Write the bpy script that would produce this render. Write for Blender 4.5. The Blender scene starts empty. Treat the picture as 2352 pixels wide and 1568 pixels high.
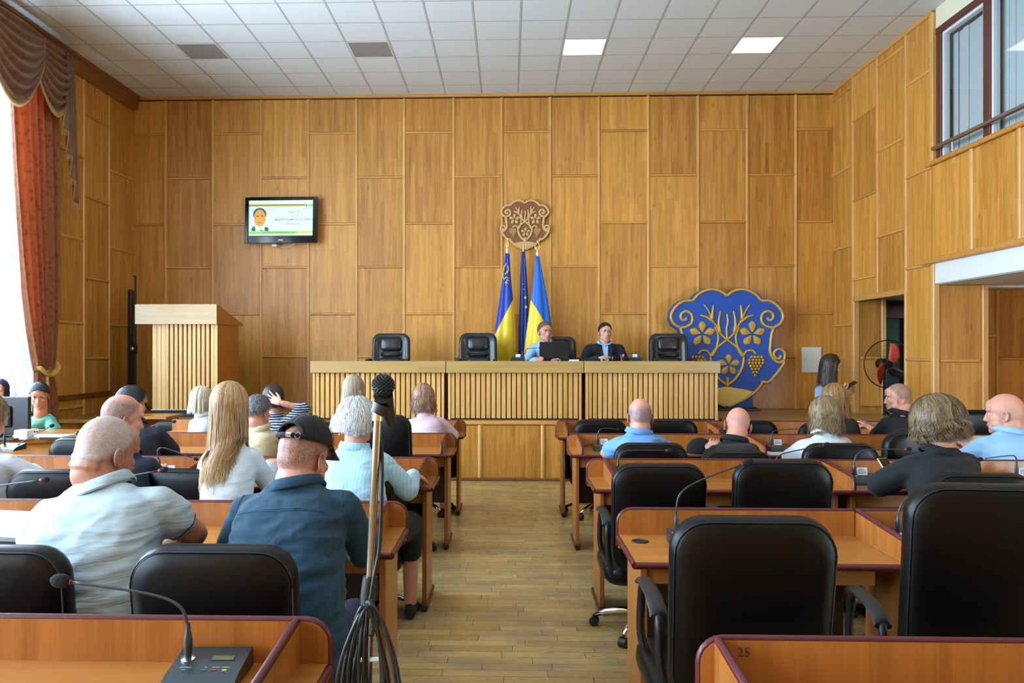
import bpy, bmesh, math, random
import numpy as np
from mathutils import Vector, Matrix, noise as mnoise

R = math.radians
scene = bpy.context.scene
COL = scene.collection
random.seed(7)

# ------------------------------------------------------------------ camera
FPX, CX, CY, PSI, CAMZ = 1772.0, 1114.4, 805.0, R(1.7), 1.53
cps, sps = math.cos(PSI), math.sin(PSI)
cam_d = bpy.data.cameras.new('camera'); cam = bpy.data.objects.new('camera', cam_d); COL.objects.link(cam)
cam.location = (0, 0, CAMZ); cam.rotation_euler = (R(90), 0, PSI)
cam_d.sensor_width = 36; cam_d.sensor_fit = 'HORIZONTAL'; cam_d.lens = 36 * FPX / 2352
cam_d.shift_x = (1176 - CX) / 2352; cam_d.shift_y = (CY - 784) / 2352
cam_d.clip_start = 0.02; cam_d.clip_end = 200
scene.camera = cam

def W(px, py, Y):
    "point of the room seen at pixel px,py that lies in the upright plane at depth Y"
    u = (px - CX) / FPX
    x = Y * (u * cps - sps) / (cps + u * sps); d = -sps * x + cps * Y
    return Vector((x, Y, CAMZ - (py - CY) * d / FPX))

# ------------------------------------------------------------------ world, light, exposure
world = bpy.data.worlds.new('daylight'); scene.world = world; world.use_nodes = True
bg = world.node_tree.nodes['Background']
bg.inputs['Color'].default_value = (0.64, 0.83, 1.0, 1); bg.inputs['Strength'].default_value = 28.0
vs = scene.view_settings
vs.view_transform = 'Standard'; vs.look = 'None'; vs.exposure = 0.0; vs.gamma = 1.0; vs.use_curve_mapping = False
cy = scene.cycles
cy.use_denoising = True; cy.max_bounces = 7; cy.diffuse_bounces = 2; cy.glossy_bounces = 4; cy.transmission_bounces = 5
cy.transparent_max_bounces = 6; cy.sample_clamp_indirect = 6.0; cy.caustics_reflective = False; cy.caustics_refractive = False

XL, XR, YB, YF, ZC, ZS, YS = -5.46, 4.61, 11.08, -3.2, 5.22, 0.705, 9.09
WINDOWS = [(-2.6, -0.2), (0.55, 3.0), (3.75, 6.0), (6.55, 8.62)]        # along the left wall
WZ0, WZ1 = 0.85, 4.86
def light_area(name, loc, rot, sx, sy, power, color=(1, 1, 1), portal=False):
    d = bpy.data.lights.new(name, 'AREA'); d.shape = 'RECTANGLE'; d.size = sx; d.size_y = sy; d.energy = power; d.color = color
    o = bpy.data.objects.new(name, d); COL.objects.link(o); o.location = loc; o.rotation_euler = rot
    if portal: d.cycles.is_portal = True
    return o
for i, (a, b) in enumerate(WINDOWS):      # daylight portals, one in each window opening
    light_area('window_daylight', (XL - 0.16, (a + b) / 2, (WZ0 + WZ1) / 2), (0, R(-90), 0), WZ1 - WZ0, b - a, 1.0, portal=True)

# ------------------------------------------------------------------ materials
MATS = {}
def _nt(name):
    m = bpy.data.materials.new(name); m.use_nodes = True
    nt = m.node_tree; b = nt.nodes['Principled BSDF']
    MATS[name] = m
    return m, nt, b
def N(nt, t, **kw):
    n = nt.nodes.new(t)
    for k, v in kw.items():
        if k.startswith('i_'):
            key = k[2:]
            n.inputs[int(key) if key.isdigit() else key.replace('_', ' ')].default_value = v
        else: setattr(n, k, v)
    return n
def L(nt, a, ao, b, bi): nt.links.new(a.outputs[ao], b.inputs[bi])
def c4(c): return (c[0], c[1], c[2], 1)
def srgb(r, g, b):
    f = lambda v: (v / 255 / 12.92) if v / 255 <= 0.04045 else ((v / 255 + 0.055) / 1.055) ** 2.4
    return (f(r), f(g), f(b))
def bump(nt, b, src, out, strength=0.2, dist=0.01):
    n = N(nt, 'ShaderNodeBump', i_Strength=strength, i_Distance=dist)
    L(nt, src, out, n, 'Height'); L(nt, n, 'Normal', b, 'Normal'); return n

def mat_plain(name, col, rough=0.5, metal=0.0, bump_scale=0, bump_s=0.1, coat=0.0, vary=0.0, sheen=0.0, spec=0.5, bump_d=0.01):
    m, nt, b = _nt(name)
    b.inputs['Base Color'].default_value = c4(col); b.inputs['Roughness'].default_value = rough; b.inputs['Metallic'].default_value = metal
    b.inputs['Coat Weight'].default_value = coat; b.inputs['Specular IOR Level'].default_value = spec
    if sheen: b.inputs['Sheen Weight'].default_value = sheen
    tc = N(nt, 'ShaderNodeTexCoord')
    nz = N(nt, 'ShaderNodeTexNoise', i_Scale=bump_scale or 30.0, i_Detail=3.0)
    L(nt, tc, 'Object', nz, 'Vector')
    if vary:
        mr = N(nt, 'ShaderNodeMapRange', i_3=1 - vary, i_4=1 + vary); L(nt, nz, 'Fac', mr, 0)
        hs = N(nt, 'ShaderNodeHueSaturation', i_Color=c4(col)); L(nt, mr, 0, hs, 'Value'); L(nt, hs, 'Color', b, 'Base Color')
    if bump_scale: bump(nt, b, nz, 'Fac', bump_s, bump_d)
    return m

def mat_wood(name, dark, light, axis='z', stave=0.055, rough=0.38, coat=0.12, knots=True, grain=1.0, objrand=0.12, stave_c=0.16):
    "veneer: staves running along `axis`, fine grain, a few knots; each object gets its own offset"
    m, nt, b = _nt(name)
    tc = N(nt, 'ShaderNodeTexCoord'); oi = N(nt, 'ShaderNodeObjectInfo')
    vm = N(nt, 'ShaderNodeVectorMath', operation='SCALE'); vm.inputs[0].default_value = (13.7, 7.3, 5.1)
    L(nt, oi, 'Random', vm, 'Scale')
    ad = N(nt, 'ShaderNodeVectorMath', operation='ADD'); L(nt, tc, 'Object', ad, 0); L(nt, vm, 0, ad, 1)
    sc = {'z': (1, 1, 0.05), 'x': (0.05, 1, 1), 'y': (1, 0.05, 1)}[axis]
    mp = N(nt, 'ShaderNodeMapping'); mp.inputs['Scale'].default_value = sc; L(nt, ad, 0, mp, 'Vector')
    g = N(nt, 'ShaderNodeTexNoise', i_Scale=28.0 * grain, i_Detail=6.0, i_Roughness=0.6); L(nt, mp, 0, g, 'Vector')
    fine = N(nt, 'ShaderNodeTexNoise', i_Scale=160.0 * grain, i_Detail=2.0); L(nt, mp, 0, fine, 'Vector')
    sp = N(nt, 'ShaderNodeSeparateXYZ'); L(nt, ad, 0, sp, 0)
    a1 = {'z': 'X', 'x': 'Z', 'y': 'X'}[axis]; a2 = {'z': 'Z', 'x': 'X', 'y': 'Y'}[axis]
    dv = N(nt, 'ShaderNodeMath', operation='DIVIDE', i_1=stave); L(nt, sp, a1, dv, 0)
    fl = N(nt, 'ShaderNodeMath', operation='FLOOR'); L(nt, dv, 0, fl, 0)
    wn0 = N(nt, 'ShaderNodeTexWhiteNoise', noise_dimensions='1D'); L(nt, fl, 0, wn0, 'W')
    d2 = N(nt, 'ShaderNodeMath', operation='MULTIPLY_ADD', i_1=1.1); L(nt, sp, a2, d2, 0); 
    sc3 = N(nt, 'ShaderNodeMath', operation='MULTIPLY', i_1=9.0); L(nt, wn0, 0, sc3, 0); L(nt, sc3, 0, d2, 2)
    fl2 = N(nt, 'ShaderNodeMath', operation='FLOOR'); L(nt, d2, 0, fl2, 0)
    cb = N(nt, 'ShaderNodeCombineXYZ'); L(nt, fl, 0, cb, 0); L(nt, fl2, 0, cb, 1)
    wn = N(nt, 'ShaderNodeTexWhiteNoise', noise_dimensions='2D'); L(nt, cb, 0, wn, 'Vector')
    m1 = N(nt, 'ShaderNodeMath', operation='MULTIPLY_ADD', i_1=stave_c); L(nt, wn, 0, m1, 0)
    m2 = N(nt, 'ShaderNodeMath', operation='MULTIPLY_ADD', i_1=0.75, i_2=-0.05); L(nt, g, 'Fac', m2, 0); L(nt, m2, 0, m1, 2)
    m3 = N(nt, 'ShaderNodeMath', operation='MULTIPLY_ADD', i_1=0.35); L(nt, fine, 'Fac', m3, 0); L(nt, m1, 0, m3, 2)
    m4 = N(nt, 'ShaderNodeMath', operation='MULTIPLY_ADD', i_1=objrand * 2); L(nt, oi, 'Random', m4, 0); L(nt, m3, 0, m4, 2)
    cr = N(nt, 'ShaderNodeValToRGB'); cr.color_ramp.elements[0].position = 0.30; cr.color_ramp.elements[1].position = 1.05
    cr.color_ramp.elements[0].color = c4(dark); cr.color_ramp.elements[1].color = c4(light); L(nt, m4, 0, cr, 0)
    last = cr; lo = 'Color'
    if knots:
        mk = N(nt, 'ShaderNodeMapping'); mk.inputs['Scale'].default_value = {'z': (1, 1, 0.4), 'x': (0.4, 1, 1), 'y': (1, 0.4, 1)}[axis]; L(nt, ad, 0, mk, 'Vector')
        vo = N(nt, 'ShaderNodeTexVoronoi', i_Scale=5.0); L(nt, mk, 0, vo, 'Vector')
        r2 = N(nt, 'ShaderNodeMapRange', i_1=0.03, i_2=0.11, i_3=0.55, i_4=0.0); L(nt, vo, 'Distance', r2, 0)
        mx = N(nt, 'ShaderNodeMixRGB', blend_type='MULTIPLY'); mx.inputs[2].default_value = (0.45, 0.3, 0.2, 1); L(nt, r2, 0, mx, 0); L(nt, cr, 'Color', mx, 1); last = mx
    L(nt, last, lo, b, 'Base Color')
    b.inputs['Roughness'].default_value = rough; b.inputs['Coat Weight'].default_value = coat; b.inputs['Coat Roughness'].default_value = 0.25
    bump(nt, b, fine, 'Fac', 0.08, 0.004)
    return m

def mat_fabric(name, col, rough=0.85, weave=350, folds=(6, 6, 14), fold_s=0.35, col2=None, stripes=None, sheen=0.04):
    "cloth: soft folds and a fine weave in relief; optional woven stripes"
    m, nt, b = _nt(name)
    tc = N(nt, 'ShaderNodeTexCoord')
    mp = N(nt, 'ShaderNodeMapping'); mp.inputs['Scale'].default_value = folds; L(nt, tc, 'Object', mp, 'Vector')
    nz = N(nt, 'ShaderNodeTexNoise', i_Scale=1.0, i_Detail=3.0, i_Distortion=0.6); L(nt, mp, 0, nz, 'Vector')
    wv = N(nt, 'ShaderNodeTexNoise', i_Scale=float(weave), i_Detail=1.0); L(nt, tc, 'Object', wv, 'Vector')
    mr = N(nt, 'ShaderNodeMapRange', i_1=0.3, i_2=0.7, i_3=0.94, i_4=1.05); L(nt, wv, 'Fac', mr, 0)
    hs = N(nt, 'ShaderNodeHueSaturation', i_Color=c4(col)); L(nt, mr, 0, hs, 'Value')
    if stripes:                       # (axis index, width, colour)
        ax, wd, sc_ = stripes
        sp = N(nt, 'ShaderNodeSeparateXYZ'); L(nt, tc, 'Object', sp, 0)
        dv = N(nt, 'ShaderNodeMath', operation='DIVIDE', i_1=wd); L(nt, sp, ax, dv, 0)
        wob = N(nt, 'ShaderNodeMath', operation='MULTIPLY_ADD', i_1=1.2); L(nt, nz, 'Fac', wob, 0); L(nt, dv, 0, wob, 2)
        fr = N(nt, 'ShaderNodeMath', operation='FRACT'); L(nt, wob, 0, fr, 0)
        gt = N(nt, 'ShaderNodeMath', operation='GREATER_THAN', i_1=0.62); L(nt, fr, 0, gt, 0)
        mx = N(nt, 'ShaderNodeMixRGB'); mx.inputs[2].default_value = c4(sc_); L(nt, gt, 0, mx, 0); L(nt, hs, 'Color', mx, 1)
        L(nt, mx, 0, b, 'Base Color')
    else: L(nt, hs, 'Color', b, 'Base Color')
    b.inputs['Roughness'].default_value = rough; b.inputs['Sheen Weight'].default_value = sheen
    b1 = N(nt, 'ShaderNodeBump', i_Strength=fold_s, i_Distance=0.03); L(nt, nz, 'Fac', b1, 'Height')
    b2 = N(nt, 'ShaderNodeBump', i_Strength=0.06, i_Distance=0.002); L(nt, wv, 'Fac', b2, 'Height'); L(nt, b1, 'Normal', b2, 'Normal')
    L(nt, b2, 'Normal', b, 'Normal')
    return m

def mat_emit(name, col, strength):
    m, nt, b = _nt(name)
    b.inputs['Base Color'].default_value = c4(col); b.inputs['Emission Color'].default_value = c4(col); b.inputs['Emission Strength'].default_value = strength
    b.inputs['Roughness'].default_value = 0.25
    return m

def mat_skin(name, col, stubble=(0.1, 0.1, 0.1)):
    "skin with mottled colour; vertices tagged in the stubble attribute carry cropped hair"
    m, nt, b = _nt(name)
    tc = N(nt, 'ShaderNodeTexCoord')
    nz = N(nt, 'ShaderNodeTexNoise', i_Scale=22.0, i_Detail=4.0); L(nt, tc, 'Object', nz, 'Vector')
    mx = N(nt, 'ShaderNodeMixRGB'); mx.inputs[1].default_value = c4(col); mx.inputs[2].default_value = (col[0] * 0.95, col[1] * 0.8, col[2] * 0.74, 1)
    mr = N(nt, 'ShaderNodeMapRange', i_1=0.35, i_2=0.75, i_3=0.0, i_4=0.55); L(nt, nz, 'Fac', mr, 0); L(nt, mr, 0, mx, 0)
    at = N(nt, 'ShaderNodeAttribute', attribute_name='stubble')
    n2 = N(nt, 'ShaderNodeTexNoise', i_Scale=230.0, i_Detail=3.0); L(nt, tc, 'Object', n2, 'Vector')
    n3 = N(nt, 'ShaderNodeTexNoise', i_Scale=28.0, i_Detail=3.0); L(nt, tc, 'Object', n3, 'Vector')
    r3 = N(nt, 'ShaderNodeMapRange', i_1=0.35, i_2=0.62, i_3=0.42, i_4=1.0); L(nt, n2, 'Fac', r3, 0)
    r4 = N(nt, 'ShaderNodeMapRange', i_1=0.3, i_2=0.6, i_3=0.75, i_4=1.0); L(nt, n3, 'Fac', r4, 0)
    mu = N(nt, 'ShaderNodeMath', operation='MULTIPLY'); L(nt, r3, 0, mu, 0); L(nt, at, 'Fac', mu, 1)
    mu2 = N(nt, 'ShaderNodeMath', operation='MULTIPLY'); L(nt, mu, 0, mu2, 0); L(nt, r4, 0, mu2, 1)
    m2 = N(nt, 'ShaderNodeMixRGB'); m2.inputs[2].default_value = c4(stubble); L(nt, mu2, 0, m2, 0); L(nt, mx, 0, m2, 1)
    L(nt, m2, 0, b, 'Base Color'); b.inputs['Roughness'].default_value = 0.48
    b.inputs['Subsurface Weight'].default_value = 0.0
    bump(nt, b, n2, 'Fac', 0.1, 0.002)
    return m

def mat_hair(name, dark, light, rough=0.42):
    "hair: each lock has its own tone (attribute), with streaks along it"
    m, nt, b = _nt(name)
    at = N(nt, 'ShaderNodeAttribute', attribute_name='tone')
    tc = N(nt, 'ShaderNodeTexCoord')
    mp = N(nt, 'ShaderNodeMapping'); mp.inputs['Scale'].default_value = (1, 1, 0.12); L(nt, tc, 'Object', mp, 'Vector')
    nz = N(nt, 'ShaderNodeTexNoise', i_Scale=170.0, i_Detail=3.0); L(nt, mp, 0, nz, 'Vector')
    ma = N(nt, 'ShaderNodeMath', operation='MULTIPLY_ADD', i_1=0.6); L(nt, nz, 'Fac', ma, 0)
    m2 = N(nt, 'ShaderNodeMath', operation='MULTIPLY_ADD', i_1=0.6, i_2=-0.05); L(nt, at, 'Fac', m2, 0); L(nt, m2, 0, ma, 2)
    cr = N(nt, 'ShaderNodeValToRGB'); cr.color_ramp.elements[0].color = c4(dark); cr.color_ramp.elements[1].color = c4(light)
    cr.color_ramp.elements[0].position = 0.2; cr.color_ramp.elements[1].position = 0.85
    L(nt, ma, 0, cr, 0); L(nt, cr, 0, b, 'Base Color'); b.inputs['Roughness'].default_value = rough
    bump(nt, b, nz, 'Fac', 0.5, 0.004)
    return m

# wood of the room
mat_wood('panel_wood', srgb(142, 78, 18), srgb(236, 168, 74), 'z', 0.06, coat=0.1, rough=0.44)
mat_wood('batten_wood', srgb(178, 114, 48), srgb(240, 186, 108), 'z', 0.2, knots=False)
mat_wood('batten_wood_x', srgb(170, 106, 42), srgb(230, 170, 90), 'x', 0.2, knots=False)
mat_wood('slat_wood', srgb(186, 130, 62), srgb(238, 190, 116), 'z', 0.3, knots=False)
mat_wood('blond_board', srgb(162, 122, 64), srgb(196, 160, 98), 'x', 0.09, knots=False, rough=0.3, coat=0.2)
mat_wood('lectern_side', srgb(150, 84, 22), srgb(196, 122, 44), 'z', 0.3, knots=False)
mat_wood('desk_wood_x', srgb(136, 76, 28), srgb(200, 130, 60), 'x', 0.07, knots=False, rough=0.3, coat=0.25, grain=0.8)
mat_wood('desk_wood_z', srgb(126, 66, 24), srgb(190, 118, 52), 'z', 0.05, knots=False, rough=0.32, coat=0.2, grain=0.8)
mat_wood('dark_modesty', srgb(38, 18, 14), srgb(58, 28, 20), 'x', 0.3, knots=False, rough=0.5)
mat_wood('cornice_wood', srgb(96, 50, 18), srgb(150, 88, 36), 'y', 0.2, knots=False)
mat_plain('maroon_edge', srgb(82, 22, 28), 0.34, bump_scale=90, bump_s=0.1, vary=0.15)
mat_plain('black_leather', srgb(4, 4, 6), 0.36, bump_scale=420, bump_s=0.12, bump_d=0.002, spec=0.25)
mat_plain('black_leather_creased', srgb(26, 29, 32), 0.34, bump_scale=14, bump_s=0.35, coat=0.1)
mat_plain('black_plastic', srgb(18, 19, 21), 0.42, bump_scale=200, bump_s=0.05)
mat_plain('dark_grey_plastic', srgb(38, 44, 48), 0.38, bump_scale=200, bump_s=0.05)
mat_plain('gooseneck_metal', srgb(62, 72, 76), 0.4, 0.6)
mat_plain('chrome', (0.8, 0.8, 0.8), 0.12, 1.0)
mat_plain('dark_chrome', (0.38, 0.36, 0.35), 0.2, 1.0)
mat_plain('satin_metal', (0.45, 0.45, 0.46), 0.32, 1.0)
mat_plain('foam_black', srgb(14, 14, 15), 0.95, bump_scale=320, bump_s=0.6)
mat_plain('red_ring', srgb(210, 40, 50), 0.4)
mat_plain('rubber', srgb(20, 20, 20), 0.7)
mat_plain('white_paint', srgb(232, 232, 226), 0.55, bump_scale=80, bump_s=0.03)
mat_plain('cream_paint', srgb(236, 226, 196), 0.7, bump_scale=60, bump_s=0.05)
mat_plain('white_pvc', srgb(232, 232, 232), 0.3)
mat_plain('paper', srgb(225, 232, 240), 0.7)
mat_plain('ink', srgb(60, 64, 80), 0.7)
mat_plain('ceiling_white', srgb(232, 234, 234), 0.9, bump_scale=220, bump_s=0.25, vary=0.03)
mat_plain('ceiling_grid', srgb(196, 194, 190), 0.6)
mat_plain('diffuser_off', srgb(150, 146, 142), 0.5)
mat_emit('diffuser_lit', (0.95, 0.98, 1.0), 2.0)
mat_plain('tape_brown', srgb(96, 52, 34), 0.45)
mat_plain('frame_maroon', srgb(92, 48, 36), 0.4, vary=0.1)
mat_plain('blind_white', srgb(226, 226, 224), 0.8, bump_scale=120, bump_s=0.1)
mat_plain('teal_paint', srgb(70, 120, 118), 0.6)
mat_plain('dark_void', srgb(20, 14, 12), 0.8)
mat_plain('shield_blue', srgb(0, 70, 168), 0.5, vary=0.06, bump_scale=40, bump_s=0.05)
mat_plain('shield_gold', srgb(204, 160, 56), 0.36, 0.2, vary=0.1)
mat_plain('crest_dark', srgb(140, 82, 44), 0.55, vary=0.1)
mat_plain('crest_light', srgb(216, 174, 112), 0.5, vary=0.08)
mat_plain('gold_metal', srgb(240, 214, 140), 0.25, 0.8)
mat_plain('fan_orange', srgb(224, 74, 36), 0.45)
mat_plain('fan_mesh_black', srgb(16, 16, 16), 0.5)
mat_plain('cable_black', srgb(22, 24, 26), 0.45)
mat_plain('gasket', srgb(30, 30, 30), 0.6)
mat_plain('black_gloss', srgb(10, 11, 13), 0.12)
mat_plain('eye_white', srgb(225, 222, 215), 0.25)
mat_plain('eye_dark', srgb(40, 28, 20), 0.15)
mat_plain('lip', srgb(176, 96, 88), 0.45)
def mat_pane(name, tint=(0.96, 0.98, 1.0), gloss=0.12, ior=1.5):
    "thin sheet glass: mostly clear, a Fresnel reflection on top"
    m = bpy.data.materials.new(name); m.use_nodes = True; nt = m.node_tree; nt.nodes.clear(); MATS[name] = m
    o = N(nt, 'ShaderNodeOutputMaterial'); t = N(nt, 'ShaderNodeBsdfTransparent', i_Color=c4(tint)); g = N(nt, 'ShaderNodeBsdfGlossy', i_Roughness=0.02)
    lw = N(nt, 'ShaderNodeLayerWeight', i_Blend=0.5); pw_ = N(nt, 'ShaderNodeMath', operation='POWER', i_1=5.0); L(nt, lw, 'Facing', pw_, 0)
    fr = N(nt, 'ShaderNodeMath', operation='MULTIPLY_ADD', i_1=0.9, i_2=((ior - 1) / (ior + 1)) ** 2); L(nt, pw_, 0, fr, 0); mx = N(nt, 'ShaderNodeMixShader')
    L(nt, fr, 0, mx, 0); L(nt, t, 0, mx, 1); L(nt, g, 0, mx, 2); L(nt, mx, 0, o, 0)
    return m
mat_pane('window_glass'); mat_pane('gallery_glass', (0.9, 0.94, 0.95), ior=1.6); mat_pane('drinking_glass', (0.9, 0.93, 0.95), ior=1.9)

# ------------------------------------------------------------------ mesh building
def link(o, parent=None):
    COL.objects.link(o)
    if parent is not None: o.parent = parent
    return o
class MB:
    "collects faces; build() links them as one mesh object"
    def __init__(s): s.v = []; s.f = []; s.m = []
    def add(s, vs_, fs, mi=0):
        o = len(s.v); s.v += [tuple(p) for p in vs_]; s.f += [tuple(i + o for i in f) for f in fs]; s.m += [mi] * len(fs); return s
    def box(s, x0, x1, y0, y1, z0, z1, mi=0):
        v = [(x, y, z) for z in (z0, z1) for y in (y0, y1) for x in (x0, x1)]
        return s.add(v, [(0, 2, 3, 1), (4, 5, 7, 6), (0, 1, 5, 4), (2, 6, 7, 3), (0, 4, 6, 2), (1, 3, 7, 5)], mi)
    def cbox(s, x0, x1, y0, y1, z0, z1, r=0.004, mi=0):
        "box with chamfered edges"
        r = min(r, (x1 - x0) / 2.2, (y1 - y0) / 2.2, (z1 - z0) / 2.2)
        vs_ = []; idx = {}
        X, Y, Z = (x0, x1), (y0, y1), (z0, z1); sg = (1, -1)
        for k in range(2):
            for j in range(2):
                for i in range(2):
                    c = (X[i], Y[j], Z[k]); d = (sg[i] * r, sg[j] * r, sg[k] * r)
                    for a in range(3):
                        p = [c[n] + (d[n] if n != a else 0) for n in range(3)]
                        idx[(i, j, k, a)] = len(vs_); vs_.append(p)
        f = []
        for a in range(3):
            b, c = [(1, 2), (2, 0), (0, 1)][a]
            for q in range(2):
                ring = []
                for (e, g) in ((0, 0), (1, 0), (1, 1), (0, 1)):
                    t = [0, 0, 0]; t[a] = q; t[b] = e; t[c] = g; ring.append(idx[(*t, a)])
                f.append(tuple(ring if q else ring[::-1]))
            for e in range(2):
                for g in range(2):      # edge along axis a
                    t0 = [0, 0, 0]; t0[b] = e; t0[c] = g; t1 = list(t0); t1[a] = 1
                    f.append((idx[(*t0, b)], idx[(*t1, b)], idx[(*t1, c)], idx[(*t0, c)]) if (e == g) else (idx[(*t0, c)], idx[(*t1, c)], idx[(*t1, b)], idx[(*t0, b)]))
        for i in range(2):
            for j in range(2):
                for k in range(2):
                    t = (idx[(i, j, k, 0)], idx[(i, j, k, 1)], idx[(i, j, k, 2)])
                    f.append(t if (i + j + k) % 2 else t[::-1])
        return s.add(vs_, f, mi)
    def loft(s, rings, cap=True, closed=True, mi=0):
        n = len(rings[0]); vs_ = [p for r in rings for p in r]; f = []
        for i in range(len(rings) - 1):
            for j in range(n if closed else n - 1):
                k = (j + 1) % n
                f.append((i * n + j, i * n + k, (i + 1) * n + k, (i + 1) * n + j))
        if cap and closed: f.append(tuple(range(n - 1, -1, -1))); f.append(tuple((len(rings) - 1) * n + j for j in range(n)))
        return s.add(vs_, f, mi)
    def tube(s, pts, rad, n=8, mi=0, cap=True, ex=1.0, up=None):
        "tube along a polyline; rad a number or one per point; ex flattens it across"
        pts = [Vector(p) for p in pts]
        if not hasattr(rad, '__len__'): rad = [rad] * len(pts)
        rings = []; prev = None
        for i, p in enumerate(pts):
            t = (pts[min(i + 1, len(pts) - 1)] - pts[max(i - 1, 0)])
            if t.length < 1e-9: t = Vector((0, 0, 1))
            t.normalize()
            if prev is None:
                a = Vector(up) if up is not None else (Vector((0, 0, 1)) if abs(t.z) < 0.9 else Vector((0, 1, 0)))
                u = a - t * a.dot(t); u.normalize()
            else:
                u = prev - t * prev.dot(t)
                if u.length < 1e-6: u = t.orthogonal()
                u.normalize()
            prev = u; w = t.cross(u)
            rings.append([p + (u * math.cos(2 * math.pi * k / n) * ex + w * math.sin(2 * math.pi * k / n)) * rad[i] for k in range(n)])
        return s.loft(rings, cap, True, mi)
    def capsule(s, a, b, ra, rb, n=10):
        a, b = Vector(a), Vector(b); t = (b - a); ln = t.length
        if ln < 1e-6: return s.ball(a, (ra, ra, ra))
        t /= ln; pts = []; rad = []
        for k in (0.02, 0.3, 0.6, 0.85): pts.append(a - t * ra * (1 - k)); rad.append(ra * math.sqrt(max(0.0, 1 - (1 - k) ** 2)))
        pts += [a, b]; rad += [ra, rb]
        for k in (0.85, 0.6, 0.3, 0.02): pts.append(b + t * rb * (1 - k)); rad.append(rb * math.sqrt(max(0.0, 1 - (1 - k) ** 2)))
        return s.tube(pts, rad, n)
    def chain(s, pts, rad, n=10):
        for i in range(len(pts) - 1): s.capsule(pts[i], pts[i + 1], rad[i], rad[i + 1], n)
        return s
    def ball(s, c, r, n=14, m=9, M=None, mi=0):
        "ellipsoid; M optional 3x3 rotation"
        c = Vector(c); vs_ = []; f = []
        if not hasattr(r, '__len__'): r = (r, r, r)
        for i in range(1, m):
            th = math.pi * i / m
            for j in range(n):
                ph = 2 * math.pi * j / n
                p = Vector((r[0] * math.sin(th) * math.cos(ph), r[1] * math.sin(th) * math.sin(ph), r[2] * math.cos(th)))
                vs_.append(c + (M @ p if M else p))
        top = len(vs_); vs_.append(c + (M @ Vector((0, 0, r[2])) if M else Vector((0, 0, r[2]))))
        vs_.append(c - (M @ Vector((0, 0, r[2])) if M else Vector((0, 0, r[2]))))
        for i in range(m - 2):
            for j in range(n):
                k = (j + 1) % n; f.append((i * n + j, (i + 1) * n + j, (i + 1) * n + k, i * n + k))
        for j in range(n):
            k = (j + 1) % n; f.append((top, j, k)); f.append((top + 1, (m - 2) * n + k, (m - 2) * n + j))
        return s.add(vs_, f, mi)
    def lathe(s, prof, n=16, c=(0, 0, 0), mi=0, cap=True):
        c = Vector(c)
        return s.loft([[c + Vector((r * math.cos(2 * math.pi * k / n), r * math.sin(2 * math.pi * k / n), z)) for k in range(n)] for r, z in prof], cap, True, mi)
    def prism(s, poly, y0, y1, axis='y', mi=0):
        "extrude a 2D polygon (x,z) from y0 to y1 (axis y), or (y,z) along x"
        f = (lambda p, t: (p[0], t, p[1])) if axis == 'y' else ((lambda p, t: (t, p[0], p[1])) if axis == 'x' else (lambda p, t: (p[0], p[1], t)))
        return s.loft([[f(p, y0) for p in poly], [f(p, y1) for p in poly]], True, True, mi)
    def grid(s, P, mi=0, flip=False):
        nu, nv = len(P), len(P[0]); f = []
        for i in range(nu - 1):
            for j in range(nv - 1):
                q = (i * nv + j, (i + 1) * nv + j, (i + 1) * nv + j + 1, i * nv + j + 1); f.append(q[::-1] if flip else q)
        return s.add([p for r in P for p in r], f, mi)
    def mesh(s, name, mats, smooth=False, fix=True):
        me = bpy.data.meshes.new(name); me.from_pydata(s.v, [], s.f)
        mats = mats if isinstance(mats, (list, tuple)) else [mats]
        for mt in mats: me.materials.append(MATS[mt])
        if len(mats) > 1: me.polygons.foreach_set('material_index', s.m)
        if fix:
            bm = bmesh.new(); bm.from_mesh(me); bmesh.ops.recalc_face_normals(bm, faces=bm.faces[:]); bm.to_mesh(me); bm.free()
        if smooth is not False:
            me.polygons.foreach_set('use_smooth', [True] * len(me.polygons))
            if smooth is not True: me.set_sharp_from_angle(angle=R(smooth))
        me.update(); return me
    def build(s, name, mats, parent=None, smooth=False, loc=None, rot=None, mods=()):
        o = bpy.data.objects.new(name, s.mesh(name, mats, smooth)); link(o, parent)
        if loc is not None: o.location = loc
        if rot is not None: o.rotation_euler = rot
        return o

def tag(o, label=None, cat=None, group=None, kind=None):
    if label: o['label'] = label
    if cat: o['category'] = cat
    if group: o['group'] = group
    if kind: o['kind'] = kind
    return o
def empty(name, loc=(0, 0, 0), rz=0.0, label=None, cat=None, group=None, kind=None):
    o = bpy.data.objects.new(name, None); o.empty_display_size = 0.1; link(o); o.location = loc; o.rotation_euler = (0, 0, rz)
    return tag(o, label, cat, group, kind)
def copy_tree(o, parent=None):
    c = o.copy(); COL.objects.link(c); c.parent = parent
    for ch in o.children: copy_tree(ch, c)
    return c
def put(name, me, parent, loc=(0, 0, 0), rot=(0, 0, 0)):
    o = bpy.data.objects.new(name, me); link(o, parent); o.location = loc; o.rotation_euler = rot; return o
def bez(pts, n=6):
    "smooth Catmull-Rom through the points"
    pts = [Vector(p) for p in pts]; out = []
    P = [pts[0] * 2 - pts[1]] + pts + [pts[-1] * 2 - pts[-2]]
    for i in range(1, len(P) - 2):
        for k in range(n):
            t = k / n
            out.append(0.5 * ((2 * P[i]) + (P[i + 1] - P[i - 1]) * t + (2 * P[i - 1] - 5 * P[i] + 4 * P[i + 1] - P[i + 2]) * t * t + (3 * P[i] - P[i - 1] - 3 * P[i + 1] + P[i + 2]) * t ** 3))
    out.append(pts[-1]); return out
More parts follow.
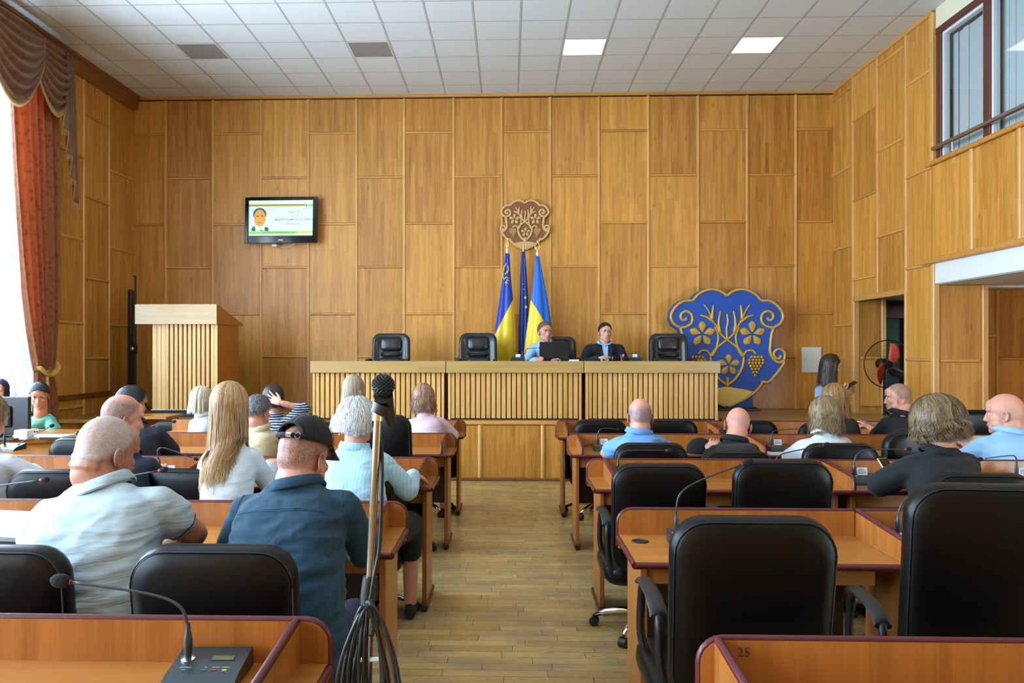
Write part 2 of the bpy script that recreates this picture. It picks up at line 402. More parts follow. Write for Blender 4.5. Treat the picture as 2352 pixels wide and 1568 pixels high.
def rrect(w, h, r, n=5):
    "rounded rectangle outline centred on 0,0"
    out = []
    for cx_, cz_, a0 in ((w / 2 - r, h / 2 - r, 0), (-w / 2 + r, h / 2 - r, 90), (-w / 2 + r, -h / 2 + r, 180), (w / 2 - r, -h / 2 + r, 270)):
        for k in range(n + 1): a = R(a0 + 90 * k / n); out.append((cx_ + r * math.cos(a), cz_ + r * math.sin(a)))
    return out
def text_mesh(txt, size, name='lettering', mat='ink', parent=None, loc=(0, 0, 0), rot=(0, 0, 0), align='CENTER', ext=0.0, width=None):
    c = bpy.data.curves.new(name, 'FONT'); c.body = txt; c.size = size; c.align_x = align; c.align_y = 'CENTER'; c.extrude = ext; c.resolution_u = 2
    o = bpy.data.objects.new(name, c); COL.objects.link(o)
    dg = bpy.context.evaluated_depsgraph_get(); me = bpy.data.meshes.new_from_object(o.evaluated_get(dg)); COL.objects.unlink(o); bpy.data.objects.remove(o); bpy.data.curves.remove(c)
    me.materials.clear(); me.materials.append(MATS[mat])
    if width:
        xs = [v.co.x for v in me.vertices]; k = width / max(1e-6, max(xs) - min(xs))
        for v in me.vertices: v.co.x *= k
    return put(name, me, parent, loc, rot)
# ================================================================== THE ROOM
_pc = {}
def panel_mesh(w, h, mat='panel_wood', t=0.012):
    k = ('p', round(w, 3), round(h, 3), mat)
    if k not in _pc: _pc[k] = MB().cbox(-w / 2, w / 2, -t, 0, 0, h, 0.003).mesh('panel', mat)
    return _pc[k]
def batten_mesh(w, h, vert=True, t=0.03):
    "half-round strip: w wide, h long"
    k = ('b', round(w, 3), round(h, 3), vert)
    if k not in _pc:
        prof = [(-w / 2, 0), (-w / 2, -t * 0.55), (-w / 4, -t * 0.95), (0, -t), (w / 4, -t * 0.95), (w / 2, -t * 0.55), (w / 2, 0)]
        m = MB()
        if vert: m.loft([[(x, y, 0) for x, y in prof], [(x, y, h) for x, y in prof]])
        else: m.loft([[(-h / 2, y, x) for x, y in prof], [(h / 2, y, x) for x, y in prof]])
        _pc[k] = m.mesh('batten', 'batten_wood' if vert else 'batten_wood_x', smooth=40)
    return _pc[k]
def panelled(wall, cols, z0, z1, rails, place, bw=0.042):
    """cols: edges along the wall; rails[i]: batten heights in column i; place(s)-> (loc, rotz)"""
    for i in range(len(cols) - 1):
        a, b = cols[i], cols[i + 1]; w = abs(b - a) - 0.006
        zs = [z0] + sorted(z for z in rails[i] if z0 + 0.03 < z < z1 - 0.03) + [z1]
        for k in range(len(zs) - 1):
            loc, rz = place((a + b) / 2)
            put('panel', panel_mesh(w, zs[k + 1] - zs[k] - 0.004), wall, (loc[0], loc[1], zs[k] + 0.002), (0, 0, rz))
            if k: put('batten', batten_mesh(bw * 0.9, abs(b - a) - bw, False), wall, (loc[0], loc[1], zs[k]), (0, 0, rz))
    for c in cols[1:-1]:
        loc, rz = place(c); put('batten', batten_mesh(bw, z1 - z0), wall, (loc[0], loc[1], z0), (0, 0, rz))

ZA = [5.06, 4.0, 2.94, 1.88, 0.82]; ZB = [4.58, 3.52, 2.47, 1.43]
# ---- back wall
wb = MB().box(XL - 0.3, XR + 2.2, YB + 0.012, YB + 0.2, 0, ZC + 0.1).build('wall_back', 'dark_modesty'); tag(wb, 'honey wood panelled back wall behind the presidium', kind='structure')
colx = [-5.462, -4.982, -4.285, -3.579, -2.888, -2.187, -1.495, -0.78, -0.087, 0.603, 1.298, 2.002, 2.709, 3.402, 4.085, 4.609]
BA = [4.03, 2.735, 1.44]; BB = [4.67, 3.36, 2.06]
panelled(wb, colx, ZS, ZC - 0.06, [BB if i % 2 == 0 else BA for i in range(15)], lambda s_: ((s_, YB + 0.012), 0))
put('batten', MB().cbox(XL, XR, YB - 0.025, YB + 0.012, ZC - 0.045, ZC, 0.004).mesh('batten', 'batten_wood_x'), wb)

# ---- left wall with its tall windows
wl = empty('wall_left', label='dark wood panelled window wall on the left', kind='structure')
solid = MB()
ys = [YF] + [v for w_ in WINDOWS for v in w_] + [YB]
for i in range(0, len(ys), 2): solid.box(XL - 0.3, XL - 0.012, ys[i], ys[i + 1], 0, ZC)
for a, b in WINDOWS: solid.box(XL - 0.3, XL - 0.012, a, b, 0, WZ0).box(XL - 0.3, XL - 0.012, a, b, WZ1, ZC)
solid.build('wall_core', 'white_paint', wl)
lcols = [9.1, 9.75, 10.38, YB]
panelled(wl, lcols, ZS * 0, ZC - 0.2, [ZA, ZB, ZA], lambda s_: ((XL - 0.0, s_), R(90)))
for i in range(0, len(ys) - 2, 2):        # wood on the piers between the windows
    a, b = ys[i], ys[i + 1]
    if b - a > 0.2: put('panel', panel_mesh(b - a - 0.02, ZC - 0.3), wl, (XL, (a + b) / 2, 0.0), (0, 0, R(90)))
put('panel', panel_mesh(0.46, ZC - 0.3), wl, (XL, 8.86, 0), (0, 0, R(90)))
for z in (0.95, 0.62): put('rail', MB().cbox(XL, XL + 0.035, 8.66, 10.4, z - 0.035, z + 0.035, 0.008).mesh('rail', 'cornice_wood'), wl)
cn = MB().prism([(XL, ZC), (XL + 0.13, ZC), (XL + 0.13, ZC - 0.035), (XL + 0.1, ZC - 0.05), (XL + 0.1, ZC - 0.19), (XL + 0.06, ZC - 0.21), (XL, ZC - 0.21)], YF, YB - 0.04).build('trim_1', 'cornice_wood')
tag(cn, 'dark wooden cornice box along the left wall under the ceiling', kind='structure')
for n, (a, b) in enumerate(WINDOWS):
    w = empty('window_%d' % (n + 1), label='tall white framed window in the left wall', kind='structure')
    f = MB(); x0, x1 = XL - 0.22, XL - 0.14
    f.cbox(x0, x1, a, a + 0.07, WZ0, WZ1).cbox(x0, x1, b - 0.07, b, WZ0, WZ1).cbox(x0, x1, a + 0.07, b - 0.07, WZ0, WZ0 + 0.07).cbox(x0, x1, a + 0.07, b - 0.07, WZ1 - 0.07, WZ1)
    f.build('window_frame', 'white_pvc', w)
    ml = (a + b) / 2
    MB().cbox(x0, x1, ml - 0.05, ml + 0.05, WZ0 + 0.07, WZ1 - 0.07).build('mullion', 'white_pvc', w)
    zz = [WZ0 + 0.07, 1.62, 3.0, WZ1 - 0.07]
    for z in zz[1:-1]: MB().cbox(x0 + 0.004, x1 - 0.004, a + 0.07, b - 0.07, z - 0.06, z + 0.06).build('transom', 'white_pvc', w)
    for k in range(3):
        for (p, q) in ((a + 0.07, ml - 0.05), (ml + 0.05, b - 0.07)):
            MB().box(x0 + 0.035, x0 + 0.041, p, q, zz[k] + (0.06 if k else 0), zz[k + 1] - (0.06 if k < 2 else 0)).build('pane', 'window_glass', w)
    MB().cbox(XL - 0.3, XL + 0.12, a - 0.03, b + 0.03, WZ0 - 0.04, WZ0, 0.008).build('window_sill', 'white_pvc', w)

# ---- right wall: panelled part, passage opening, pillar, gallery
XP = XR                                   # wall face
wr = empty('wall_right', label='honey wood panelled right wall with passage openings', kind='structure')
pl_r = lambda s_: ((XP, s_), R(-90))
DY0, DY1, DZ = 9.06, 10.40, 2.22           # passage opening
PY0 = 8.5                                  # front edge of the pillar
cor = MB()
cor.box(XP + 0.012, XP + 0.15, DY1, YB, 0, ZC).box(XP + 0.012, XP + 0.15, PY0, DY1, DZ, ZC).box(XP + 0.012, XP + 0.42, PY0, DY0, 0, DZ)
cor.build('wall_core', 'batten_wood', wr)
def rpan(a, b, z0, z1, rails):
    panelled(wr, [a, b], z0, z1, [rails], pl_r)
rpan(10.43, YB, 0, ZC - 0.02, ZA); rpan(9.75, 10.43, DZ, ZC - 0.02, ZB); rpan(DY0, 9.75, DZ, ZC - 0.02, ZA); rpan(PY0, DY0, 0, ZC - 0.02, ZB)
for y, z0 in ((10.43, 0), (9.75, DZ), (DY0, 0)): put('batten', batten_mesh(0.05, ZC - z0), wr, (XP, y, z0), (0, 0, R(-90)))
put('batten', MB().cbox(XP - 0.03, XP + 0.05, PY0 - 0.03, PY0 + 0.04, 3.55, ZC - 0.03, 0.008).mesh('batten', 'batten_wood'), wr)
put('batten', MB().cbox(XP - 0.02, XP + 0.05, PY0 - 0.03, PY0 + 0.04, 0, 2.5, 0.008).mesh('batten', 'batten_wood'), wr)
put('batten', MB().cbox(XP - 0.03, XP + 0.02, DY0, DY1, DZ - 0.04, DZ + 0.03, 0.006).mesh('batten', 'batten_wood_x'), wr)
put('batten', MB().cbox(XP - 0.03, XP + 0.02, PY0, YB - 0.01, ZC - 0.05, ZC, 0.006).mesh('batten', 'batten_wood_x'), wr)
for y in (DY1, DY0): put('batten', MB().cbox(XP - 0.025, XP + 0.05, y - 0.025, y + 0.025, 0, DZ, 0.006).mesh('batten', 'batten_wood'), wr)
# the passage behind the opening: a panelled return facing the room, a teal wall, a near-black slab for the unlit doorway
pas = empty('wall_passage', label='panelled passage walls behind the opening beside the fan', kind='structure')
MB().box(XP + 0.16, 4.98, DY1 + 0.012, DY1 + 0.12, 0, DZ).build('wall_core', 'batten_wood', pas)
panelled(pas, [XP + 0.05, 4.96], 0, DZ, [[1.43, 0.8]], lambda s_: ((s_, DY1 - 0.002), 0))
put('batten', MB().cbox(4.95, 5.01, DY1 - 0.03, DY1 + 0.12, 0, DZ, 0.006).mesh('batten', 'batten_wood'), pas)
MB().box(5.02, 5.44, 10.9, 10.96, 0, 1.98).build('teal_door', 'teal_paint', pas)
MB().box(4.9, 6.8, 10.96, 11.08, 0, DZ + 0.1).build('doorway_shade_slab', 'dark_void', pas)  # darkness of the unlit doorway is put into the slab's colour
MB().box(4.9, 6.8, 10.86, 10.9, 1.98, DZ + 0.1).build('door_lintel', 'frame_maroon', pas)
MB().box(XP + 0.15, 6.8, PY0 + 0.1, YB + 0.1, DZ, DZ + 0.1).build('passage_ceiling', 'white_paint', pas)
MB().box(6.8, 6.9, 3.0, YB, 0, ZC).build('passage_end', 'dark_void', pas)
pe = empty('ceiling_light', (5.9, 9.9, DZ), label='small added fill lamp inside the passage behind the fan', cat='ceiling light', group='ceiling light panels')  # unseen lamp, added to brighten the teal door
MB().lathe([(0.09, 0.0), (0.09, -0.02), (0.06, -0.035), (0.0, -0.04)], 16).build('diffuser', 'diffuser_lit', pe, smooth=40)
pd = bpy.data.lights.new('passage_fill_light', 'AREA'); pd.size = 0.15; pd.energy = 6.0; po = bpy.data.objects.new('passage_fill_light', pd); link(po, pe); po.location = (0, 0, -0.06)
# niche under the gallery
nic = empty('wall_niche', label='panelled niche walls under the white gallery beam', kind='structure')
NX = 5.14
panelled(nic, [XP + 0.04, NX - 0.03], 0, 2.24, [[1.42, 0.55]], lambda s_: ((s_, PY0 - 0.0), 0))
put('batten', MB().cbox(NX - 0.03, NX + 0.03, PY0 - 0.045, PY0 + 0.05, 0, 2.24, 0.006).mesh('batten', 'batten_wood'), nic)
MB().box(NX, 6.8, 8.96, 9.06, 0, 2.3).build('wall_core', 'dark_modesty', nic)
panelled(nic, [NX, 5.56, 6.2, 6.8], 0, 2.24, [[1.7, 0.86], [1.44, 0.8], [1.7]], lambda s_: ((s_, 8.96), 0))
MB().box(XP + 0.02, 6.8, 1.0, 8.96, 2.245, 2.30).build('niche_ceiling', 'ceiling_white', nic)
MB().box(6.78, 6.8, 1.0, 8.96, 0, 2.3).build('niche_end', 'panel_wood', nic)
# gallery parapet, beam, glazing
gal = empty('wall_gallery', label='wood panelled gallery parapet above the white beam on the right', kind='structure')
GY0 = 0.8
MB().box(XP + 0.012, XP + 0.1, GY0, PY0, 2.5, 3.55).build('wall_core', 'batten_wood', gal)
gcols = [PY0 + 0.02 - 0.72 * k for k in range(11)]
panelled(gal, gcols[::-1], 2.52, 3.53, [[]] * 10, pl_r, 0.055)
put('batten', MB().cbox(XP - 0.05, XP + 0.14, GY0, PY0 + 0.1, 3.53, 3.58, 0.008).mesh('batten', 'batten_wood_x'), gal)
put('batten', MB().cbox(XP - 0.06, XP + 0.1, GY0, PY0 + 0.17, 2.47, 2.53, 0.008).mesh('batten', 'batten_wood_x'), gal)
MB().cbox(XP - 0.01, XP + 0.12, GY0, PY0 - 0.04, 2.25, 2.47, 0.004).build('white_beam', 'white_paint', gal)
MB().box(XP + 0.0, XP + 0.12, GY0, PY0 - 0.04, 5.0, ZC).build('lintel', 'cream_paint', gal)
MB().box(XP + 0.1, 6.8, GY0, PY0 + 0.02, 3.4, 3.5).build('gallery_floor', 'white_paint', gal)
gw = empty('window_5', label='gallery window with dark red frame and white vertical blinds', kind='structure')
gx = XP + 0.06
for y in (PY0 - 0.06, PY0 - 0.9, PY0 - 2.3, PY0 - 3.7, PY0 - 5.1): MB().cbox(gx - 0.05, gx + 0.05, y - 0.055, y + 0.055, 3.5, 4.93, 0.006).build('mullion', 'frame_maroon', gw)
MB().cbox(gx - 0.055, gx + 0.055, GY0, PY0, 4.93, 5.02, 0.006).build('window_frame', 'frame_maroon', gw)
MB().cbox(gx - 0.055, gx + 0.055, GY0, PY0, 3.5, 3.56, 0.006).build('window_frame', 'frame_maroon', gw)
gys = [PY0 - 0.06, PY0 - 0.9, PY0 - 2.3, PY0 - 3.7, PY0 - 5.1]
for k in range(4):
    MB().box(gx - 0.006, gx + 0.0, gys[k + 1] + 0.055, gys[k] - 0.055, 3.56, 4.93).build('pane', 'gallery_glass', gw)
    inner = MB(); a, b = gys[k + 1] + 0.055, gys[k] - 0.055
    for (p, q) in ((a, a + 0.03), (b - 0.03, b)): inner.box(gx - 0.03, gx + 0.03, p, q, 3.56, 4.93)
    inner.box(gx - 0.03, gx + 0.03, a + 0.03, b - 0.03, 4.9, 4.93); inner.build('sash', 'white_pvc', gw)
bl = MB().box(gx + 0.09, gx + 0.1, 0, 0.089, 3.56, 4.9).mesh('blind_slat', 'blind_white')
y = PY0 - 0.2
while y > 5.6:
    put('blind_slat', bl, gw, (0.008 * math.sin(y * 40), y, 0)); y -= 0.092
MB().box(gx + 0.4, gx + 0.5, GY0, PY0, 3.5, ZC).build('gallery_back', 'cream_paint', gw)
rl = empty('gallery_handrail', (XP - 0.02, PY0 - 0.2, 3.58), label='dark metal handrail above the gallery parapet', cat='handrail')
MB().tube([(0, 0.18, 0.13), (0, -6.5, 0.13)], 0.024, 12).build('rail', 'satin_metal', rl, smooth=40)
for k in range(6): MB().tube([(0, -0.18 - 1.2 * k, -0.0), (0, -0.18 - 1.2 * k, 0.12)], 0.013, 8).build('post', 'chrome', rl, smooth=40)
# wall behind the camera
tag(MB().box(XL - 0.3, 6.9, YF - 0.1, YF, 0, ZC).build('wall_front', 'panel_wood'), 'wood panelled wall behind the viewer', kind='structure')
tag(MB().box(XP + 0.9, XP + 1.0, YF, 1.0, 0, ZC).build('wall_side', 'cream_paint'), 'cream side wall near the viewer on the right', kind='structure')

# ---- ceiling of square tiles in a grid, light panels
ce = MB().box(XL - 0.3, 6.9, YF - 0.1, YB + 0.2, ZC + 0.02, ZC + 0.12).build('ceiling', 'ceiling_white'); tag(ce, 'suspended ceiling of square white tiles', kind='structure')
TX, TY = 0.52, 0.515; X0T, Y0T = 0.66, 9.15
LIT = [(0, 0), (4, 0)]; OFF = [(-5, 0), (-9, 0)]
lights = set(); offs = set()
for r_ in range(-20, 1, 4):
    for k in (0, 4): lights.add((k, r_))
    for k in (-5, -9):
        if r_ == 0: offs.add((k, r_))
tm = MB().cbox(0.008, TX - 0.008, 0.008, TY - 0.008, -0.004, 0.02, 0.004).mesh('ceiling_tile', 'ceiling_white')
rest = MB()
for i in range(-12, 9):
    for j in range(-24, 4):
        x, y = X0T + i * TX, Y0T + j * TY
        if x + TX < XL + 0.02 or x + TX > XR + 0.6 or (i, j) in lights or (i, j) in offs: continue
        if x < XL:
            (rest.box(XL, x + TX - 0.008, y + 0.008, min(y + TY - 0.008, YB), ZC - 0.004, ZC + 0.02) if j < -3 else MB().box(XL, x + TX - 0.008, y + 0.008, min(y + TY - 0.008, YB), ZC - 0.004, ZC + 0.02).build('ceiling_tile', 'ceiling_white', ce)); continue
        if x + TX > XR and y > PY0 - 0.2: 
            MB().box(x + 0.008, XR, y + 0.008, min(y + TY - 0.008, YB), ZC - 0.004, ZC + 0.02).build('ceiling_tile', 'ceiling_white', ce); continue
        if y + TY > YB:
            MB().box(max(x + 0.008, XL), x + TX - 0.008, y + 0.008, YB, ZC - 0.004, ZC + 0.02).build('ceiling_tile', 'ceiling_white', ce); continue
        if j >= -3: put('ceiling_tile', tm, ce, (x, y, ZC))
        else: rest.box(x + 0.008, x + TX - 0.008, y + 0.008, y + TY - 0.008, ZC - 0.004, ZC + 0.02)
tag(rest.build('ceiling_tile_field', 'ceiling_white', ce), kind='stuff')
for i in range(-11, 10):
    x = X0T + i * TX
    if x < XR - 0.02: put('grid_bar', MB().box(x - 0.0085, x + 0.0085, YF, YB, ZC - 0.006, ZC + 0.016).mesh('grid_bar', 'ceiling_grid'), ce)
for j in range(-23, 5):
    y = Y0T + j * TY
    if y < YB: put('grid_bar', MB().box(XL, XR if y > PY0 else XR + 0.16, y - 0.0085, y + 0.0085, ZC - 0.005, ZC + 0.016).mesh('grid_bar', 'ceiling_grid'), ce)
def ceiling_light(i, j, lit, label):
    x, y = X0T + i * TX, Y0T + j * TY
    e = empty('ceiling_light', (x + TX / 2, y + TY / 2, ZC), label=label, cat='ceiling light', group='ceiling light panels')
    h, g = TX / 2 - 0.009, TY / 2 - 0.009
    MB().box(-h, h, -g, -g + 0.012, -0.008, 0.016).box(-h, h, g - 0.012, g, -0.008, 0.016).box(-h, -h + 0.012, -g + 0.012, g - 0.012, -0.008, 0.016).box(h - 0.012, h, -g + 0.012, g - 0.012, -0.008, 0.016).build('frame', 'white_pvc', e)
    MB().box(-h + 0.012, h - 0.012, -g + 0.012, g - 0.012, -0.005, 0.012).build('diffuser', 'diffuser_lit' if lit else 'diffuser_off', e)
    if lit:
        d = bpy.data.lights.new('panel_light', 'AREA'); d.shape = 'SQUARE'; d.size = 0.46; d.energy = LAMP_W; d.color = (0.95, 0.98, 1.0); d.spread = R(170)
        o = bpy.data.objects.new('panel_light', d); link(o, e); o.location = (0, 0, -0.02)
LAMP_W = 2.0
names = {(0, 0): 'lit square ceiling panel near the middle of the ceiling', (4, 0): 'lit square ceiling panel nearer the right wall', (-5, 0): 'unlit grey ceiling panel left of the middle', (-9, 0): 'unlit grey ceiling panel nearest the curtain'}
for (i, j) in sorted(lights | offs):
    ceiling_light(i, j, (i, j) in lights, names.get((i, j), 'lit square ceiling panel behind the view' if (i, j) in lights else 'unlit grey ceiling panel behind the view'))

# ---- floor: parquet strips
def mat_parquet():
    m, nt, b = _nt('parquet')
    tc = N(nt, 'ShaderNodeTexCoord'); oi = N(nt, 'ShaderNodeObjectInfo'); at = N(nt, 'ShaderNodeAttribute', attribute_name='tone'); gm = N(nt, 'ShaderNodeNewGeometry')
    mp = N(nt, 'ShaderNodeMapping'); mp.inputs['Scale'].default_value = (0.12, 1, 1); L(nt, gm, 'Position', mp, 'Vector')
    g = N(nt, 'ShaderNodeTexNoise', i_Scale=60.0, i_Detail=5.0); L(nt, mp, 0, g, 'Vector')
    s1 = N(nt, 'ShaderNodeMath', operation='ADD'); L(nt, oi, 'Random', s1, 0); L(nt, at, 'Fac', s1, 1)
    fr = N(nt, 'ShaderNodeMath', operation='FRACT'); L(nt, s1, 0, fr, 0)
    m1 = N(nt, 'ShaderNodeMath', operation='MULTIPLY_ADD', i_1=0.36, i_2=0.0); L(nt, fr, 0, m1, 0)
    m2 = N(nt, 'ShaderNodeMath', operation='MULTIPLY', i_1=0.6); L(nt, g, 'Fac', m2, 0); L(nt, m2, 0, m1, 2)
    cr = N(nt, 'ShaderNodeValToRGB'); cr.color_ramp.elements[0].color = c4(srgb(166, 128, 72)); cr.color_ramp.elements[1].color = c4(srgb(222, 188, 126))
    cr.color_ramp.elements[0].position = 0.15; cr.color_ramp.elements[1].position = 0.95; L(nt, m1, 0, cr, 0)
    mp2 = N(nt, 'ShaderNodeMapping'); mp2.inputs['Scale'].default_value = (0.7, 1.6, 1); L(nt, gm, 'Position', mp2, 'Vector')
    wz = N(nt, 'ShaderNodeTexNoise', i_Scale=2.6, i_Detail=6.0, i_Roughness=0.7); L(nt, mp2, 0, wz, 'Vector')
    wr_ = N(nt, 'ShaderNodeMapRange', i_1=0.46, i_2=0.7, i_3=0.0, i_4=0.8); L(nt, wz, 'Fac', wr_, 0)
    mx = N(nt, 'ShaderNodeMixRGB'); mx.inputs[2].default_value = c4(srgb(128, 118, 98)); L(nt, wr_, 0, mx, 0); L(nt, cr, 0, mx, 1)
    L(nt, mx, 0, b, 'Base Color')
    rr = N(nt, 'ShaderNodeMapRange', i_1=0.35, i_2=0.7, i_3=0.2, i_4=0.4); L(nt, wz, 'Fac', rr, 0); L(nt, rr, 0, b, 'Roughness')
    bump(nt, b, g, 'Fac', 0.06, 0.003)
mat_parquet()
fl = MB().box(XL, 6.8, YF, YB, -0.1, -0.012).build('floor', 'dark_void'); tag(fl, 'worn parquet floor of narrow oak strips', kind='structure')
pk = MB(); tone = []; near = []; pw = 0.075; rng = random.Random(3)
y = YF
while y < YS:
    x = XL - rng.random() * 0.4
    while x < 6.7:
        ln = rng.choice((0.34, 0.42, 0.42, 0.5)); x1 = min(x + ln, 6.7)
        if x1 > XL and x1 - x > 0.02:
            q = (max(x, XL), x1, y, min(y + pw, YS))
            (near if (q[1] > -0.42 and q[0] < 0.46 and 2.9 < y) else None)
            if q[1] > -0.42 and q[0] < 0.46 and y > 3.3: near.append(q)
            else: pk.box(q[0] + 0.0006, q[1] - 0.0006, q[2] + 0.0006, q[3] - 0.0006, -0.012, 0.0); tone.append(rng.random())
        x = x1
    y += pw
near.sort(key=lambda q: q[2]); extra = near[300:]; near = near[:300]
for q in extra: pk.box(q[0] + 0.0006, q[1] - 0.0006, q[2] + 0.0006, q[3] - 0.0006, -0.012, 0.0); tone.append(rng.random())
fo = pk.build('plank_field', 'parquet', fl); tag(fo, kind='stuff')
ta = fo.data.attributes.new('tone', 'FLOAT', 'FACE'); ta.data.foreach_set('value', [t for t in tone for _ in range(6)])
for q in near:
    d = 0.0007 * rng.random()
    o = MB().box(-(q[1] - q[0]) / 2 + 0.0012, (q[1] - q[0]) / 2 - 0.0012, 0.0012, q[3] - q[2] - 0.0012, -0.012, 0.0).mesh('plank', 'parquet', fix=False)
    put('plank', o, fl, ((q[0] + q[1]) / 2, q[2], -d))

# ---- stage
st = MB().box(XL, XR + 0.5, YS + 0.02, YB, 0, ZS - 0.02).build('stage', 'dark_void'); tag(st, 'wooden stage platform along the back wall with panelled front', kind='structure')
mat_wood('stage_boards', srgb(120, 84, 44), srgb(176, 132, 78), 'x', 0.09, knots=False, rough=0.3)
yy = YS
while yy < YB: put('board', MB().cbox(XL, XR + 0.4, yy, min(yy + 0.118, YB), ZS - 0.02, ZS, 0.002).mesh('board', 'stage_boards'), st); yy += 0.12
scols = [0.05 - 0.38 - 0.72 * k for k in range(7, 0, -1)] + [0.05 - 0.38, 0.05 + 0.36] + [0.41 + 0.72 * k for k in range(1, 6)] + [XR + 0.1]
scols = [XL] + [c for c in scols if c > XL + 0.1]
panelled(st, scols, 0.03, ZS - 0.02, [[]] * (len(scols) - 1), lambda s_: ((s_, YS + 0.02), 0), 0.05)
put('batten', MB().cbox(XL, XR + 0.1, YS - 0.02, YS + 0.02, ZS - 0.045, ZS, 0.006).mesh('batten', 'batten_wood_x'), st)
put('batten', MB().cbox(XL, XR + 0.1, YS - 0.03, YS + 0.02, 0.0, 0.035, 0.006).mesh('batten', 'cornice_wood'), st)
# ================================================================== DESKS
TT, TD, PT = 0.745, 0.47, 0.85            # table height, depth, top of the back panel
def edge_strip(pts, r=0.011, closed=False): return MB().tube(pts, r, 6, cap=True)
def desk(name, x0, x1, yf, label, aisle, dividers=(), number=None, leg0=True, leg1=True):
    """one desk: front edge (sitter's side) at yf, back panel at yf+TD; aisle = -1/+1 side that faces the aisle"""
    e = empty(name, ((x0 + x1) / 2, yf + TD / 2, 0), label=label, cat='desk', group='council desks')
    ox, oy = (x0 + x1) / 2, yf + TD / 2
    a, b = x0 - ox + (0.014 if aisle < 0 else 0.0015), x1 - ox - (0.014 if aisle > 0 else 0.0015); f, k = -TD / 2, TD / 2
    MB().cbox(a, b, f + 0.012, k - 0.02, TT - 0.026, TT, 0.003).build('desk_top', 'desk_wood_x', e)
    ed = MB().tube([(a, f + 0.012, TT - 0.013), (b, f + 0.012, TT - 0.013)], 0.0135, 8)
    if aisle: xe = a if aisle < 0 else b; ed.tube([(xe, f + 0.012, TT - 0.013), (xe, k - 0.03, TT - 0.013)], 0.0135, 8)
    ed.build('top_edging', 'maroon_edge', e, smooth=65)
    # back panel with rounded outer corner
    r = 0.055; h0 = 0.30
    def rc(cx_, cz_, a0): return [(cx_ + r * math.cos(R(a0 + 18 * q)), cz_ + r * math.sin(R(a0 + 18 * q))) for q in range(6)]
    poly = [(a, TT - 0.06), (b, TT - 0.06)]
    right = rc(b - r, PT - r, 0) if aisle > 0 else [(b, PT)]
    left = rc(a + r, PT - r, 90) if aisle < 0 else [(a, PT)]
    poly += right + left
    MB().prism(poly, k - 0.024, k).build('back_panel', 'desk_wood_z', e)
    rim = [Vector((p[0], k - 0.012, p[1])) for p in (([(b, TT - 0.05)] if aisle > 0 else []) + right + left + ([(a, TT - 0.05)] if aisle < 0 else []))]
    MB().tube(rim, 0.0105, 8).build('panel_edging', 'maroon_edge', e, smooth=65)
    for dx in dividers:
        dx -= ox
        prof = [(k - 0.024, TT), (k - 0.024, PT), (k - 0.08, PT - 0.003), (f + 0.05, TT + 0.075), (f + 0.022, TT + 0.055), (f + 0.018, TT)]
        d = MB().prism(prof, dx - 0.009, dx + 0.009, 'x').build('divider', 'desk_wood_z', e)
        MB().tube([Vector((dx, y, z)) for y, z in prof[1:]], 0.011, 8).build('divider_edging', 'maroon_edge', d, smooth=65)
    for on, xx in ((leg0, a), (leg1, b)):
        if not on: continue
        sx = 1 if xx == a else -1
        q = sorted((xx + sx * 0.035, xx + sx * 0.062))
        lg = MB().cbox(q[0], q[1], f + 0.11, k - 0.04, 0.04, TT - 0.026, 0.003).build('leg', 'desk_wood_z', e)
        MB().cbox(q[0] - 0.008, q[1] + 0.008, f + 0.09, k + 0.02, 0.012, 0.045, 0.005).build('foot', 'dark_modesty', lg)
        MB().box(q[0], q[1], f + 0.1, f + 0.14, 0.0, 0.012).build('foot_pad', 'rubber', lg); MB().box(q[0], q[1], k - 0.04, k, 0.0, 0.012).build('foot_pad', 'rubber', lg)
    MB().cbox(a + 0.062, b - 0.062, f + 0.13, f + 0.148, TT - 0.115, TT - 0.026, 0.002).build('apron', 'desk_wood_x', e)
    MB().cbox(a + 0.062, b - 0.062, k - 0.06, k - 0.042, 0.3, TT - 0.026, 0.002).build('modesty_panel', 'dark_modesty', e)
    if number: text_mesh(number, 0.03, 'number', 'ink', e, (0.075 + a + 0.025, k - 0.0262, TT + 0.078), (R(90), 0, 0))
    return e
RY = [1.38, 2.865, 4.38, 5.83, 7.0]; LY = [1.475, 2.97, 4.405, 5.82, 7.05]
RX = [0.438, 0.458, 0.512, 0.47, 0.45]; LX = [-0.437, -0.44, -0.428, -0.415, -0.405]
row_n = ['nearest row', 'second row', 'third row', 'fourth row', 'front row']
desks = {}
def add_desk(key, side, i, x0, x1, label, divs, **kw):
    desks[key] = desk('council_desk', x0, x1, (RY if side > 0 else LY)[i], label, kw.pop('aisle', 0), divs, **kw)
S = 1.45
add_desk('R0a', 1, 0, RX[0], RX[0] + S, 'council desk numbered 25 at the bottom right corner', [RX[0] + 0.055], aisle=-1, number='25')
add_desk('R1a', 1, 1, RX[1], RX[1] + 1.01, 'short council desk with a cable hole, behind the single empty black chair', [], aisle=-1, leg1=False)
add_desk('R1b', 1, 1, RX[1] + 1.01, RX[1] + 2.5, 'council desk in front of the tall black chair at the right edge', [RX[1] + 1.022])
add_desk('R2a', 1, 2, RX[2] - 0.03, RX[2] + S - 0.03, 'council desk with two empty chairs right of the aisle', [RX[2] + 0.09], aisle=-1)
add_desk('R2b', 1, 2, RX[2] + S - 0.03, RX[2] + 2 * S, 'council desk of the woman in the dark blazer', [RX[2] + S - 0.015])
add_desk('R3a', 1, 3, RX[3], RX[3] + S, 'council desk of the bald man in the blue polo shirt', [RX[3] + 0.09], aisle=-1)
add_desk('R3b', 1, 3, RX[3] + S, RX[3] + 2 * S, 'council desk of the woman in the white jacket', [RX[3] + S + 0.012])
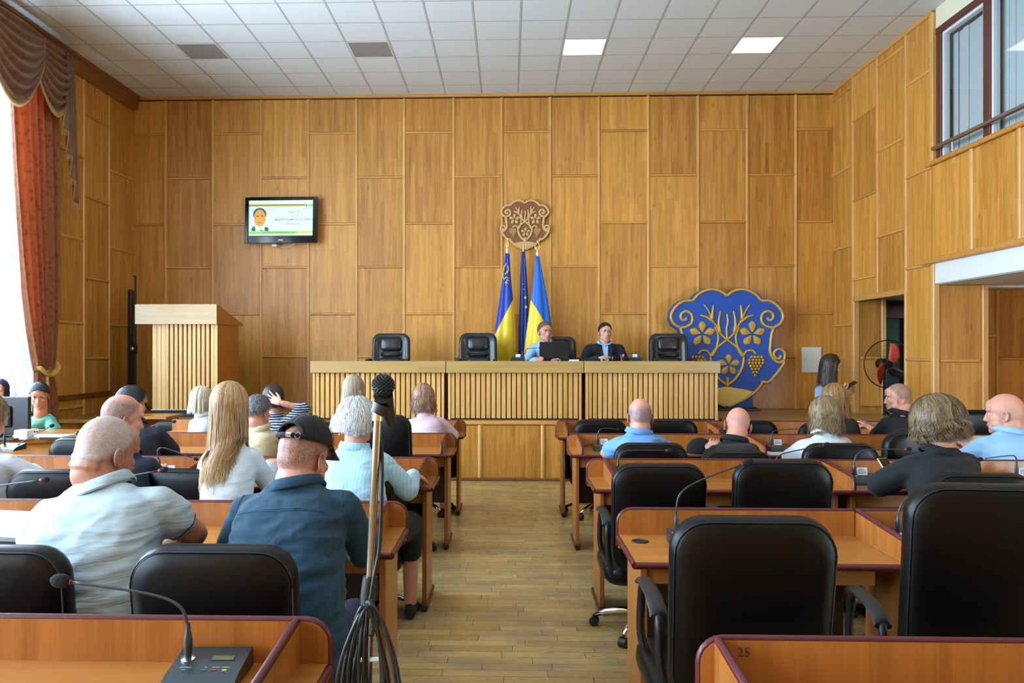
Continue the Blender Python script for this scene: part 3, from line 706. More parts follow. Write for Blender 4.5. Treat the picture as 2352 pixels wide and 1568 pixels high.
add_desk('R3c', 1, 3, RX[3] + 2 * S, RX[3] + 3 * S, 'council desk of the bald man in the light blue shirt', [RX[3] + 2 * S + 0.012])
add_desk('R4a', 1, 4, RX[4], RX[4] + S, 'foremost council desk right of the aisle', [RX[4] + 0.09], aisle=-1)
add_desk('R4b', 1, 4, RX[4] + S, RX[4] + 2 * S, 'foremost council desk of the woman in the black jacket', [RX[4] + S + 0.012])
add_desk('R4c', 1, 4, RX[4] + 2 * S, RX[4] + 3 * S - 0.3, 'foremost council desk beside the panelled pillar', [RX[4] + 2 * S + 0.012])
add_desk('L0a', -1, 0, LX[0] - S, LX[0], 'council desk with the large microphone at the bottom left', [LX[0] - 0.095], aisle=1)
add_desk('L1a', -1, 1, LX[1] - S, LX[1], 'council desk of the man in the black cap', [LX[1] - 0.1, LX[1] - S + 0.015], aisle=1)
add_desk('L1b', -1, 1, LX[1] - 2 * S, LX[1] - S, 'council desk at the left edge carrying the dark tablet', [])
add_desk('L2a', -1, 2, LX[2] - S, LX[2], 'council desk of the white-haired woman beside the aisle', [LX[2] - 0.09], aisle=1)
add_desk('L2b', -1, 2, LX[2] - 2 * S, LX[2] - S, 'council desk of the bald man in the navy shirt', [LX[2] - S - 0.012])
add_desk('L2c', -1, 2, LX[2] - 3 * S, LX[2] - 2 * S, 'council desk in front of the person in a white shirt at the left edge', [])
add_desk('L3a', -1, 3, LX[3] - S, LX[3], 'council desk behind the tall black chair left of the aisle', [LX[3] - 0.09, LX[3] - S + 0.012], aisle=1)
add_desk('L3b', -1, 3, LX[3] - 2 * S, LX[3] - S, 'council desk of the man in the cream shirt', [])
add_desk('L4a', -1, 4, LX[4] - S, LX[4], 'foremost council desk of the woman in pink', [LX[4] - 0.09], aisle=1)
add_desk('L4b', -1, 4, LX[4] - 2 * S, LX[4] - S, 'foremost council desk of the woman in the striped blouse', [LX[4] - S - 0.012])
# cable grommet in the short desk
g = W(1470, 1222, 3.19); MB().lathe([(0.034, 0), (0.034, 0.004), (0.026, 0.006), (0.022, 0.002), (0.0, 0.001)], 20).build('cable_grommet', 'black_plastic', desks['R1a'], smooth=40).location = (g.x - desks['R1a'].location.x, g.y - desks['R1a'].location.y, TT)

# ================================================================== CONFERENCE CHAIRS
def backrest_mesh(w=0.47, h=0.56, t=0.085, r=0.1, bend=0.35, mat='black_leather'):
    "padded back; local z from 0 up, sitter faces +y"
    base = rrect(w, h, r, 6); n = len(base); rings = []
    prof = [(0.985, -0.30), (0.8, -0.46), (0.45, -0.5), (0.2, -0.5), (0.06, -0.47), (0.02, -0.36), (0.0, -0.15), (0.0, 0.12), (0.02, 0.32), (0.07, 0.45), (0.2, 0.5), (0.45, 0.52), (0.8, 0.5), (0.985, 0.4)]
    prof[0] = (0.985, -0.5)
    for ins, y in prof:
        k = 1 - ins
        ring = []
        for (x, z) in base:
            if ins < 0.25: sx = (w / 2 - ins * w * 0.5) / (w / 2); sz = (h / 2 - ins * w * 0.5) / (h / 2)
            else: sx = sz = k
            X, Z = x * sx, z * sz
            narrow = 1 - 0.07 * max(0, (-Z) / h)
            Yy = y * t + bend * X * X + 0.28 * (Z / h) ** 2 * 0.16 - 0.02 * math.cos(Z / h * math.pi)
            ring.append((X * narrow, Yy, Z + h / 2))
        rings.append(ring)
    return MB().loft(rings).mesh('backrest', mat, smooth=True)
BR = backrest_mesh(); BRH = backrest_mesh(h=0.68)
def seam_mesh(w, h, r, t, bend):
    m = MB(); base = rrect(w, h, r, 6)
    for y, ins in ((-0.40 * t, 0.013),):
        pts = []
        for (x, z) in base:
            X = x * (1 - ins * 2); Z = z * (1 - ins * 1.4); nr = 1 - 0.07 * max(0, (-Z) / h)
            pts.append((X * nr, y + bend * X * X + 0.0448 * (Z / h) ** 2 - 0.02 * math.cos(Z / h * math.pi) - 0.003, Z + h / 2))
        m.tube(pts + pts[:1], 0.0022, 5)
    return m.mesh('seam', 'black_plastic', smooth=True)
SM = seam_mesh(0.47, 0.56, 0.1, 0.085, 0.35); SMH = seam_mesh(0.47, 0.68, 0.1, 0.085, 0.35)
def seat_mesh():
    base = rrect(0.5, 0.48, 0.09, 5); rings = []
    for ins, z in ((0.98, 0.0), (0.1, 0.0), (0.02, 0.02), (0.0, 0.045), (0.015, 0.08), (0.08, 0.098), (0.4, 0.104), (0.98, 0.1)):
        rings.append([(x * (1 - ins), y * (1 - ins), z) for x, y in base])
    return MB().loft(rings).mesh('seat', 'black_leather', smooth=True)
ST = seat_mesh()
def arm_mesh(s):
    m = MB(); x = s * 0.236
    pts = bez([(x - s * 0.03, 0.1, -0.06), (x, 0.12, 0.04), (x, 0.11, 0.18), (x, 0.06, 0.235), (x, -0.08, 0.235), (x, -0.19, 0.21), (x, -0.21, 0.1), (x - s * 0.02, -0.21, -0.05)], 5)
    rad = [0.0145] * len(pts)
    m.tube(pts, rad, 8, ex=1.0)
    pad = [[(x + 0.028 * math.cos(2 * math.pi * k / 10), y, z + 0.012 * math.sin(2 * math.pi * k / 10)) for k in range(10)] for y, z in ((0.09, 0.235), (0.06, 0.25), (0.0, 0.252), (-0.1, 0.248), (-0.18, 0.228), (-0.2, 0.21))]
    m.loft(pad); return m.mesh('armrest', 'black_plastic', smooth=50)
AL, AR = arm_mesh(-1), arm_mesh(1)
LIFT = MB().lathe([(0.045, 0.0), (0.045, 0.02), (0.028, 0.03), (0.028, 0.18), (0.018, 0.18), (0.018, 0.34)], 12).mesh('gas_lift', 'black_plastic', smooth=40)
def spoke_mesh(): return MB().tube([(0.02, 0, 0.1), (0.12, 0, 0.105), (0.22, 0, 0.085), (0.28, 0, 0.06)], [0.021, 0.019, 0.016, 0.012], 8).mesh('spoke', 'chrome', smooth=True)
SPK = spoke_mesh()
CST = MB().tube([(0.285, -0.02, 0.026), (0.285, 0.02, 0.026)], 0.026, 12).tube([(0.285, 0, 0.02), (0.285, 0, 0.065)], 0.008, 6).mesh('caster', 'black_plastic', smooth=40)
BRK = MB().cbox(-0.04, 0.04, -0.27, 0.02, -0.035, 0.0, 0.006).tube([(0, -0.26, -0.02), (0, -0.3, 0.06), (0, -0.305, 0.2)], 0.022, 6).mesh('back_bracket', 'black_plastic', smooth=40)
def chair(x, y, top, label, rz=0.0, high=False, tilt=8, spokes=True, group='black conference chairs'):
    "x,y = centre of the backrest; top = height of its upper edge; rz 0 faces the stage"
    h = 0.68 if high else 0.56; seat = top - h - (0.02 if high else 0.0); seat = max(0.40, min(seat, 0.5)); z0 = top - h
    e = empty('conference_chair', (x + math.sin(rz) * -0.3, y + math.cos(rz) * 0.3, 0), rz, label=label, cat='chair', group=group)
    put('seat', ST, e, (0, 0, seat - 0.1)); put('armrest', AL, e, (0, 0, seat)); put('armrest', AR, e, (0, 0, seat))
    b = put('backrest', BRH if high else BR, e, (0, -0.3, z0), (R(tilt), 0, 0)); put('seam', SMH if high else SM, b)
    put('gas_lift', LIFT, e, (0, 0, 0.07)); put('back_bracket', BRK, e, (0, 0, seat - 0.1))
    for k in range(5): sp = put('spoke', SPK, e, (0, 0, 0), (0, 0, R(72 * k + 20))); put('caster', CST, sp)
    return e
def chair_px(pl, pr, ptop, label, width=0.462, **kw):
    "chair whose back spans pixels pl..pr with its top edge at ptop"
    Y = FPX * width / (pr - pl)
    for fr in (RY if pl > 1167 else LY):
        if fr - 0.14 < Y < fr + 0.45: Y = fr - 0.14
    p = W((pl + pr) / 2, ptop, Y); return chair(p.x, p.y + 0.075, p.z + 0.005, label, **kw)
CH = 'black leather conference chair '
chair_px(-215, 155, 1258, CH + 'cut by the left edge, behind the man in the white polo')
chair_px(297, 680, 1257, CH + 'between the white polo and the denim jacket')
chair_px(15, 222, 1080, CH + 'just left of the head of the white polo wearer', rz=R(4))
chair_px(318, 520, 1078, CH + 'below the long straight hair', rz=R(-3))
chair_px(700, 902, 1082, CH + 'of the white-haired woman')
chair_px(112, 262, 1006, CH + 'in front of the curved secretary table')
chair_px(800, 950, 952, CH + 'with a tall back beside the white-haired woman', high=True, rz=R(-10))
chair_px(357, 447, 966, CH + 'at the far left below the lectern', width=0.4)
chair_px(676, 796, 970, CH + 'of the woman in the white lace blouse')
chair_px(905, 1022, 966, CH + 'of the woman in pink')
chair_px(1548, 1916, 1190, CH + 'standing alone behind the desk with the cable hole')
chair_px(2106, 2464, 1112, CH + 'with a tall back at the right edge', high=True, rz=R(-6))
chair_px(1409, 1621, 1066, CH + 'nearest the aisle on the right side')
chair_px(1690, 1909, 1058, CH + 'right of the one nearest the aisle')
chair_px(2150, 2375, 1088, CH + 'of the woman in the dark blazer', rz=R(-4))
chair_px(1413, 1579, 1018, CH + 'of the man in the blue polo shirt')
chair_px(1616, 1774, 1037, CH + 'of the bald man in black')
chair_px(1849, 2016, 1019, CH + 'of the woman in the white jacket')
chair_px(2028, 2190, 993, CH + 'left of the curly brown hair', rz=R(8))
chair_px(2322, 2480, 1020, CH + 'of the bald man in the light blue shirt', rz=R(0))
chair_px(1322, 1436, 964, CH + 'at the foremost desk nearest the aisle')
chair_px(1490, 1593, 964, CH + 'at the foremost desk behind the blue polo shirt', width=0.42)
chair_px(1672, 1778, 966, CH + 'at the foremost desk behind the bald man in black', width=0.43)
chair_px(1838, 1962, 972, CH + 'of the woman in the black jacket')
chair_px(2202, 2318, 942, CH + 'empty by the niche at the far right', width=0.46)
# ================================================================== THINGS ON THE STAGE
def slat_mesh(w, h, d=0.03):
    "upright slat with a slanted face, like a louvre"
    k = ('s', round(w, 4), round(h, 3))
    if k not in _pc: _pc[k] = MB().prism([(0, 0), (0, -d * 0.75), (w * 0.1, -d), (w * 0.7, -d), (w * 0.78, -d * 0.8), (w * 0.78, 0)], 0, h, 'z').mesh('slat', 'slat_wood')
    return _pc[k]
YP = 9.22
px_ = [-2.375, -0.742, 0.9, 2.509]
sec = ['left section of the long slatted presidium desk', 'middle section of the long slatted presidium desk', 'right section of the long slatted presidium desk']
for i in range(3):
    x0, x1 = px_[i] + 0.004, px_[i + 1] - 0.004; w = x1 - x0
    e = empty('presidium_desk', ((x0 + x1) / 2, YP + 0.3, ZS), label=sec[i], cat='desk', group='presidium desk sections')
    h = w / 2
    MB().cbox(-h, h, -0.34, -0.3, 0.56, 0.70, 0.003).build('front_band', 'blond_board', e)
    MB().cbox(-h, h, -0.3, 0.36, 0.655, 0.695, 0.003).build('desk_top', 'blond_board', e)
    MB().cbox(-h + 0.05, h - 0.05, -0.26, -0.24, 0.02, 0.655, 0.002).build('front_panel', 'lectern_side', e)
    for s_ in (-1, 1): MB().cbox(min(s_ * (h - 0.05), s_ * (h - 0.02)), max(s_ * (h - 0.05), s_ * (h - 0.02)), -0.3, 0.3, 0.0, 0.655, 0.002).build('side_panel', 'slat_wood', e)
    ns = 25; pitch = (w - 0.1) / ns
    for k in range(ns): put('slat', slat_mesh(pitch, 0.545), e, (-h + 0.05 + k * pitch, -0.26, 0.015))
    MB().cbox(-h + 0.03, h - 0.03, -0.29, -0.24, 0.0, 0.02, 0.003).build('plinth', 'black_plastic', e)

# ---- lectern
yl = 9.42
lx0, lx1 = W(350, 900, yl).x, W(500, 900, yl).x; tx0, tx1 = W(318, 720, yl).x, W(503, 720, yl).x
zt, zb = W(410, 700, yl).z, W(410, 744, yl).z
le = empty('lectern', ((lx0 + lx1) / 2, yl + 0.35, ZS), label='tall slatted wooden lectern with blond slanted top', cat='lectern')
ox = (lx0 + lx1) / 2
dp = 0.74
MB().prism([(-0.42, zb - ZS), (-0.42, zt - ZS), (-0.38, zt - ZS), (0.5, zb - ZS + 0.03), (0.5, zb - ZS)], tx0 - ox, tx1 - ox, 'x').build('top', 'lectern_side', le)
MB().cbox(tx0 - ox - 0.004, tx1 - ox + 0.004, -0.436, -0.42, zb - ZS - 0.004, zt - ZS + 0.004, 0.002).build('front_board', 'blond_board', le)
MB().cbox(lx1 - ox - 0.025, lx1 - ox, -0.35, dp - 0.35, 0.1, zb - ZS, 0.002).build('side_panel', 'lectern_side', le)
MB().cbox(lx0 - ox, lx0 - ox + 0.025, -0.35, dp - 0.35, 0.1, zb - ZS, 0.002).build('side_panel', 'lectern_side', le)
MB().cbox(lx0 - ox + 0.025, lx1 - ox - 0.025, -0.33, -0.31, 0.1, zb - ZS, 0.002).build('front_panel', 'lectern_side', le)
wd = lx1 - lx0
for a, b in ((0.0, 0.055), (0.057, 0.11), (0.112, 0.165), (wd - 0.085, wd - 0.045), (wd - 0.043, wd)):
    MB().cbox(lx0 - ox + a, lx0 - ox + b, -0.352, -0.33, 0.1, zb - ZS, 0.003).build('slat', 'slat_wood', le)
ns = 10; p_ = (wd - 0.085 - 0.17) / ns
for k in range(ns): put('slat', slat_mesh(p_, zb - ZS - 0.1, 0.04), le, (lx0 - ox + 0.17 + k * p_, -0.33, 0.1))
MB().cbox(lx0 - ox + 0.02, lx1 - ox - 0.02, -0.3, dp - 0.4, 0.0, 0.1, 0.003).build('plinth', 'black_plastic', le)
MB().box(lx0 - ox - 0.01, lx1 - ox + 0.01, -0.36, -0.33, 0.09, 0.1).build('base_strip', 'white_pvc', le)

# ---- leather armchairs behind the presidium
def exec_chair_meshes():
    w, h, t = 0.52, 0.72, 0.11; base = rrect(w, h, 0.1, 6); rings = []
    for ins, y in ((0.985, 0.5), (0.6, 0.5), (0.2, 0.5), (0.05, 0.44), (0.0, 0.2), (0.0, -0.2), (0.03, -0.42), (0.1, -0.5), (0.22, -0.45), (0.3, -0.25), (0.42, -0.3), (0.7, -0.34), (0.985, -0.36)):
        ring = []
        for x, z in base:
            k = 1 - ins; X, Z = x * k, z * (k if ins > 0.25 else 1 - ins * w / h)
            ring.append((X * (1 - 0.1 * max(0, Z / h)), y * t - 0.25 * X * X, Z + h / 2))
        rings.append(ring)
    b = MB().loft(rings).mesh('backrest', 'black_leather_creased', smooth=True)
    def pillow(z0, z1, wid):
        m = MB(); base = rrect(wid, z1 - z0, 0.05, 4)
        rr = [[(x * k, -t * 0.3 - y, z * k + (z0 + z1) / 2) for x, z in base] for k, y in ((1.0, 0.0), (0.97, 0.022), (0.85, 0.036), (0.5, 0.044), (0.02, 0.045))]
        m.loft(rr); return m.mesh('cushion', 'black_leather_creased', smooth=True)
    return b, pillow(0.48, 0.66, 0.29), pillow(0.40, 0.475, 0.29), pillow(0.06, 0.395, 0.31)
EB, EP1, EP2, EP3 = exec_chair_meshes()
def exec_chair(px, ptop, Y, label, rz=0.0):
    p = W(px, ptop, Y); e = empty('leather_armchair', (p.x, Y - 0.32, ZS), rz, label=label, cat='chair', group='leather armchairs behind the presidium')
    b = put('backrest', EB, e, (0, 0.32, p.z - ZS - 0.72), (R(-6), 0, 0))
    for m_ in (EP1, EP2, EP3): put('cushion', m_, b)
    put('seat', ST, e, (0, 0, 0.36)); put('armrest', AL, e, (0, 0, 0.46)); put('armrest', AR, e, (0, 0, 0.46)); put('gas_lift', LIFT, e, (0, 0, 0.05))
    for k in range(5): sp = put('spoke', SPK, e, (0, 0, 0), (0, 0, R(72 * k))); put('caster', CST, sp)
exec_chair(898, 765, 10.25, 'empty black leather armchair nearest the lectern')
exec_chair(1098, 764, 10.25, 'empty black leather armchair left of the flags')
exec_chair(1280, 772, 10.35, 'black leather armchair of the speaker in the light blue shirt')
exec_chair(1536, 765, 10.25, 'empty black leather armchair beside the blue shield')

# ---- emblem builder: shield outline, scrolls, vine, leaves, grapes in relief
SHR = [(0, 725), (42, 695), (97, 680), (152, 690), (202, 720), (237, 757), (292, 760), (342, 790), (377, 835), (385, 880), (362, 922), (322, 945), (306, 1000), (300, 1060), (297, 1112), (318, 1160), (352, 1188), (392, 1175), (382, 1210), (292, 1320), (247, 1320), (235, 1345), (182, 1400), (112, 1445), (52, 1475), (7, 1497)]
BKR = [(0, 712), (42, 682), (97, 666), (157, 676), (212, 706), (244, 742), (297, 746), (352, 776), (390, 830), (398, 880), (378, 930), (335, 957), (320, 1000), (316, 1080), (352, 1080), (398, 1098), (410, 1140), (398, 1190), (384, 1224), (298, 1336), (248, 1336), (184, 1412), (112, 1458), (52, 1488), (6, 1508)]
def emblem(e, cx_, top, sc, depth, tube, bg_m, fg_m, yface, sy=1.0, base=None):
    """e parent; design units scaled by sc; design (0,top) at local (cx_, 0)"""
    def T(u, v, y=0.0): return Vector((cx_ + u * sc, yface + y, -(v - top) * sc * sy))
    outl = [(u, v) for u, v in BKR] + [(-u, v) for u, v in BKR[::-1]][:-1]
    o2 = []
    for i in range(len(outl)):
        o2.append((cx_ + outl[i][0] * sc, -(outl[i][1] - top) * sc * sy))
    bb = bmesh.new(); fr = [bb.verts.new((x, yface, z)) for x, z in o2]; f0 = bb.faces.new(fr)
    ex = bmesh.ops.extrude_face_region(bb, geom=[f0]); vs_ = [g for g in ex['geom'] if isinstance(g, bmesh.types.BMVert)]; bmesh.ops.translate(bb, verts=vs_, vec=(0, depth, 0))
    bmesh.ops.recalc_face_normals(bb, faces=bb.faces[:]); me = bpy.data.meshes.new('shield_board'); bb.to_mesh(me); bb.free(); me.materials.append(MATS[bg_m])
    put('shield_board', me, e)
    t = tube
    for s_ in (1, -1):
        path = [T(s_ * u, v, 0) for u, v in SHR]
        MB().tube(bez(path[:12], 5), t, 8).build('rim', fg_m, e, smooth=True)
        MB().tube(bez(path[11:18], 5), t, 8).build('rim', fg_m, e, smooth=True)
        MB().tube(bez(path[17:], 4), t, 8).build('rim', fg_m, e, smooth=True)
        MB().tube(bez([T(s_ * u, v) for u, v in ((322, 945), (282, 940), (245, 915), (238, 872), (258, 840), (292, 834), (318, 858), (312, 888), (288, 893), (278, 876))], 5), t * 0.95, 8).build('scroll', fg_m, e, smooth=True)
        MB().tube(bez([T(s_ * u, v) for u, v in ((392, 1175), (398, 1130), (376, 1098), (340, 1100), (322, 1126), (336, 1158), (362, 1160), (372, 1138))], 5), t * 0.9, 8).build('scroll', fg_m, e, smooth=True)
        for br in ([(-4, 1350), (58, 1300), (104, 1220), (112, 1150), (76, 1090), (0, 1030), (-48, 985), (-70, 940), (-105, 890), (-125, 835), (-158, 786)], [(-105, 890), (-100, 840), (-94, 790)], [(-90, 910), (-138, 874), (-184, 860)], [(-48, 985), (-58, 910), (-45, 830)], [(112, 1150), (78, 1100), (60, 1010), (85, 940)]):
            MB().tube(bez([T(s_ * u, v, -t * 0.3) for u, v in br], 4), [t * 1.05] * 1 + [t * (1.05 - 0.55 * q / (len(br) * 4 - 4)) for q in range(len(br) * 4 - 4)], 7).build('vine', fg_m, e, smooth=True)
        MB().tube(bez([T(s_ * u, v, -t * 0.3) for u, v in ((112, 1150), (130, 1112), (172, 1104), (200, 1132))], 4), t * 0.75, 7).build('vine', fg_m, e, smooth=True)
        leaf(e, T, s_ * 172, 990, 88, fg_m, t)
        rows = [4, 5, 5, 4, 3, 2, 1]
        ball_m = MB().ball((0, 0, 0), 11.5 * sc, 8, 6).mesh('grape', fg_m, smooth=True)
        for r_, n_ in enumerate(rows):
            for q in range(n_):
                u = 196 + (q - (n_ - 1) / 2) * 23 + (3 - r_) * 2; v = 1150 + r_ * 21
                put('grape', ball_m, e, T(s_ * u, v, -t * 0.5))
    MB().tube(bez([T(2, 1035, -t * 0.3), T(-4, 960, -t * 0.3), T(6, 905, -t * 0.3), T(0, 850, -t * 0.3)], 4), t * 0.7, 7).build('vine', fg_m, e, smooth=True)
    MB().tube(bez([T(0, 1360, -t * 0.3), T(4, 1290, -t * 0.3)], 4), t * 1.2, 7).build('vine', fg_m, e, smooth=True)
    leaf(e, T, 10, 1205, 76, fg_m, t)
    md = [(-178, 1390), (-110, 1372), (-40, 1362), (0, 1352), (40, 1362), (110, 1372), (178, 1390), (112, 1440), (52, 1470), (6, 1492), (-52, 1470), (-112, 1440)]
    MB().prism([(cx_ + u * sc, -(v - top) * sc * sy) for u, v in md], yface - t * 1.2, yface + 0.002).build('mound', fg_m, e)
def leaf(e, T, u, v, r, fg, t):
    for k in range(5):
        a = R(90 + 72 * k); m = MB(); du, dv = math.cos(a), -math.sin(a)
        q = []
        for (al, w_) in ((0.15, 0.03), (0.45, 0.2), (0.7, 0.30), (0.85, 0.22), (1.0, 0.10), (1.02, 0.0)):
            q.append((al, w_))
        poly = [(u + r * (al * du - w_ * dv), v + r * (al * dv + w_ * du)) for al, w_ in q] + [(u + r * (al * du + w_ * dv), v + r * (al * dv - w_ * du)) for al, w_ in q[-2::-1]]
        f0 = [T(x, y, 0.001) for x, y in poly]; f1 = [T(u + (x - u) * 0.96, v + (y - v) * 0.96, -t * 0.9) for x, y in poly]
        cx2 = T(u + r * 0.6 * du, v + r * 0.6 * dv, -t * 1.4)
        m.loft([f0, f1], cap=True); n_ = len(poly); m.add([*f1, cx2], [(i, (i + 1) % n_, n_) for i in range(n_)])
        m.build('leaf_lobe', fg, e)
s_sc = 10.62 / FPX / 3.0158
ctr = W(1100 + 1718 / 3.0158, 440 + 708 / 3.0158, 10.74)
sh = empty('coat_of_arms_shield', (ctr.x, 10.74, ctr.z), label='large blue shield with gold vine and grapes standing on the stage', cat='shield')
emblem(sh, 0, 712, s_sc, 0.16, 0.021, 'shield_blue', 'shield_gold', 0.0)
hz = ZS - ctr.z
MB().cbox(-0.36, 0.36, 0.03, 0.2, hz + 0.03, hz + 0.46, 0.004).build('base_box', 'shield_blue', sh)
MB().cbox(-0.44, 0.44, -0.05, 0.26, hz, hz + 0.03, 0.004).build('base_plate', 'black_plastic', sh)
c_sc = 112 / 800 * 11.02 / FPX
c2 = W(1206, 465, YB - 0.04); cr_ = empty('wooden_crest', (c2.x, YB - 0.052, c2.z), label='carved wooden coat of arms with vine hung above the flags', cat='crest')
emblem(cr_, 0, 712, c_sc, 0.03, 0.017, 'crest_dark', 'crest_light', 0.0, sy=0.99)

# ---- flags
def mat_flag(name, top, bot, k, z0):
    "two-colour cloth; the seam runs slanting across the draped folds"
    m, nt, b = _nt(name); tc = N(nt, 'ShaderNodeTexCoord'); sp = N(nt, 'ShaderNodeSeparateXYZ'); L(nt, tc, 'Object', sp, 0)
    a = N(nt, 'ShaderNodeMath', operation='MULTIPLY_ADD', i_1=k, i_2=z0); L(nt, sp, 'X', a, 0)
    g = N(nt, 'ShaderNodeMath', operation='GREATER_THAN'); L(nt, sp, 'Z', g, 0); L(nt, a, 0, g, 1)
    mx = N(nt, 'ShaderNodeMixRGB'); mx.inputs[1].default_value = c4(bot); mx.inputs[2].default_value = c4(top); L(nt, g, 0, mx, 0); L(nt, mx, 0, b, 'Base Color')
    b.inputs['Roughness'].default_value = 0.45; b.inputs['Sheen Weight'].default_value = 0.3
    nz = N(nt, 'ShaderNodeTexNoise', i_Scale=300.0); L(nt, tc, 'Object', nz, 'Vector'); bump(nt, b, nz, 'Fac', 0.08, 0.002)
mat_plain('star_yellow', srgb(250, 214, 40), 0.5)
mat_plain('eu_blue', srgb(6, 58, 150), 0.45, vary=0.1, bump_scale=300, bump_s=0.05)
def flag(label, pts, Y, mat, seed, finial, floor_z=ZS, emb=None):
    """pts: (py, px_left, px_right) outline of the hanging cloth"""
    mid = W((pts[0][1] + pts[0][2]) / 2, pts[0][0], Y)
    e = empty('flag', (mid.x, Y, floor_z), label=label, cat='flag', group='flags behind the presidium')
    rings = []; rg = random.Random(seed); ph = rg.random() * 6
    P = bez([Vector((py, l_, r_)) for py, l_, r_ in pts], 4)
    for q in P:
        a, b = W(q[1], q[0], Y), W(q[2], q[0], Y); c = (a + b) / 2; hw = (b - a).length / 2; ring = []
        for k in range(40):
            th = 2 * math.pi * k / 40
            rr = 1 + 0.13 * math.sin(5 * th + ph) + 0.07 * math.sin(9 * th + ph * 2)
            ring.append((c.x - mid.x + hw * 0.97 * math.cos(th) * (1 + 0.04 * math.sin(5 * th + ph)), hw * 0.62 * math.sin(th) * rr, c.z - floor_z))
        rings.append(ring)
    MB().loft(rings).build('cloth', mat, e, smooth=True)
    tz = mid.z - floor_z
    MB().tube([(0, 0, 0.05), (0, 0, tz + 0.09)], 0.012, 10).build('pole', 'gold_metal', e, smooth=40)
    MB().lathe([(0.085, 0), (0.085, 0.02), (0.04, 0.035), (0.02, 0.06)], 20).build('pole_base', 'gold_metal', e, smooth=40)
    if finial:
        z = tz + 0.06
        MB().lathe([(0.016, z - 0.05), (0.02, z - 0.02), (0.016, z)], 12).build('finial_socket', 'white_pvc', e, smooth=40)
        s_ = finial
        MB().tube(bez([(0, 0, z), (-0.028 * s_, 0, z + 0.04), (-0.032 * s_, 0, z + 0.075), (-0.012 * s_, 0, z + 0.12), (0, 0, z + 0.16), (0.012 * s_, 0, z + 0.12), (0.032 * s_, 0, z + 0.075), (0.028 * s_, 0, z + 0.04), (0, 0, z)], 4), 0.0055, 8).build('finial', 'gold_metal', e, smooth=True)
        MB().tube([(0, 0, z), (0, 0, z + 0.085)], 0.004, 6).tube(bez([(-0.014 * s_, 0, z + 0.08), (-0.012 * s_, 0, z + 0.04), (0, 0, z + 0.03), (0.012 * s_, 0, z + 0.04), (0.014 * s_, 0, z + 0.08)], 3), 0.0035, 6).build('finial_trident', 'gold_metal', e, smooth=True)
    return e, mid
YFL = 10.72
def seam_k(p0, p1, px0):
    a, b = W(*p0, YFL), W(*p1, YFL); k = (b.z - a.z) / (b.x - a.x); mx_ = px0.x
    return k, a.z - ZS - k * (a.x - mx_)
m1 = W(1165, 582, YFL); k, z0 = seam_k((1133, 775), (1180, 684), m1); mat_flag('flag_city', srgb(10, 52, 168), srgb(246, 206, 36), k, z0)
m3 = W(1234, 588, YFL); k, z0 = seam_k((1219, 690), (1262, 762), m3); mat_flag('flag_state', srgb(0, 98, 196), srgb(246, 206, 30), k, z0)
f1, q1 = flag('blue and yellow flag with a small gold vine emblem, left of the three', [(582, 1160, 1170), (640, 1153, 1174), (700, 1144, 1180), (760, 1135, 1184), (800, 1132, 1186), (822, 1138, 1183), (840, 1142, 1176)], YFL, 'flag_city', 1, 0.45)
f2, q2 = flag('dark blue flag with yellow stars between the other two flags', [(578, 1198, 1206), (640, 1195, 1211), (700, 1193, 1214), (760, 1191, 1214), (840, 1190, 1213)], YFL + 0.14, 'eu_blue', 2, 0)
f3, q3 = flag('light blue and yellow flag with a golden finial, right of the three', [(588, 1230, 1239), (640, 1225, 1249), (700, 1217, 1261), (760, 1209, 1269), (800, 1204, 1273), (840, 1203, 1274)], YFL - 0.08, 'flag_state', 5, 1.0)
star = []
for k in range(10): rr = 0.02 if k % 2 == 0 else 0.009; star.append((rr * math.sin(R(36 * k)), rr * math.cos(R(36 * k))))
starm = MB().prism(star, -0.003, 0.003).mesh('star', 'star_yellow')
for (u, v, sc_) in ((1206.5, 683, 1.3), (1208, 705, 1.4), (1203.5, 664, 0.5), (1201.5, 652, 0.45)):
    p = W(u, v, YFL + 0.14 - 0.075); o = put('star', starm, f2, (p.x - q2.x, p.y - q2.y, p.z - ZS)); o.scale = (sc_ * 0.85, 1, sc_)
# small vine emblem embroidered on the city flag
em = [[(1164, 604), (1158, 612), (1155, 624), (1156, 640)], [(1160, 650), (1166, 642), (1170, 646)], [(1165, 628), (1168, 618), (1166, 610)], [(1160, 630), (1166, 622)], [(1157, 642), (1162, 636), (1169, 640)], [(1163, 655), (1163, 646), (1168, 652)]]
for pth in em:
    MB().tube([Vector((W(u, v, YFL - 0.075).x - q1.x, -0.072 - 0.01 * (v - 600) / 55 + 0.004, W(u, v, YFL - 0.075).z - ZS)) for u, v in pth], 0.0065, 6).build('emblem_thread', 'star_yellow', f1, smooth=True)

# ---- wall television
tp = W(647, 506, YB - 0.1); tv = empty('television', (tp.x, YB - 0.1, tp.z), R(-1.2), label='black flat television on the back wall showing a green presentation slide', cat='television')
tv.rotation_euler = (R(-2.5), 0, R(-1.5))
tw, th_ = 170 * 10.98 / FPX, 107 * 10.98 / FPX; h, v = tw / 2, th_ / 2
sx0, sx1, sz0, sz1 = -0.452 * tw, 0.437 * tw, -0.355 * th_, 0.432 * th_
b = MB(); 
for (a0, a1, c0, c1) in ((-h, sx0, -v, v), (sx1, h, -v, v), (sx0, sx1, sz1, v), (sx0, sx1, -v, sz0)): b.cbox(a0, a1, -0.035, 0.0, c0, c1, 0.004)
b.build('bezel', 'black_gloss' if 'black_gloss' in MATS else 'black_plastic', tv)
MB().cbox(-h + 0.03, h - 0.03, 0.0, 0.045, -v + 0.03, v - 0.03, 0.01).build('back_cover', 'black_plastic', tv)
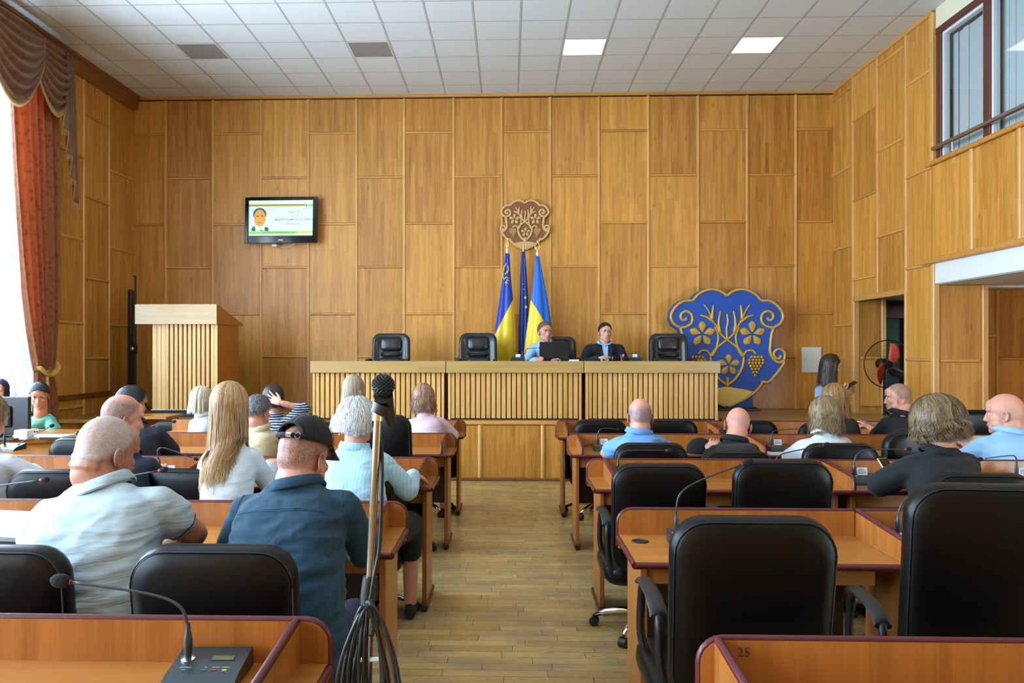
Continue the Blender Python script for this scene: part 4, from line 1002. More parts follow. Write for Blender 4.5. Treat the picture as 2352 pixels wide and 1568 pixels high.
MB().cbox(-0.12, 0.12, 0.045, 0.085, -0.1, 0.1, 0.004).build('wall_mount', 'black_plastic', tv)
mat_emit('scr_bg', srgb(196, 226, 228), 0.75); mat_emit('scr_green', srgb(100, 205, 30), 0.75); mat_emit('scr_lime', srgb(170, 215, 90), 0.7); mat_emit('scr_olive', srgb(180, 160, 50), 0.7)
mat_emit('scr_top', srgb(206, 222, 190), 0.75); mat_emit('scr_dark', srgb(40, 60, 40), 0.4); mat_emit('scr_face', srgb(214, 150, 60), 0.6); mat_emit('scr_hair', srgb(70, 72, 70), 0.5); mat_emit('scr_suit', srgb(44, 62, 60), 0.5); mat_emit('scr_shirt', srgb(226, 236, 232), 0.7); mat_emit('scr_text', srgb(96, 108, 100), 0.4); mat_emit('scr_bar', srgb(60, 66, 60), 0.3)
sw, shh = sx1 - sx0, sz1 - sz0
def S2(u, v_): return (sx0 + u * sw, sz0 + v_ * shh)
scr = MB().box(sx0, sx1, -0.012, -0.006, sz0, sz1).build('screen', 'scr_bg', tv)
def flat(name, u0, u1, v0, v1, mt, lay=1):
    a = S2(u0, v0); c = S2(u1, v1); return MB().box(a[0], c[0], -0.012 - 0.0012 * lay, -0.012, a[1], c[1]).build(name, mt, scr)
flat('title_bar', 0, 1, 0.9, 1.0, 'scr_top'); flat('olive_band', 0.0, 0.875, 0.83, 0.868, 'scr_olive'); flat('dark_band', 0.0, 0.875, 0.868, 0.888, 'scr_dark'); flat('square_mark', 0.885, 0.905, 0.835, 0.885, 'scr_dark'); flat('green_mark', 0.92, 0.995, 0.84, 0.885, 'scr_green')
flat('green_strip', 0, 0.72, 0.075, 0.145, 'scr_green'); flat('lime_strip', 0.72, 0.985, 0.08, 0.15, 'scr_lime'); flat('lower_line', 0, 1, 0.03, 0.07, 'scr_top'); flat('task_bar', 0, 1, 0.0, 0.03, 'scr_bar')
def poly_on(name, pts, mt, lay): MB().prism([S2(*p) for p in pts], -0.012 - 0.0012 * lay, -0.0125).build(name, mt, scr)
oval = lambda cu, cv, ru, rv, n=20: [(cu + ru * math.cos(2 * math.pi * k / n), cv + rv * math.sin(2 * math.pi * k / n)) for k in range(n)]
poly_on('portrait_suit', [(0.045, 0.155), (0.31, 0.155), (0.31, 0.24), (0.26, 0.27), (0.18, 0.20), (0.095, 0.3), (0.045, 0.235)], 'scr_suit', 1)
poly_on('portrait_shirt', [(0.11, 0.155), (0.25, 0.155), (0.245, 0.27), (0.095, 0.31)], 'scr_shirt', 2)
poly_on('portrait_tie', [(0.17, 0.155), (0.225, 0.155), (0.215, 0.185), (0.185, 0.185)], 'scr_suit', 3)
poly_on('portrait_hair', oval(0.17, 0.62, 0.104, 0.18), 'scr_hair', 3)
poly_on('portrait_face', oval(0.172, 0.51, 0.092, 0.24), 'scr_face', 4)
for cu in (0.14, 0.208): poly_on('portrait_eye', oval(cu, 0.57, 0.02, 0.016, 10), 'scr_dark', 5)
poly_on('portrait_nose', [(0.165, 0.52), (0.185, 0.52), (0.193, 0.45), (0.158, 0.45)], 'scr_olive', 5)
poly_on('portrait_mouth', oval(0.175, 0.385, 0.032, 0.01, 10), 'scr_hair', 5)
def words(t, u, v_, size, w_, m_='scr_text'):
    p = S2(u, v_); text_mesh(t, size, 'lettering', m_, scr, (p[0], -0.0135, p[1]), (R(90), 0, 0), width=w_ * sw)
words('Пленарна сесія', 0.69, 0.68, 0.034, 0.18); words('СЛОВО МАЄ', 0.69, 0.56, 0.036, 0.17); words('Андріїв Богдан Євстафійович', 0.69, 0.475, 0.045, 0.595, 'scr_dark'); words('Міський голова', 0.69, 0.345, 0.034, 0.2, 'scr_dark'); words('ЗАЛИШИЛОСЯ ЧАСУ - 29:32', 0.49, 0.112, 0.05, 0.55, 'scr_dark')
MB().cbox(-0.035, 0.035, -0.0375, -0.035, -v + 0.035, -v + 0.05, 0.001).build('maker_badge', 'white_pvc', tv)
MB().cbox(-0.14, -0.07, 0.0, 0.05, -v - 0.045, -v - 0.012, 0.004).build('wall_socket', 'white_pvc', tv)
MB().tube(bez([(-0.1, 0.02, -v), (0.0, 0.04, -v - 0.05), (0.1, 0.04, -v - 0.04), (0.2, 0.03, -v + 0.01)], 4), 0.004, 6).build('cable', 'white_pvc', tv, smooth=True)

# ---- white hatch on the back wall, small wall hole, rolled black screen stand in the corner
p0, p1 = W(1841, 797, YB), W(1886, 856, YB)
ac = empty('access_hatch', ((p0.x + p1.x) / 2, YB - 0.02, p1.z), label='small white metal hatch on the back wall right of the shield', cat='hatch')
hw, hh = (p1.x - p0.x) / 2, p0.z - p1.z
MB().cbox(-hw, hw, 0.0, 0.022, 0, hh, 0.003).build('frame', 'white_pvc', ac); MB().cbox(-hw + 0.012, hw - 0.012, -0.008, 0.0, 0.012, hh - 0.012, 0.003).build('door', 'white_paint', ac)
MB().lathe([(0.007, 0), (0.007, 0.006)], 10).build('lock', 'satin_metal', ac, rot=(R(90), 0, 0), loc=(-hw + 0.035, -0.008, hh * 0.5))
bs = W(302, 940, 10.55); ss = empty('screen_stand', (bs.x + 0.02, 10.55, ZS), label='folded black projection screen stand in the left corner', cat='screen stand')
zt2 = W(302, 665, 10.55).z - ZS; zt3 = W(312, 634, 10.55).z - ZS
MB().cbox(-0.055, 0.0, -0.05, 0.05, 0.25, zt2, 0.015).build('screen_case', 'black_plastic', ss)
MB().tube([(0.035, 0.0, 0.1), (0.035, 0.0, zt3)], 0.014, 8).build('pole', 'black_plastic', ss, smooth=40)
MB().tube([(0.035, 0.0, zt3), (-0.0, -0.0, zt3 + 0.004)], 0.01, 6).build('hook', 'black_plastic', ss, smooth=40)
MB().cbox(-0.02, 0.06, -0.06, 0.02, 0.78, 0.92, 0.01).build('clamp', 'black_plastic', ss)
MB().lathe([(0.022, 0), (0.026, 0.01), (0.01, 0.02)], 12).build('knob', 'satin_metal', ss, loc=(0.02, -0.06, 0.85), rot=(R(90), 0, 0), smooth=40)
for k in range(3): MB().tube([(0.035, 0, 0.32), (0.035 + 0.16 * math.cos(R(120 * k + 30)), 0.16 * math.sin(R(120 * k + 30)), 0.012)], 0.011, 6).build('leg', 'black_plastic', ss, smooth=40)

# ---- fan in the passage
fc = W(2040, 836, 9.9); fa = empty('pedestal_fan', (fc.x, 9.9, 0.0), label='black pedestal fan with orange blades in the passage opening', cat='fan')
fr_ = 54 * 9.9 / FPX; cz = fc.z
guard = MB()
for s_, yy in ((0, -0.0),):
    guard.tube([(fr_ * math.cos(R(6 * k)), 0, cz + fr_ * math.sin(R(6 * k))) for k in range(61)], 0.007, 6, cap=False)
guard.build('guard_rim', 'fan_mesh_black', fa, smooth=True)
for nm, sg in (('front_guard', -1), ('rear_guard', 1)):
    gm_ = MB()
    for k in range(72):
        a = R(5 * k); gm_.tube([(0.05 * math.cos(a), sg * 0.075, cz + 0.05 * math.sin(a)), (fr_ * 0.7 * math.cos(a), sg * 0.07, cz + fr_ * 0.7 * math.sin(a)), (fr_ * math.cos(a), 0, cz + fr_ * math.sin(a))], 0.0009, 3)
    for q in (0.35, 0.6, 0.8): gm_.tube([(fr_ * q * math.cos(R(10 * k)), sg * (0.075 if q < 0.75 else 0.05), cz + fr_ * q * math.sin(R(10 * k))) for k in range(37)], 0.0011, 3, cap=False)
    tag(gm_.build(nm, 'fan_mesh_black', fa), kind='stuff')
for k in range(3):
    a0 = R(62 + 120 * k + 100); P = []
    a0 = R([35, 205, 290][k])
    for i in range(9):
        t = i / 8; r_ = 0.04 + t * (fr_ - 0.075); row = []
        wdt = 0.035 + 0.09 * math.sin(math.pi * min(1, t * 0.85 + 0.1))
        for j in range(5):
            s_ = j / 4 - 0.5; a = a0 + t * 0.75 + s_ * wdt / max(r_, 0.06) * 1.1
            row.append((r_ * math.cos(a), 0.03 * s_ * 1.6, cz + r_ * math.sin(a)))
        P.append(row)
    bl_ = MB().grid(P).build('blade', 'fan_orange' if k < 2 else 'fan_mesh_black', fa, smooth=True)
    sm_ = bl_.modifiers.new('thick', 'SOLIDIFY'); sm_.thickness = 0.004
MB().lathe([(0.0, -0.06), (0.035, -0.055), (0.045, -0.02), (0.045, 0.06), (0.07, 0.08), (0.07, 0.2), (0.03, 0.23)], 16).build('motor', 'fan_mesh_black', fa, rot=(R(-90), 0, 0), loc=(0, 0, cz), smooth=40)
MB().tube([(0, 0.1, 0.03), (0, 0.1, cz - 0.05)], 0.018, 10).build('pole', 'fan_mesh_black', fa, smooth=40)
MB().lathe([(0.22, 0), (0.22, 0.025), (0.05, 0.05), (0.02, 0.08)], 20, (0, 0.1, 0)).build('base', 'fan_mesh_black', fa, smooth=40)
# ================================================================== CURTAIN, SWAG
def mat_curtain(name, c0, c1, trans=0.25):
    m, nt, b = _nt(name); tc = N(nt, 'ShaderNodeTexCoord')
    vo = N(nt, 'ShaderNodeTexVoronoi', i_Scale=16.0); L(nt, tc, 'Object', vo, 'Vector')
    mr = N(nt, 'ShaderNodeMapRange', i_1=0.1, i_2=0.5, i_3=0.0, i_4=0.6); L(nt, vo, 'Distance', mr, 0)
    mx = N(nt, 'ShaderNodeMixRGB'); mx.inputs[1].default_value = c4(c0); mx.inputs[2].default_value = c4(c1); L(nt, mr, 0, mx, 0); L(nt, mx, 0, b, 'Base Color')
    b.inputs['Roughness'].default_value = 0.7; b.inputs['Sheen Weight'].default_value = 0.2
    nz = N(nt, 'ShaderNodeTexNoise', i_Scale=400.0); L(nt, tc, 'Object', nz, 'Vector'); bump(nt, b, nz, 'Fac', 0.15, 0.002)
    if trans:
        tr = N(nt, 'ShaderNodeBsdfTranslucent'); L(nt, mx, 0, tr, 'Color'); ms = N(nt, 'ShaderNodeMixShader', i_0=trans)
        out = nt.nodes['Material Output']; L(nt, b, 0, ms, 1); L(nt, tr, 0, ms, 2); L(nt, ms, 0, out, 0)
mat_curtain('drape_rust', srgb(160, 84, 42), srgb(204, 132, 84), 0.4)
mat_curtain('swag_brown', srgb(112, 74, 50), srgb(150, 108, 78), 0.12)
mat_curtain('sheer_white', srgb(236, 232, 228), srgb(225, 220, 216), 0.55)
mat_plain('gold_fringe', srgb(176, 138, 86), 0.7, vary=0.2)
mat_plain('tieback_gold', srgb(206, 160, 80), 0.5, vary=0.15)
XD = XL + 0.16
cu = empty('curtain', (XD, 8.8, 0.0), label='rust orange curtain tied back beside the tall window', cat='curtain')
def wall_y(px):            # depth along the left wall plane x=XD that shows at pixel column px
    u = (px - CX) / FPX; return XD * (cps + u * sps) / (u * cps - sps)
def drape(prof, folds, amp, name, mat, seed, nx=70, thick=0.004, off=0.0):
    P = []
    for (z, ya, yb) in prof:
        row = []
        for k in range(nx + 1):
            t = k / nx; wv = math.sin(2 * math.pi * folds * t + seed) + 0.35 * math.sin(2 * math.pi * folds * 2.3 * t + seed * 2)
            row.append((off + amp * wv * min(1.0, (yb - ya) / 0.5 + 0.25), ya + (yb - ya) * t - 8.8, z))
        P.append(row)
    o = MB().grid(P).build(name, mat, cu, smooth=True); o.modifiers.new('thick', 'SOLIDIFY').thickness = thick; return o
rows = []
for (py, pl, pr) in ((95, 8, 122), (190, 18, 128), (300, 24, 130), (400, 30, 132), (500, 38, 132), (600, 46, 132), (680, 54, 130), (760, 66, 126), (820, 76, 122), (850, 82, 118)):
    ya, yb = wall_y(pl), wall_y(pr); d = (ya + yb) / 2; rows.append((CAMZ - (py - CY) * (cps * d - sps * XD) / FPX, ya, yb))
zp = [r_[0] for r_ in rows]
fine = []
for i in range(len(rows) - 1):
    for k in range(4): t = k / 4; fine.append(tuple(rows[i][q] * (1 - t) + rows[i + 1][q] * t for q in range(3)))
fine.append(rows[-1]); drape(fine, 6.5, 0.045, 'drape', 'drape_rust', 0.7)
zt_, ya, yb = rows[-1]
low = [(zt_ - 0.02, ya, yb), (zt_ - 0.15, ya - 0.02, yb + 0.05), (0.9, ya - 0.05, yb + 0.1), (0.1, ya - 0.08, yb + 0.12)]
drape(low, 5, 0.03, 'drape_tail', 'drape_rust', 1.4, 40)
rows_s = rows + [(0.9, rows[-1][1] + 0.02, 0), (0.05, rows[-1][1] + 0.02, 0)]
sheer = [(z, a - 0.32 + 0.05 * (i / len(rows)), a + 0.06) for i, (z, a, b) in enumerate(rows_s)]
drape(sheer, 5, 0.02, 'sheer', 'sheer_white', 0.2, 40, 0.002, -0.06)
MB().tube(bez([(0.06, ya - 8.8 - 0.03, zt_ + 0.04), (0.075, (ya + yb) / 2 - 8.8, zt_ - 0.06), (0.06, yb - 8.8 + 0.03, zt_ + 0.03), (-0.03, yb - 8.8 + 0.05, zt_ + 0.12)], 6), 0.036, 10, ex=0.5).build('tieback', 'tieback_gold', cu, smooth=True)
MB().tube([(0.06, (ya + yb) / 2 - 8.83, zt_ - 0.07), (0.06, (ya + yb) / 2 - 8.83, zt_ - 0.13)], 0.018, 8).tube([(0.06, (ya + yb) / 2 - 8.83, zt_ - 0.13), (0.06, (ya + yb) / 2 - 8.83, zt_ - 0.3)], [0.022, 0.032], 10).build('tassel', 'tieback_gold', cu, smooth=40)
va = empty('valance', (XL + 0.2, 8.4, ZC - 0.2), label='draped brown swag valance with gold fringe above the window', cat='valance')
def swag(y0, y1, drop, dx, seed):
    P = []; nu, nv = 30, 60; edge = []
    for j in range(nv + 1):
        v = j / nv; row = []
        for i in range(nu + 1):
            u = i / nu; sag = math.sin(math.pi * u) ** 0.85
            z = -0.03 - drop * v * (0.25 + 0.75 * sag) * (1.0 if v > 0 else 1)
            x = dx + 0.03 + 0.085 * sag * math.sin(math.pi * min(1, v * 0.9 + 0.1)) + 0.034 * math.sin(v * 46 + seed) * sag
            row.append((x, y0 + (y1 - y0) * (u * (1 - 0.0 * v)) - 8.4, z))
        P.append(row)
        if j == nv: edge = row
    o = MB().grid(P).build('swag', 'swag_brown', va, smooth=True); o.modifiers.new('thick', 'SOLIDIFY').thickness = 0.004
    fr = MB().tube(edge, 0.008, 6)
    for i in range(0, len(edge) - 1):
        for k in range(3):
            t = k / 3; p = Vector(edge[i]) * (1 - t) + Vector(edge[i + 1]) * t; fr.tube([p, p - Vector((0, 0, 0.055))], [0.006, 0.003], 4)
    tag(fr.build('fringe', 'gold_fringe', o), kind='stuff')
swag(8.25, 9.06, 0.74, 0.05, 0.0); swag(7.35, 8.42, 0.86, 0.10, 1.0); swag(6.4, 7.5, 0.86, 0.06, 2.0)
for q_ in range(8): swag(5.35 - 1.05 * q_, 6.5 - 1.05 * q_, 0.86, 0.10 if q_ % 2 else 0.06, q_ * 0.7)   # unseen swags added over the other windows to block their upper light
P = []; edge = []
for j in range(25):
    v = j / 24; row = []
    for i in range(41):
        u = i / 40; ln = 0.75 + 1.08 * u
        zig = abs(((u * 4) % 1) * 2 - 1)
        row.append((0.09 + 0.06 * zig - 0.02 * v, 8.80 + 0.28 * u * (0.55 + 0.45 * v) - 8.4, -0.02 - v * (ln - 0.10 * zig)))
    P.append(row); edge = row
o = MB().grid(P).build('tail', 'swag_brown', va, smooth=True); o.modifiers.new('thick', 'SOLIDIFY').thickness = 0.004
fr = MB().tube(edge, 0.009, 6)
for p in edge:
    for k in range(2): fr.tube([Vector(p) + Vector((0, 0.003 * k, 0)), Vector(p) + Vector((0.0, 0.003 * k, -0.06))], [0.006, 0.003], 4)
tag(fr.build('fringe', 'gold_fringe', o), kind='stuff')
MB().cbox(-0.08, 0.06, -10.6, 0.72, -0.03, 0.03, 0.01).build('curtain_rail', 'cornice_wood', va)

# ================================================================== DESK MICROPHONES
def mic_base_mesh():
    w, d = 0.17, 0.15
    prof = [(-d / 2 - 0.012, 0.0), (-d / 2, 0.016), (-d / 2 + 0.03, 0.028), (d / 2, 0.048), (d / 2 + 0.006, 0.04), (d / 2 + 0.006, 0.0)]
    m = MB(); m.loft([[(-w / 2 * k, y, z) for y, z in prof] for k in (1.0,)] + [[(w / 2, y, z) for y, z in prof]])
    return m.mesh('base_unit', 'dark_grey_plastic')
MBM = mic_base_mesh()
slope = math.atan2(0.02, 0.11)
def on_base(u, v, lift=0.0): return (u, v, 0.028 + (v + 0.04) * 0.02 / 0.11 + lift)
RING = MB().lathe([(0.017, 0), (0.017, 0.003), (0.009, 0.005)], 16).mesh('mount_ring', 'chrome', smooth=40)
LCD = MB().box(-0.026, 0.026, -0.009, 0.009, 0, 0.0012).mesh('display', 'lcd')if 'lcd' in MATS else None
mat_plain('lcd', srgb(96, 92, 52), 0.25)
for nm, c in (('btn_teal', (20, 130, 150)), ('btn_green', (10, 120, 100)), ('btn_red', (170, 20, 60)), ('btn_yellow', (226, 200, 40))): mat_plain(nm, srgb(*c), 0.4)
LCD = MB().box(-0.026, 0.026, -0.009, 0.009, 0, 0.0012).mesh('display', 'lcd')
BTN = {c: MB().box(-0.0055, 0.0055, -0.002, 0.002, 0, 0.0015).mesh('button', c) for c in ('btn_teal', 'btn_green', 'btn_red', 'btn_yellow')}
GRIP = MB().lathe([(0.008, 0.0), (0.009, 0.012), (0.0105, 0.03), (0.0105, 0.045), (0.0085, 0.058), (0.006, 0.066), (0.0055, 0.085)], 12).mesh('connector', 'gooseneck_metal', smooth=50)
def desk_mic(base, path, label, rz=0.0, table=TT, red=True, card=False, foam=0.0125, neck0=(-0.055, 0.02), text=False, cable=None, big=False):
    """base: world x,y of the unit; path: world points of the gooseneck after the connector, last = microphone head"""
    e = empty('desk_microphone', (base[0], base[1], table), rz, label=label, cat='microphone', group='desk microphones')
    put('base_unit', MBM, e); M = Matrix.Rotation(-rz, 3, 'Z'); o0 = Vector((base[0], base[1], table))
    n0 = on_base(*neck0); put('mount_ring', RING, e, n0, (slope, 0, 0)); put('connector', GRIP, e, (n0[0], n0[1], n0[2] + 0.002))
    pts = [Vector((n0[0], n0[1], n0[2] + 0.08))] + [M @ (Vector(p) - o0) for p in path]
    pp = bez(pts, 6); hd = pts[-1]; dr = (pp[-1] - pp[-3]).normalized()
    MB().tube(pp, [0.0042 if i < len(pp) * 0.5 else 0.0036 for i in range(len(pp))], 8).build('gooseneck', 'gooseneck_metal', e, smooth=True)
    if red: MB().tube([hd + dr * 0.002, hd + dr * 0.012], 0.0062, 10).build('light_ring', 'red_ring', e, smooth=40)
    q = dr.to_track_quat('Z', 'Y').to_matrix()
    MB().ball(hd + dr * 0.028, (foam, foam, foam * 1.45), 12, 8, q).build('windscreen', 'foam_black', e, smooth=True)
    put('display', LCD, e, on_base(0.03, 0.022, 0.001), (slope, 0, 0))
    for k, c in enumerate(('btn_teal', 'btn_green', 'btn_red', 'btn_yellow')): put('button', BTN[c], e, on_base((-0.048, 0.0, 0.024, 0.048)[k], -0.028, 0.0008), (slope, 0, 0))
    if text:
        for k, (t, u) in enumerate((('МІКРОФОН', -0.048), ('ЗА', 0.0), ('ПРОТИ', 0.024), ('УТРИМ.', 0.048))): text_mesh(t, 0.005, 'lettering', 'paper', e, on_base(u, -0.016, 0.0012), (slope, 0, 0))
    if card:
        c = MB().box(-0.03, 0.03, -0.002, 0.0, 0, 0.045).build('name_card', 'paper', e, loc=on_base(0.0, 0.035), rot=(R(-12), 0, 0))
        for k in range(3): MB().box(-0.022, 0.022 - 0.012 * (k == 2), -0.0028, -0.002, 0.012 + 0.01 * k, 0.015 + 0.01 * k).build('printed_line', 'ink', c)
    if cable: MB().tube(bez([M @ (Vector(p) - o0) for p in cable], 6), 0.0045, 8).build('cable', 'cable_black', e, smooth=True)
    return e
def Wt(px, py, z=TT):
    d = FPX * (CAMZ - z) / (py - CY); l_ = (px - CX) / FPX * d
    return Vector((-sps * d + cps * l_, cps * d + sps * l_, z))
# (label, base pixel, base depth, gooseneck pixels)
b0 = W(470, 1530, 1.72)
def mk(label, bx, Y, neck, rz=0.0, **kw):
    "bx pixel column of the unit's connector at depth Y; neck: pixels along the gooseneck, same depth band"
    p = W(bx, 1000, Y); n0 = kw.get('neck0', (-0.055, 0.02)); cr, sr = math.cos(rz), math.sin(rz)
    base = (p.x - (n0[0] * cr - n0[1] * sr), Y - (n0[0] * sr + n0[1] * cr))
    return desk_mic(base, [W(u, v, Y + (dy[0] if dy else 0)) for u, v, *dy in neck], label, rz, **kw)
mk('large desk microphone with display and coloured buttons at the bottom left', 432, 1.845, [(429, 1430), (418, 1398), (380, 1374), (300, 1356), (165, 1337)], R(2), text=True, foam=0.0175, cable=[W(560, 1500, 1.78) * 1 if 0 else Vector((-0.585, 1.87, TT + 0.02)), Vector((-0.565, 1.89, TT + 0.02)), Vector((-0.548, 1.9, TT + 0.015))])
mk('desk microphone pointing over the left shoulder of the white polo', -60, 3.2, [(-60, 1150), (-40, 1125), (0, 1115), (90, 1103)])
mk('desk microphone with red ring right of the white polo head', 205, 3.2, [(205, 1150), (215, 1125), (260, 1102), (362, 1081)])
mk('desk microphone in front of the bald man in the navy shirt', 366, 4.62, [(362, 1046), (364, 1032), (380, 1029), (440, 1050)], red=False, card=True, foam=0.011)
mk('desk microphone at the left edge reaching toward the secretary table', 10, 6.0, [(14, 1030), (30, 1027), (70, 1003), (112, 981)], red=False, foam=0.015)
mk('desk microphone above the far left black chair below the lectern', 340, 6.1, [(340, 990), (345, 980), (365, 973), (392, 969)], red=False)
mk('desk microphone on the short desk with the cable hole', 1553, 3.17, [(1556, 1150), (1566, 1130), (1592, 1111), (1640, 1090), (1702, 1067)], R(-3), foam=0.0165, cable=[Vector((0.985, 3.215, TT + 0.02)), Vector((0.91, 3.215, TT + 0.045)), Vector((0.853, 3.2, TT + 0.04)), Vector((0.842, 3.19, TT - 0.01))])
mk('desk microphone behind the tall chair at the right edge', 2063, 3.2, [(2068, 1165), (2080, 1146), (2105, 1137), (2170, 1133)], R(3))
mk('desk microphone nearest the aisle pointing right in the third row', 1419, 4.68, [(1421, 1052), (1428, 1040), (1450, 1034), (1528, 1034)], cable=[Vector((0.70, 4.78, TT + 0.02)), Vector((0.66, 4.79, TT + 0.012)), Vector((0.63, 4.8, TT + 0.02))])
mk('desk microphone with name card left of the dark blazer', 1962, 4.66, [(1963, 1056), (1970, 1042), (1992, 1033), (2076, 1031)], card=True)
mk('desk microphone at the right edge beside the dark blazer', 2335, 4.66, [(2334, 1052), (2326, 1046), (2300, 1048), (2262, 1053)], card=True, red=False)
mk('desk microphone with red ring behind the right chair near the aisle', 1784, 4.68, [(1784, 1053), (1790, 1046), (1812, 1038), (1888, 1023)], foam=0.0155)
mk('desk microphone with name card left of the blue polo shirt', 1372, 6.12, [(1373, 998), (1378, 987), (1390, 983), (1412, 985)], card=True, red=False, cable=[Vector((0.72, 6.2, TT + 0.015)), Vector((0.66, 6.21, TT + 0.03)), Vector((0.6, 6.22, TT + 0.015))])
mk('desk microphone with name card right of the bald man in black', 1772, 6.12, [(1773, 998), (1778, 990), (1800, 986), (1850, 984)], card=True, red=False)
mk('desk microphone beside the black jacket at the foremost desk', 1638, 7.28, [(1637, 990), (1640, 980), (1646, 972), (1650, 968)], red=False)
mk('desk microphone left of the curly brown hair', 2048, 6.12, [(2050, 998), (2054, 990), (2070, 986), (2100, 986)], red=False)
# presidium units
def pmic(px, label, card, neck, rz=R(180)):
    p = W(px, 825, 9.72)
    mk(label, px, 9.72, neck, rz, table=ZS + 0.695, red=False, card=card, foam=0.009)
pmic(1200, 'presidium microphone between the left armchair and the speaker', True, [(1206, 812), (1208, 803), (1215, 800), (1234, 799)])
pmic(1468, 'presidium microphone beside the water glass', True, [(1468, 818), (1465, 812), (1455, 810), (1440, 813)])

# ================================================================== OTHER SMALL THINGS
zt4 = ZS + 0.695
p0, p1 = W(1239, 785, 9.62), W(1305, 827, 9.62)
lp = empty('laptop', ((p0.x + p1.x) / 2, 9.62, zt4), label='open black laptop in front of the speaker', cat='laptop')
hw = (p1.x - p0.x) / 2
MB().cbox(-hw, hw, -0.004, 0.004, 0.0, p0.z - zt4, 0.003).build('lid', 'black_plastic', lp, rot=(R(6), 0, 0)); MB().cbox(-hw, hw, 0.0, 0.24, 0.0, 0.018, 0.004).build('keyboard_base', 'black_plastic', lp)
gp = W(1429, 827, 9.6); gl = empty('water_glass', (gp.x, 9.6, zt4), label='clear drinking glass on the presidium desk', cat='glass')
MB().lathe([(0.0, 0.004), (0.03, 0.004), (0.034, 0.085), (0.037, 0.085), (0.033, 0.0), (0.0, 0.0)], 20).build('glass_body', 'drinking_glass', gl, smooth=40)
MB().lathe([(0.0, 0.006), (0.029, 0.006), (0.032, 0.05), (0.0, 0.05)], 20).build('water', 'drinking_glass', gl, smooth=40)
# papers on the presidium
q = W(1318, 826, 9.6); tag(MB().box(-0.06, 0.06, -0.05, 0.05, 0, 0.02).build('document_stack', 'paper', loc=(q.x, 9.6, zt4)), 'small stack of white papers right of the laptop', 'papers')
# black cap lying on a desk, phone of the woman in the blazer
cp = Wt(1590, 1030, TT); ck = empty('cloth_bag', (cp.x, 5.98, TT), label='crumpled black cap lying between the two bald men', cat='cap')
MB().lathe([(0.1, 0.0), (0.105, 0.02), (0.095, 0.06), (0.06, 0.1), (0.02, 0.115), (0.0, 0.116)], 18).build('crown', 'foam_black', ck, smooth=True)
MB().prism([(0.02, -0.09), (0.12, -0.12), (0.17, -0.02), (0.12, 0.07), (0.04, 0.08)], 0.0, 0.008, 'z').build('peak', 'foam_black', ck)
ck.name = 'crumpled_cap'
# secretary table at the far left with monitor, papers, tissue box, mouse
tb = empty('secretary_table', (-4.35, 6.95, 0.0), label='curved wooden secretary table at the far left under the window', cat='table')
top = [(-1.0, 0.55), (-1.0, -0.4), (-0.3, -0.42), (0.2, -0.32), (0.55, -0.05), (0.66, 0.3), (0.66, 0.55)]
top = [(v.x, v.y) for v in bez([Vector((*p, 0)) for p in top], 5)]
MB().prism(top, 0.72, 0.755, 'z').build('table_top', 'desk_wood_x', tb)
frp = [(v[0] * 0.96, v[1] * 0.94) for v in top if v[1] < 0.5]
P = [[(x, y, 0.05) for x, y in frp], [(x, y, 0.72) for x, y in frp]]
o = MB().grid(P).build('front_panel', 'desk_wood_x', tb, smooth=True); o.modifiers.new('thick', 'SOLIDIFY').thickness = 0.02
MB().cbox(-0.98, -0.95, -0.35, 0.5, 0, 0.72, 0.003).build('leg', 'desk_wood_z', tb); MB().cbox(0.5, 0.53, 0.3, 0.53, 0, 0.72, 0.003).build('leg', 'desk_wood_z', tb)
zt5 = 0.755
mp_ = W(20, 1000, 6.8); mn = empty('computer_monitor', (mp_.x - 0.12, 6.8, zt5), R(0), label='black computer monitor seen from behind at the left edge', cat='monitor')
ztop = W(35, 911, 6.8).z - zt5; hwm = W(69, 911, 6.8).x - mn.location.x
MB().cbox(-hwm, hwm, -0.02, 0.025, ztop - 0.34, ztop, 0.008).build('housing', 'black_plastic', mn)
MB().cbox(-0.16, 0.16, -0.05, -0.02, ztop - 0.27, ztop - 0.08, 0.015).build('rear_cover', 'black_plastic', mn)
MB().cbox(-0.03, 0.03, -0.06, -0.02, 0.02, ztop - 0.2, 0.006).build('neck', 'black_plastic', mn); MB().lathe([(0.13, 0), (0.13, 0.012), (0.04, 0.02)], 20).build('foot', 'black_plastic', mn, smooth=40)
MB().box(0.06, 0.13, -0.0515, -0.05, ztop - 0.2, ztop - 0.188).build('maker_mark', 'paper', mn)
q = W(55, 1003, 6.62); tag(MB().cbox(-0.06, 0.06, -0.05, 0.05, 0, 0.085, 0.006).build('tissue_box', 'white_paint', loc=(q.x, 6.62, zt5)), 'small white box on the secretary table', 'box')
pp_ = W(105, 998, 6.72); tag(MB().cbox(-0.19, 0.15, -0.1, 0.12, 0, 0.02, 0.002).build('paper_stack', 'paper', loc=(pp_.x + 0.03, 6.75, zt5)), 'stack of white papers on the secretary table', 'papers')
pq = W(140, 1000, 6.72); tag(MB().cbox(-0.13, 0.1, -0.02, 0.0, 0, 0.02, 0.002).build('folder', 'black_plastic', loc=(pq.x, 6.63, zt5)), 'thin black folder beside the white papers', 'folder')
q = W(180, 990, 6.95); ms_ = empty('computer_mouse', (q.x, 6.98, zt5), label='black computer mouse at the edge of the secretary table', cat='mouse')
MB().ball((0, 0, 0.0195), (0.042, 0.06, 0.019), 14, 8).build('shell', 'black_plastic', ms_, smooth=True); MB().box(-0.001, 0.001, -0.055, -0.01, 0.0, 0.036).build('button_gap', 'gasket', ms_)
q = W(42, 1012, 6.55); kb = empty('keyboard', (q.x - 0.22, 6.56, zt5), label='black keyboard in front of the monitor at the left edge', cat='keyboard')
MB().cbox(-0.21, 0.21, -0.06, 0.06, 0, 0.018, 0.004).build('tray', 'black_plastic', kb)
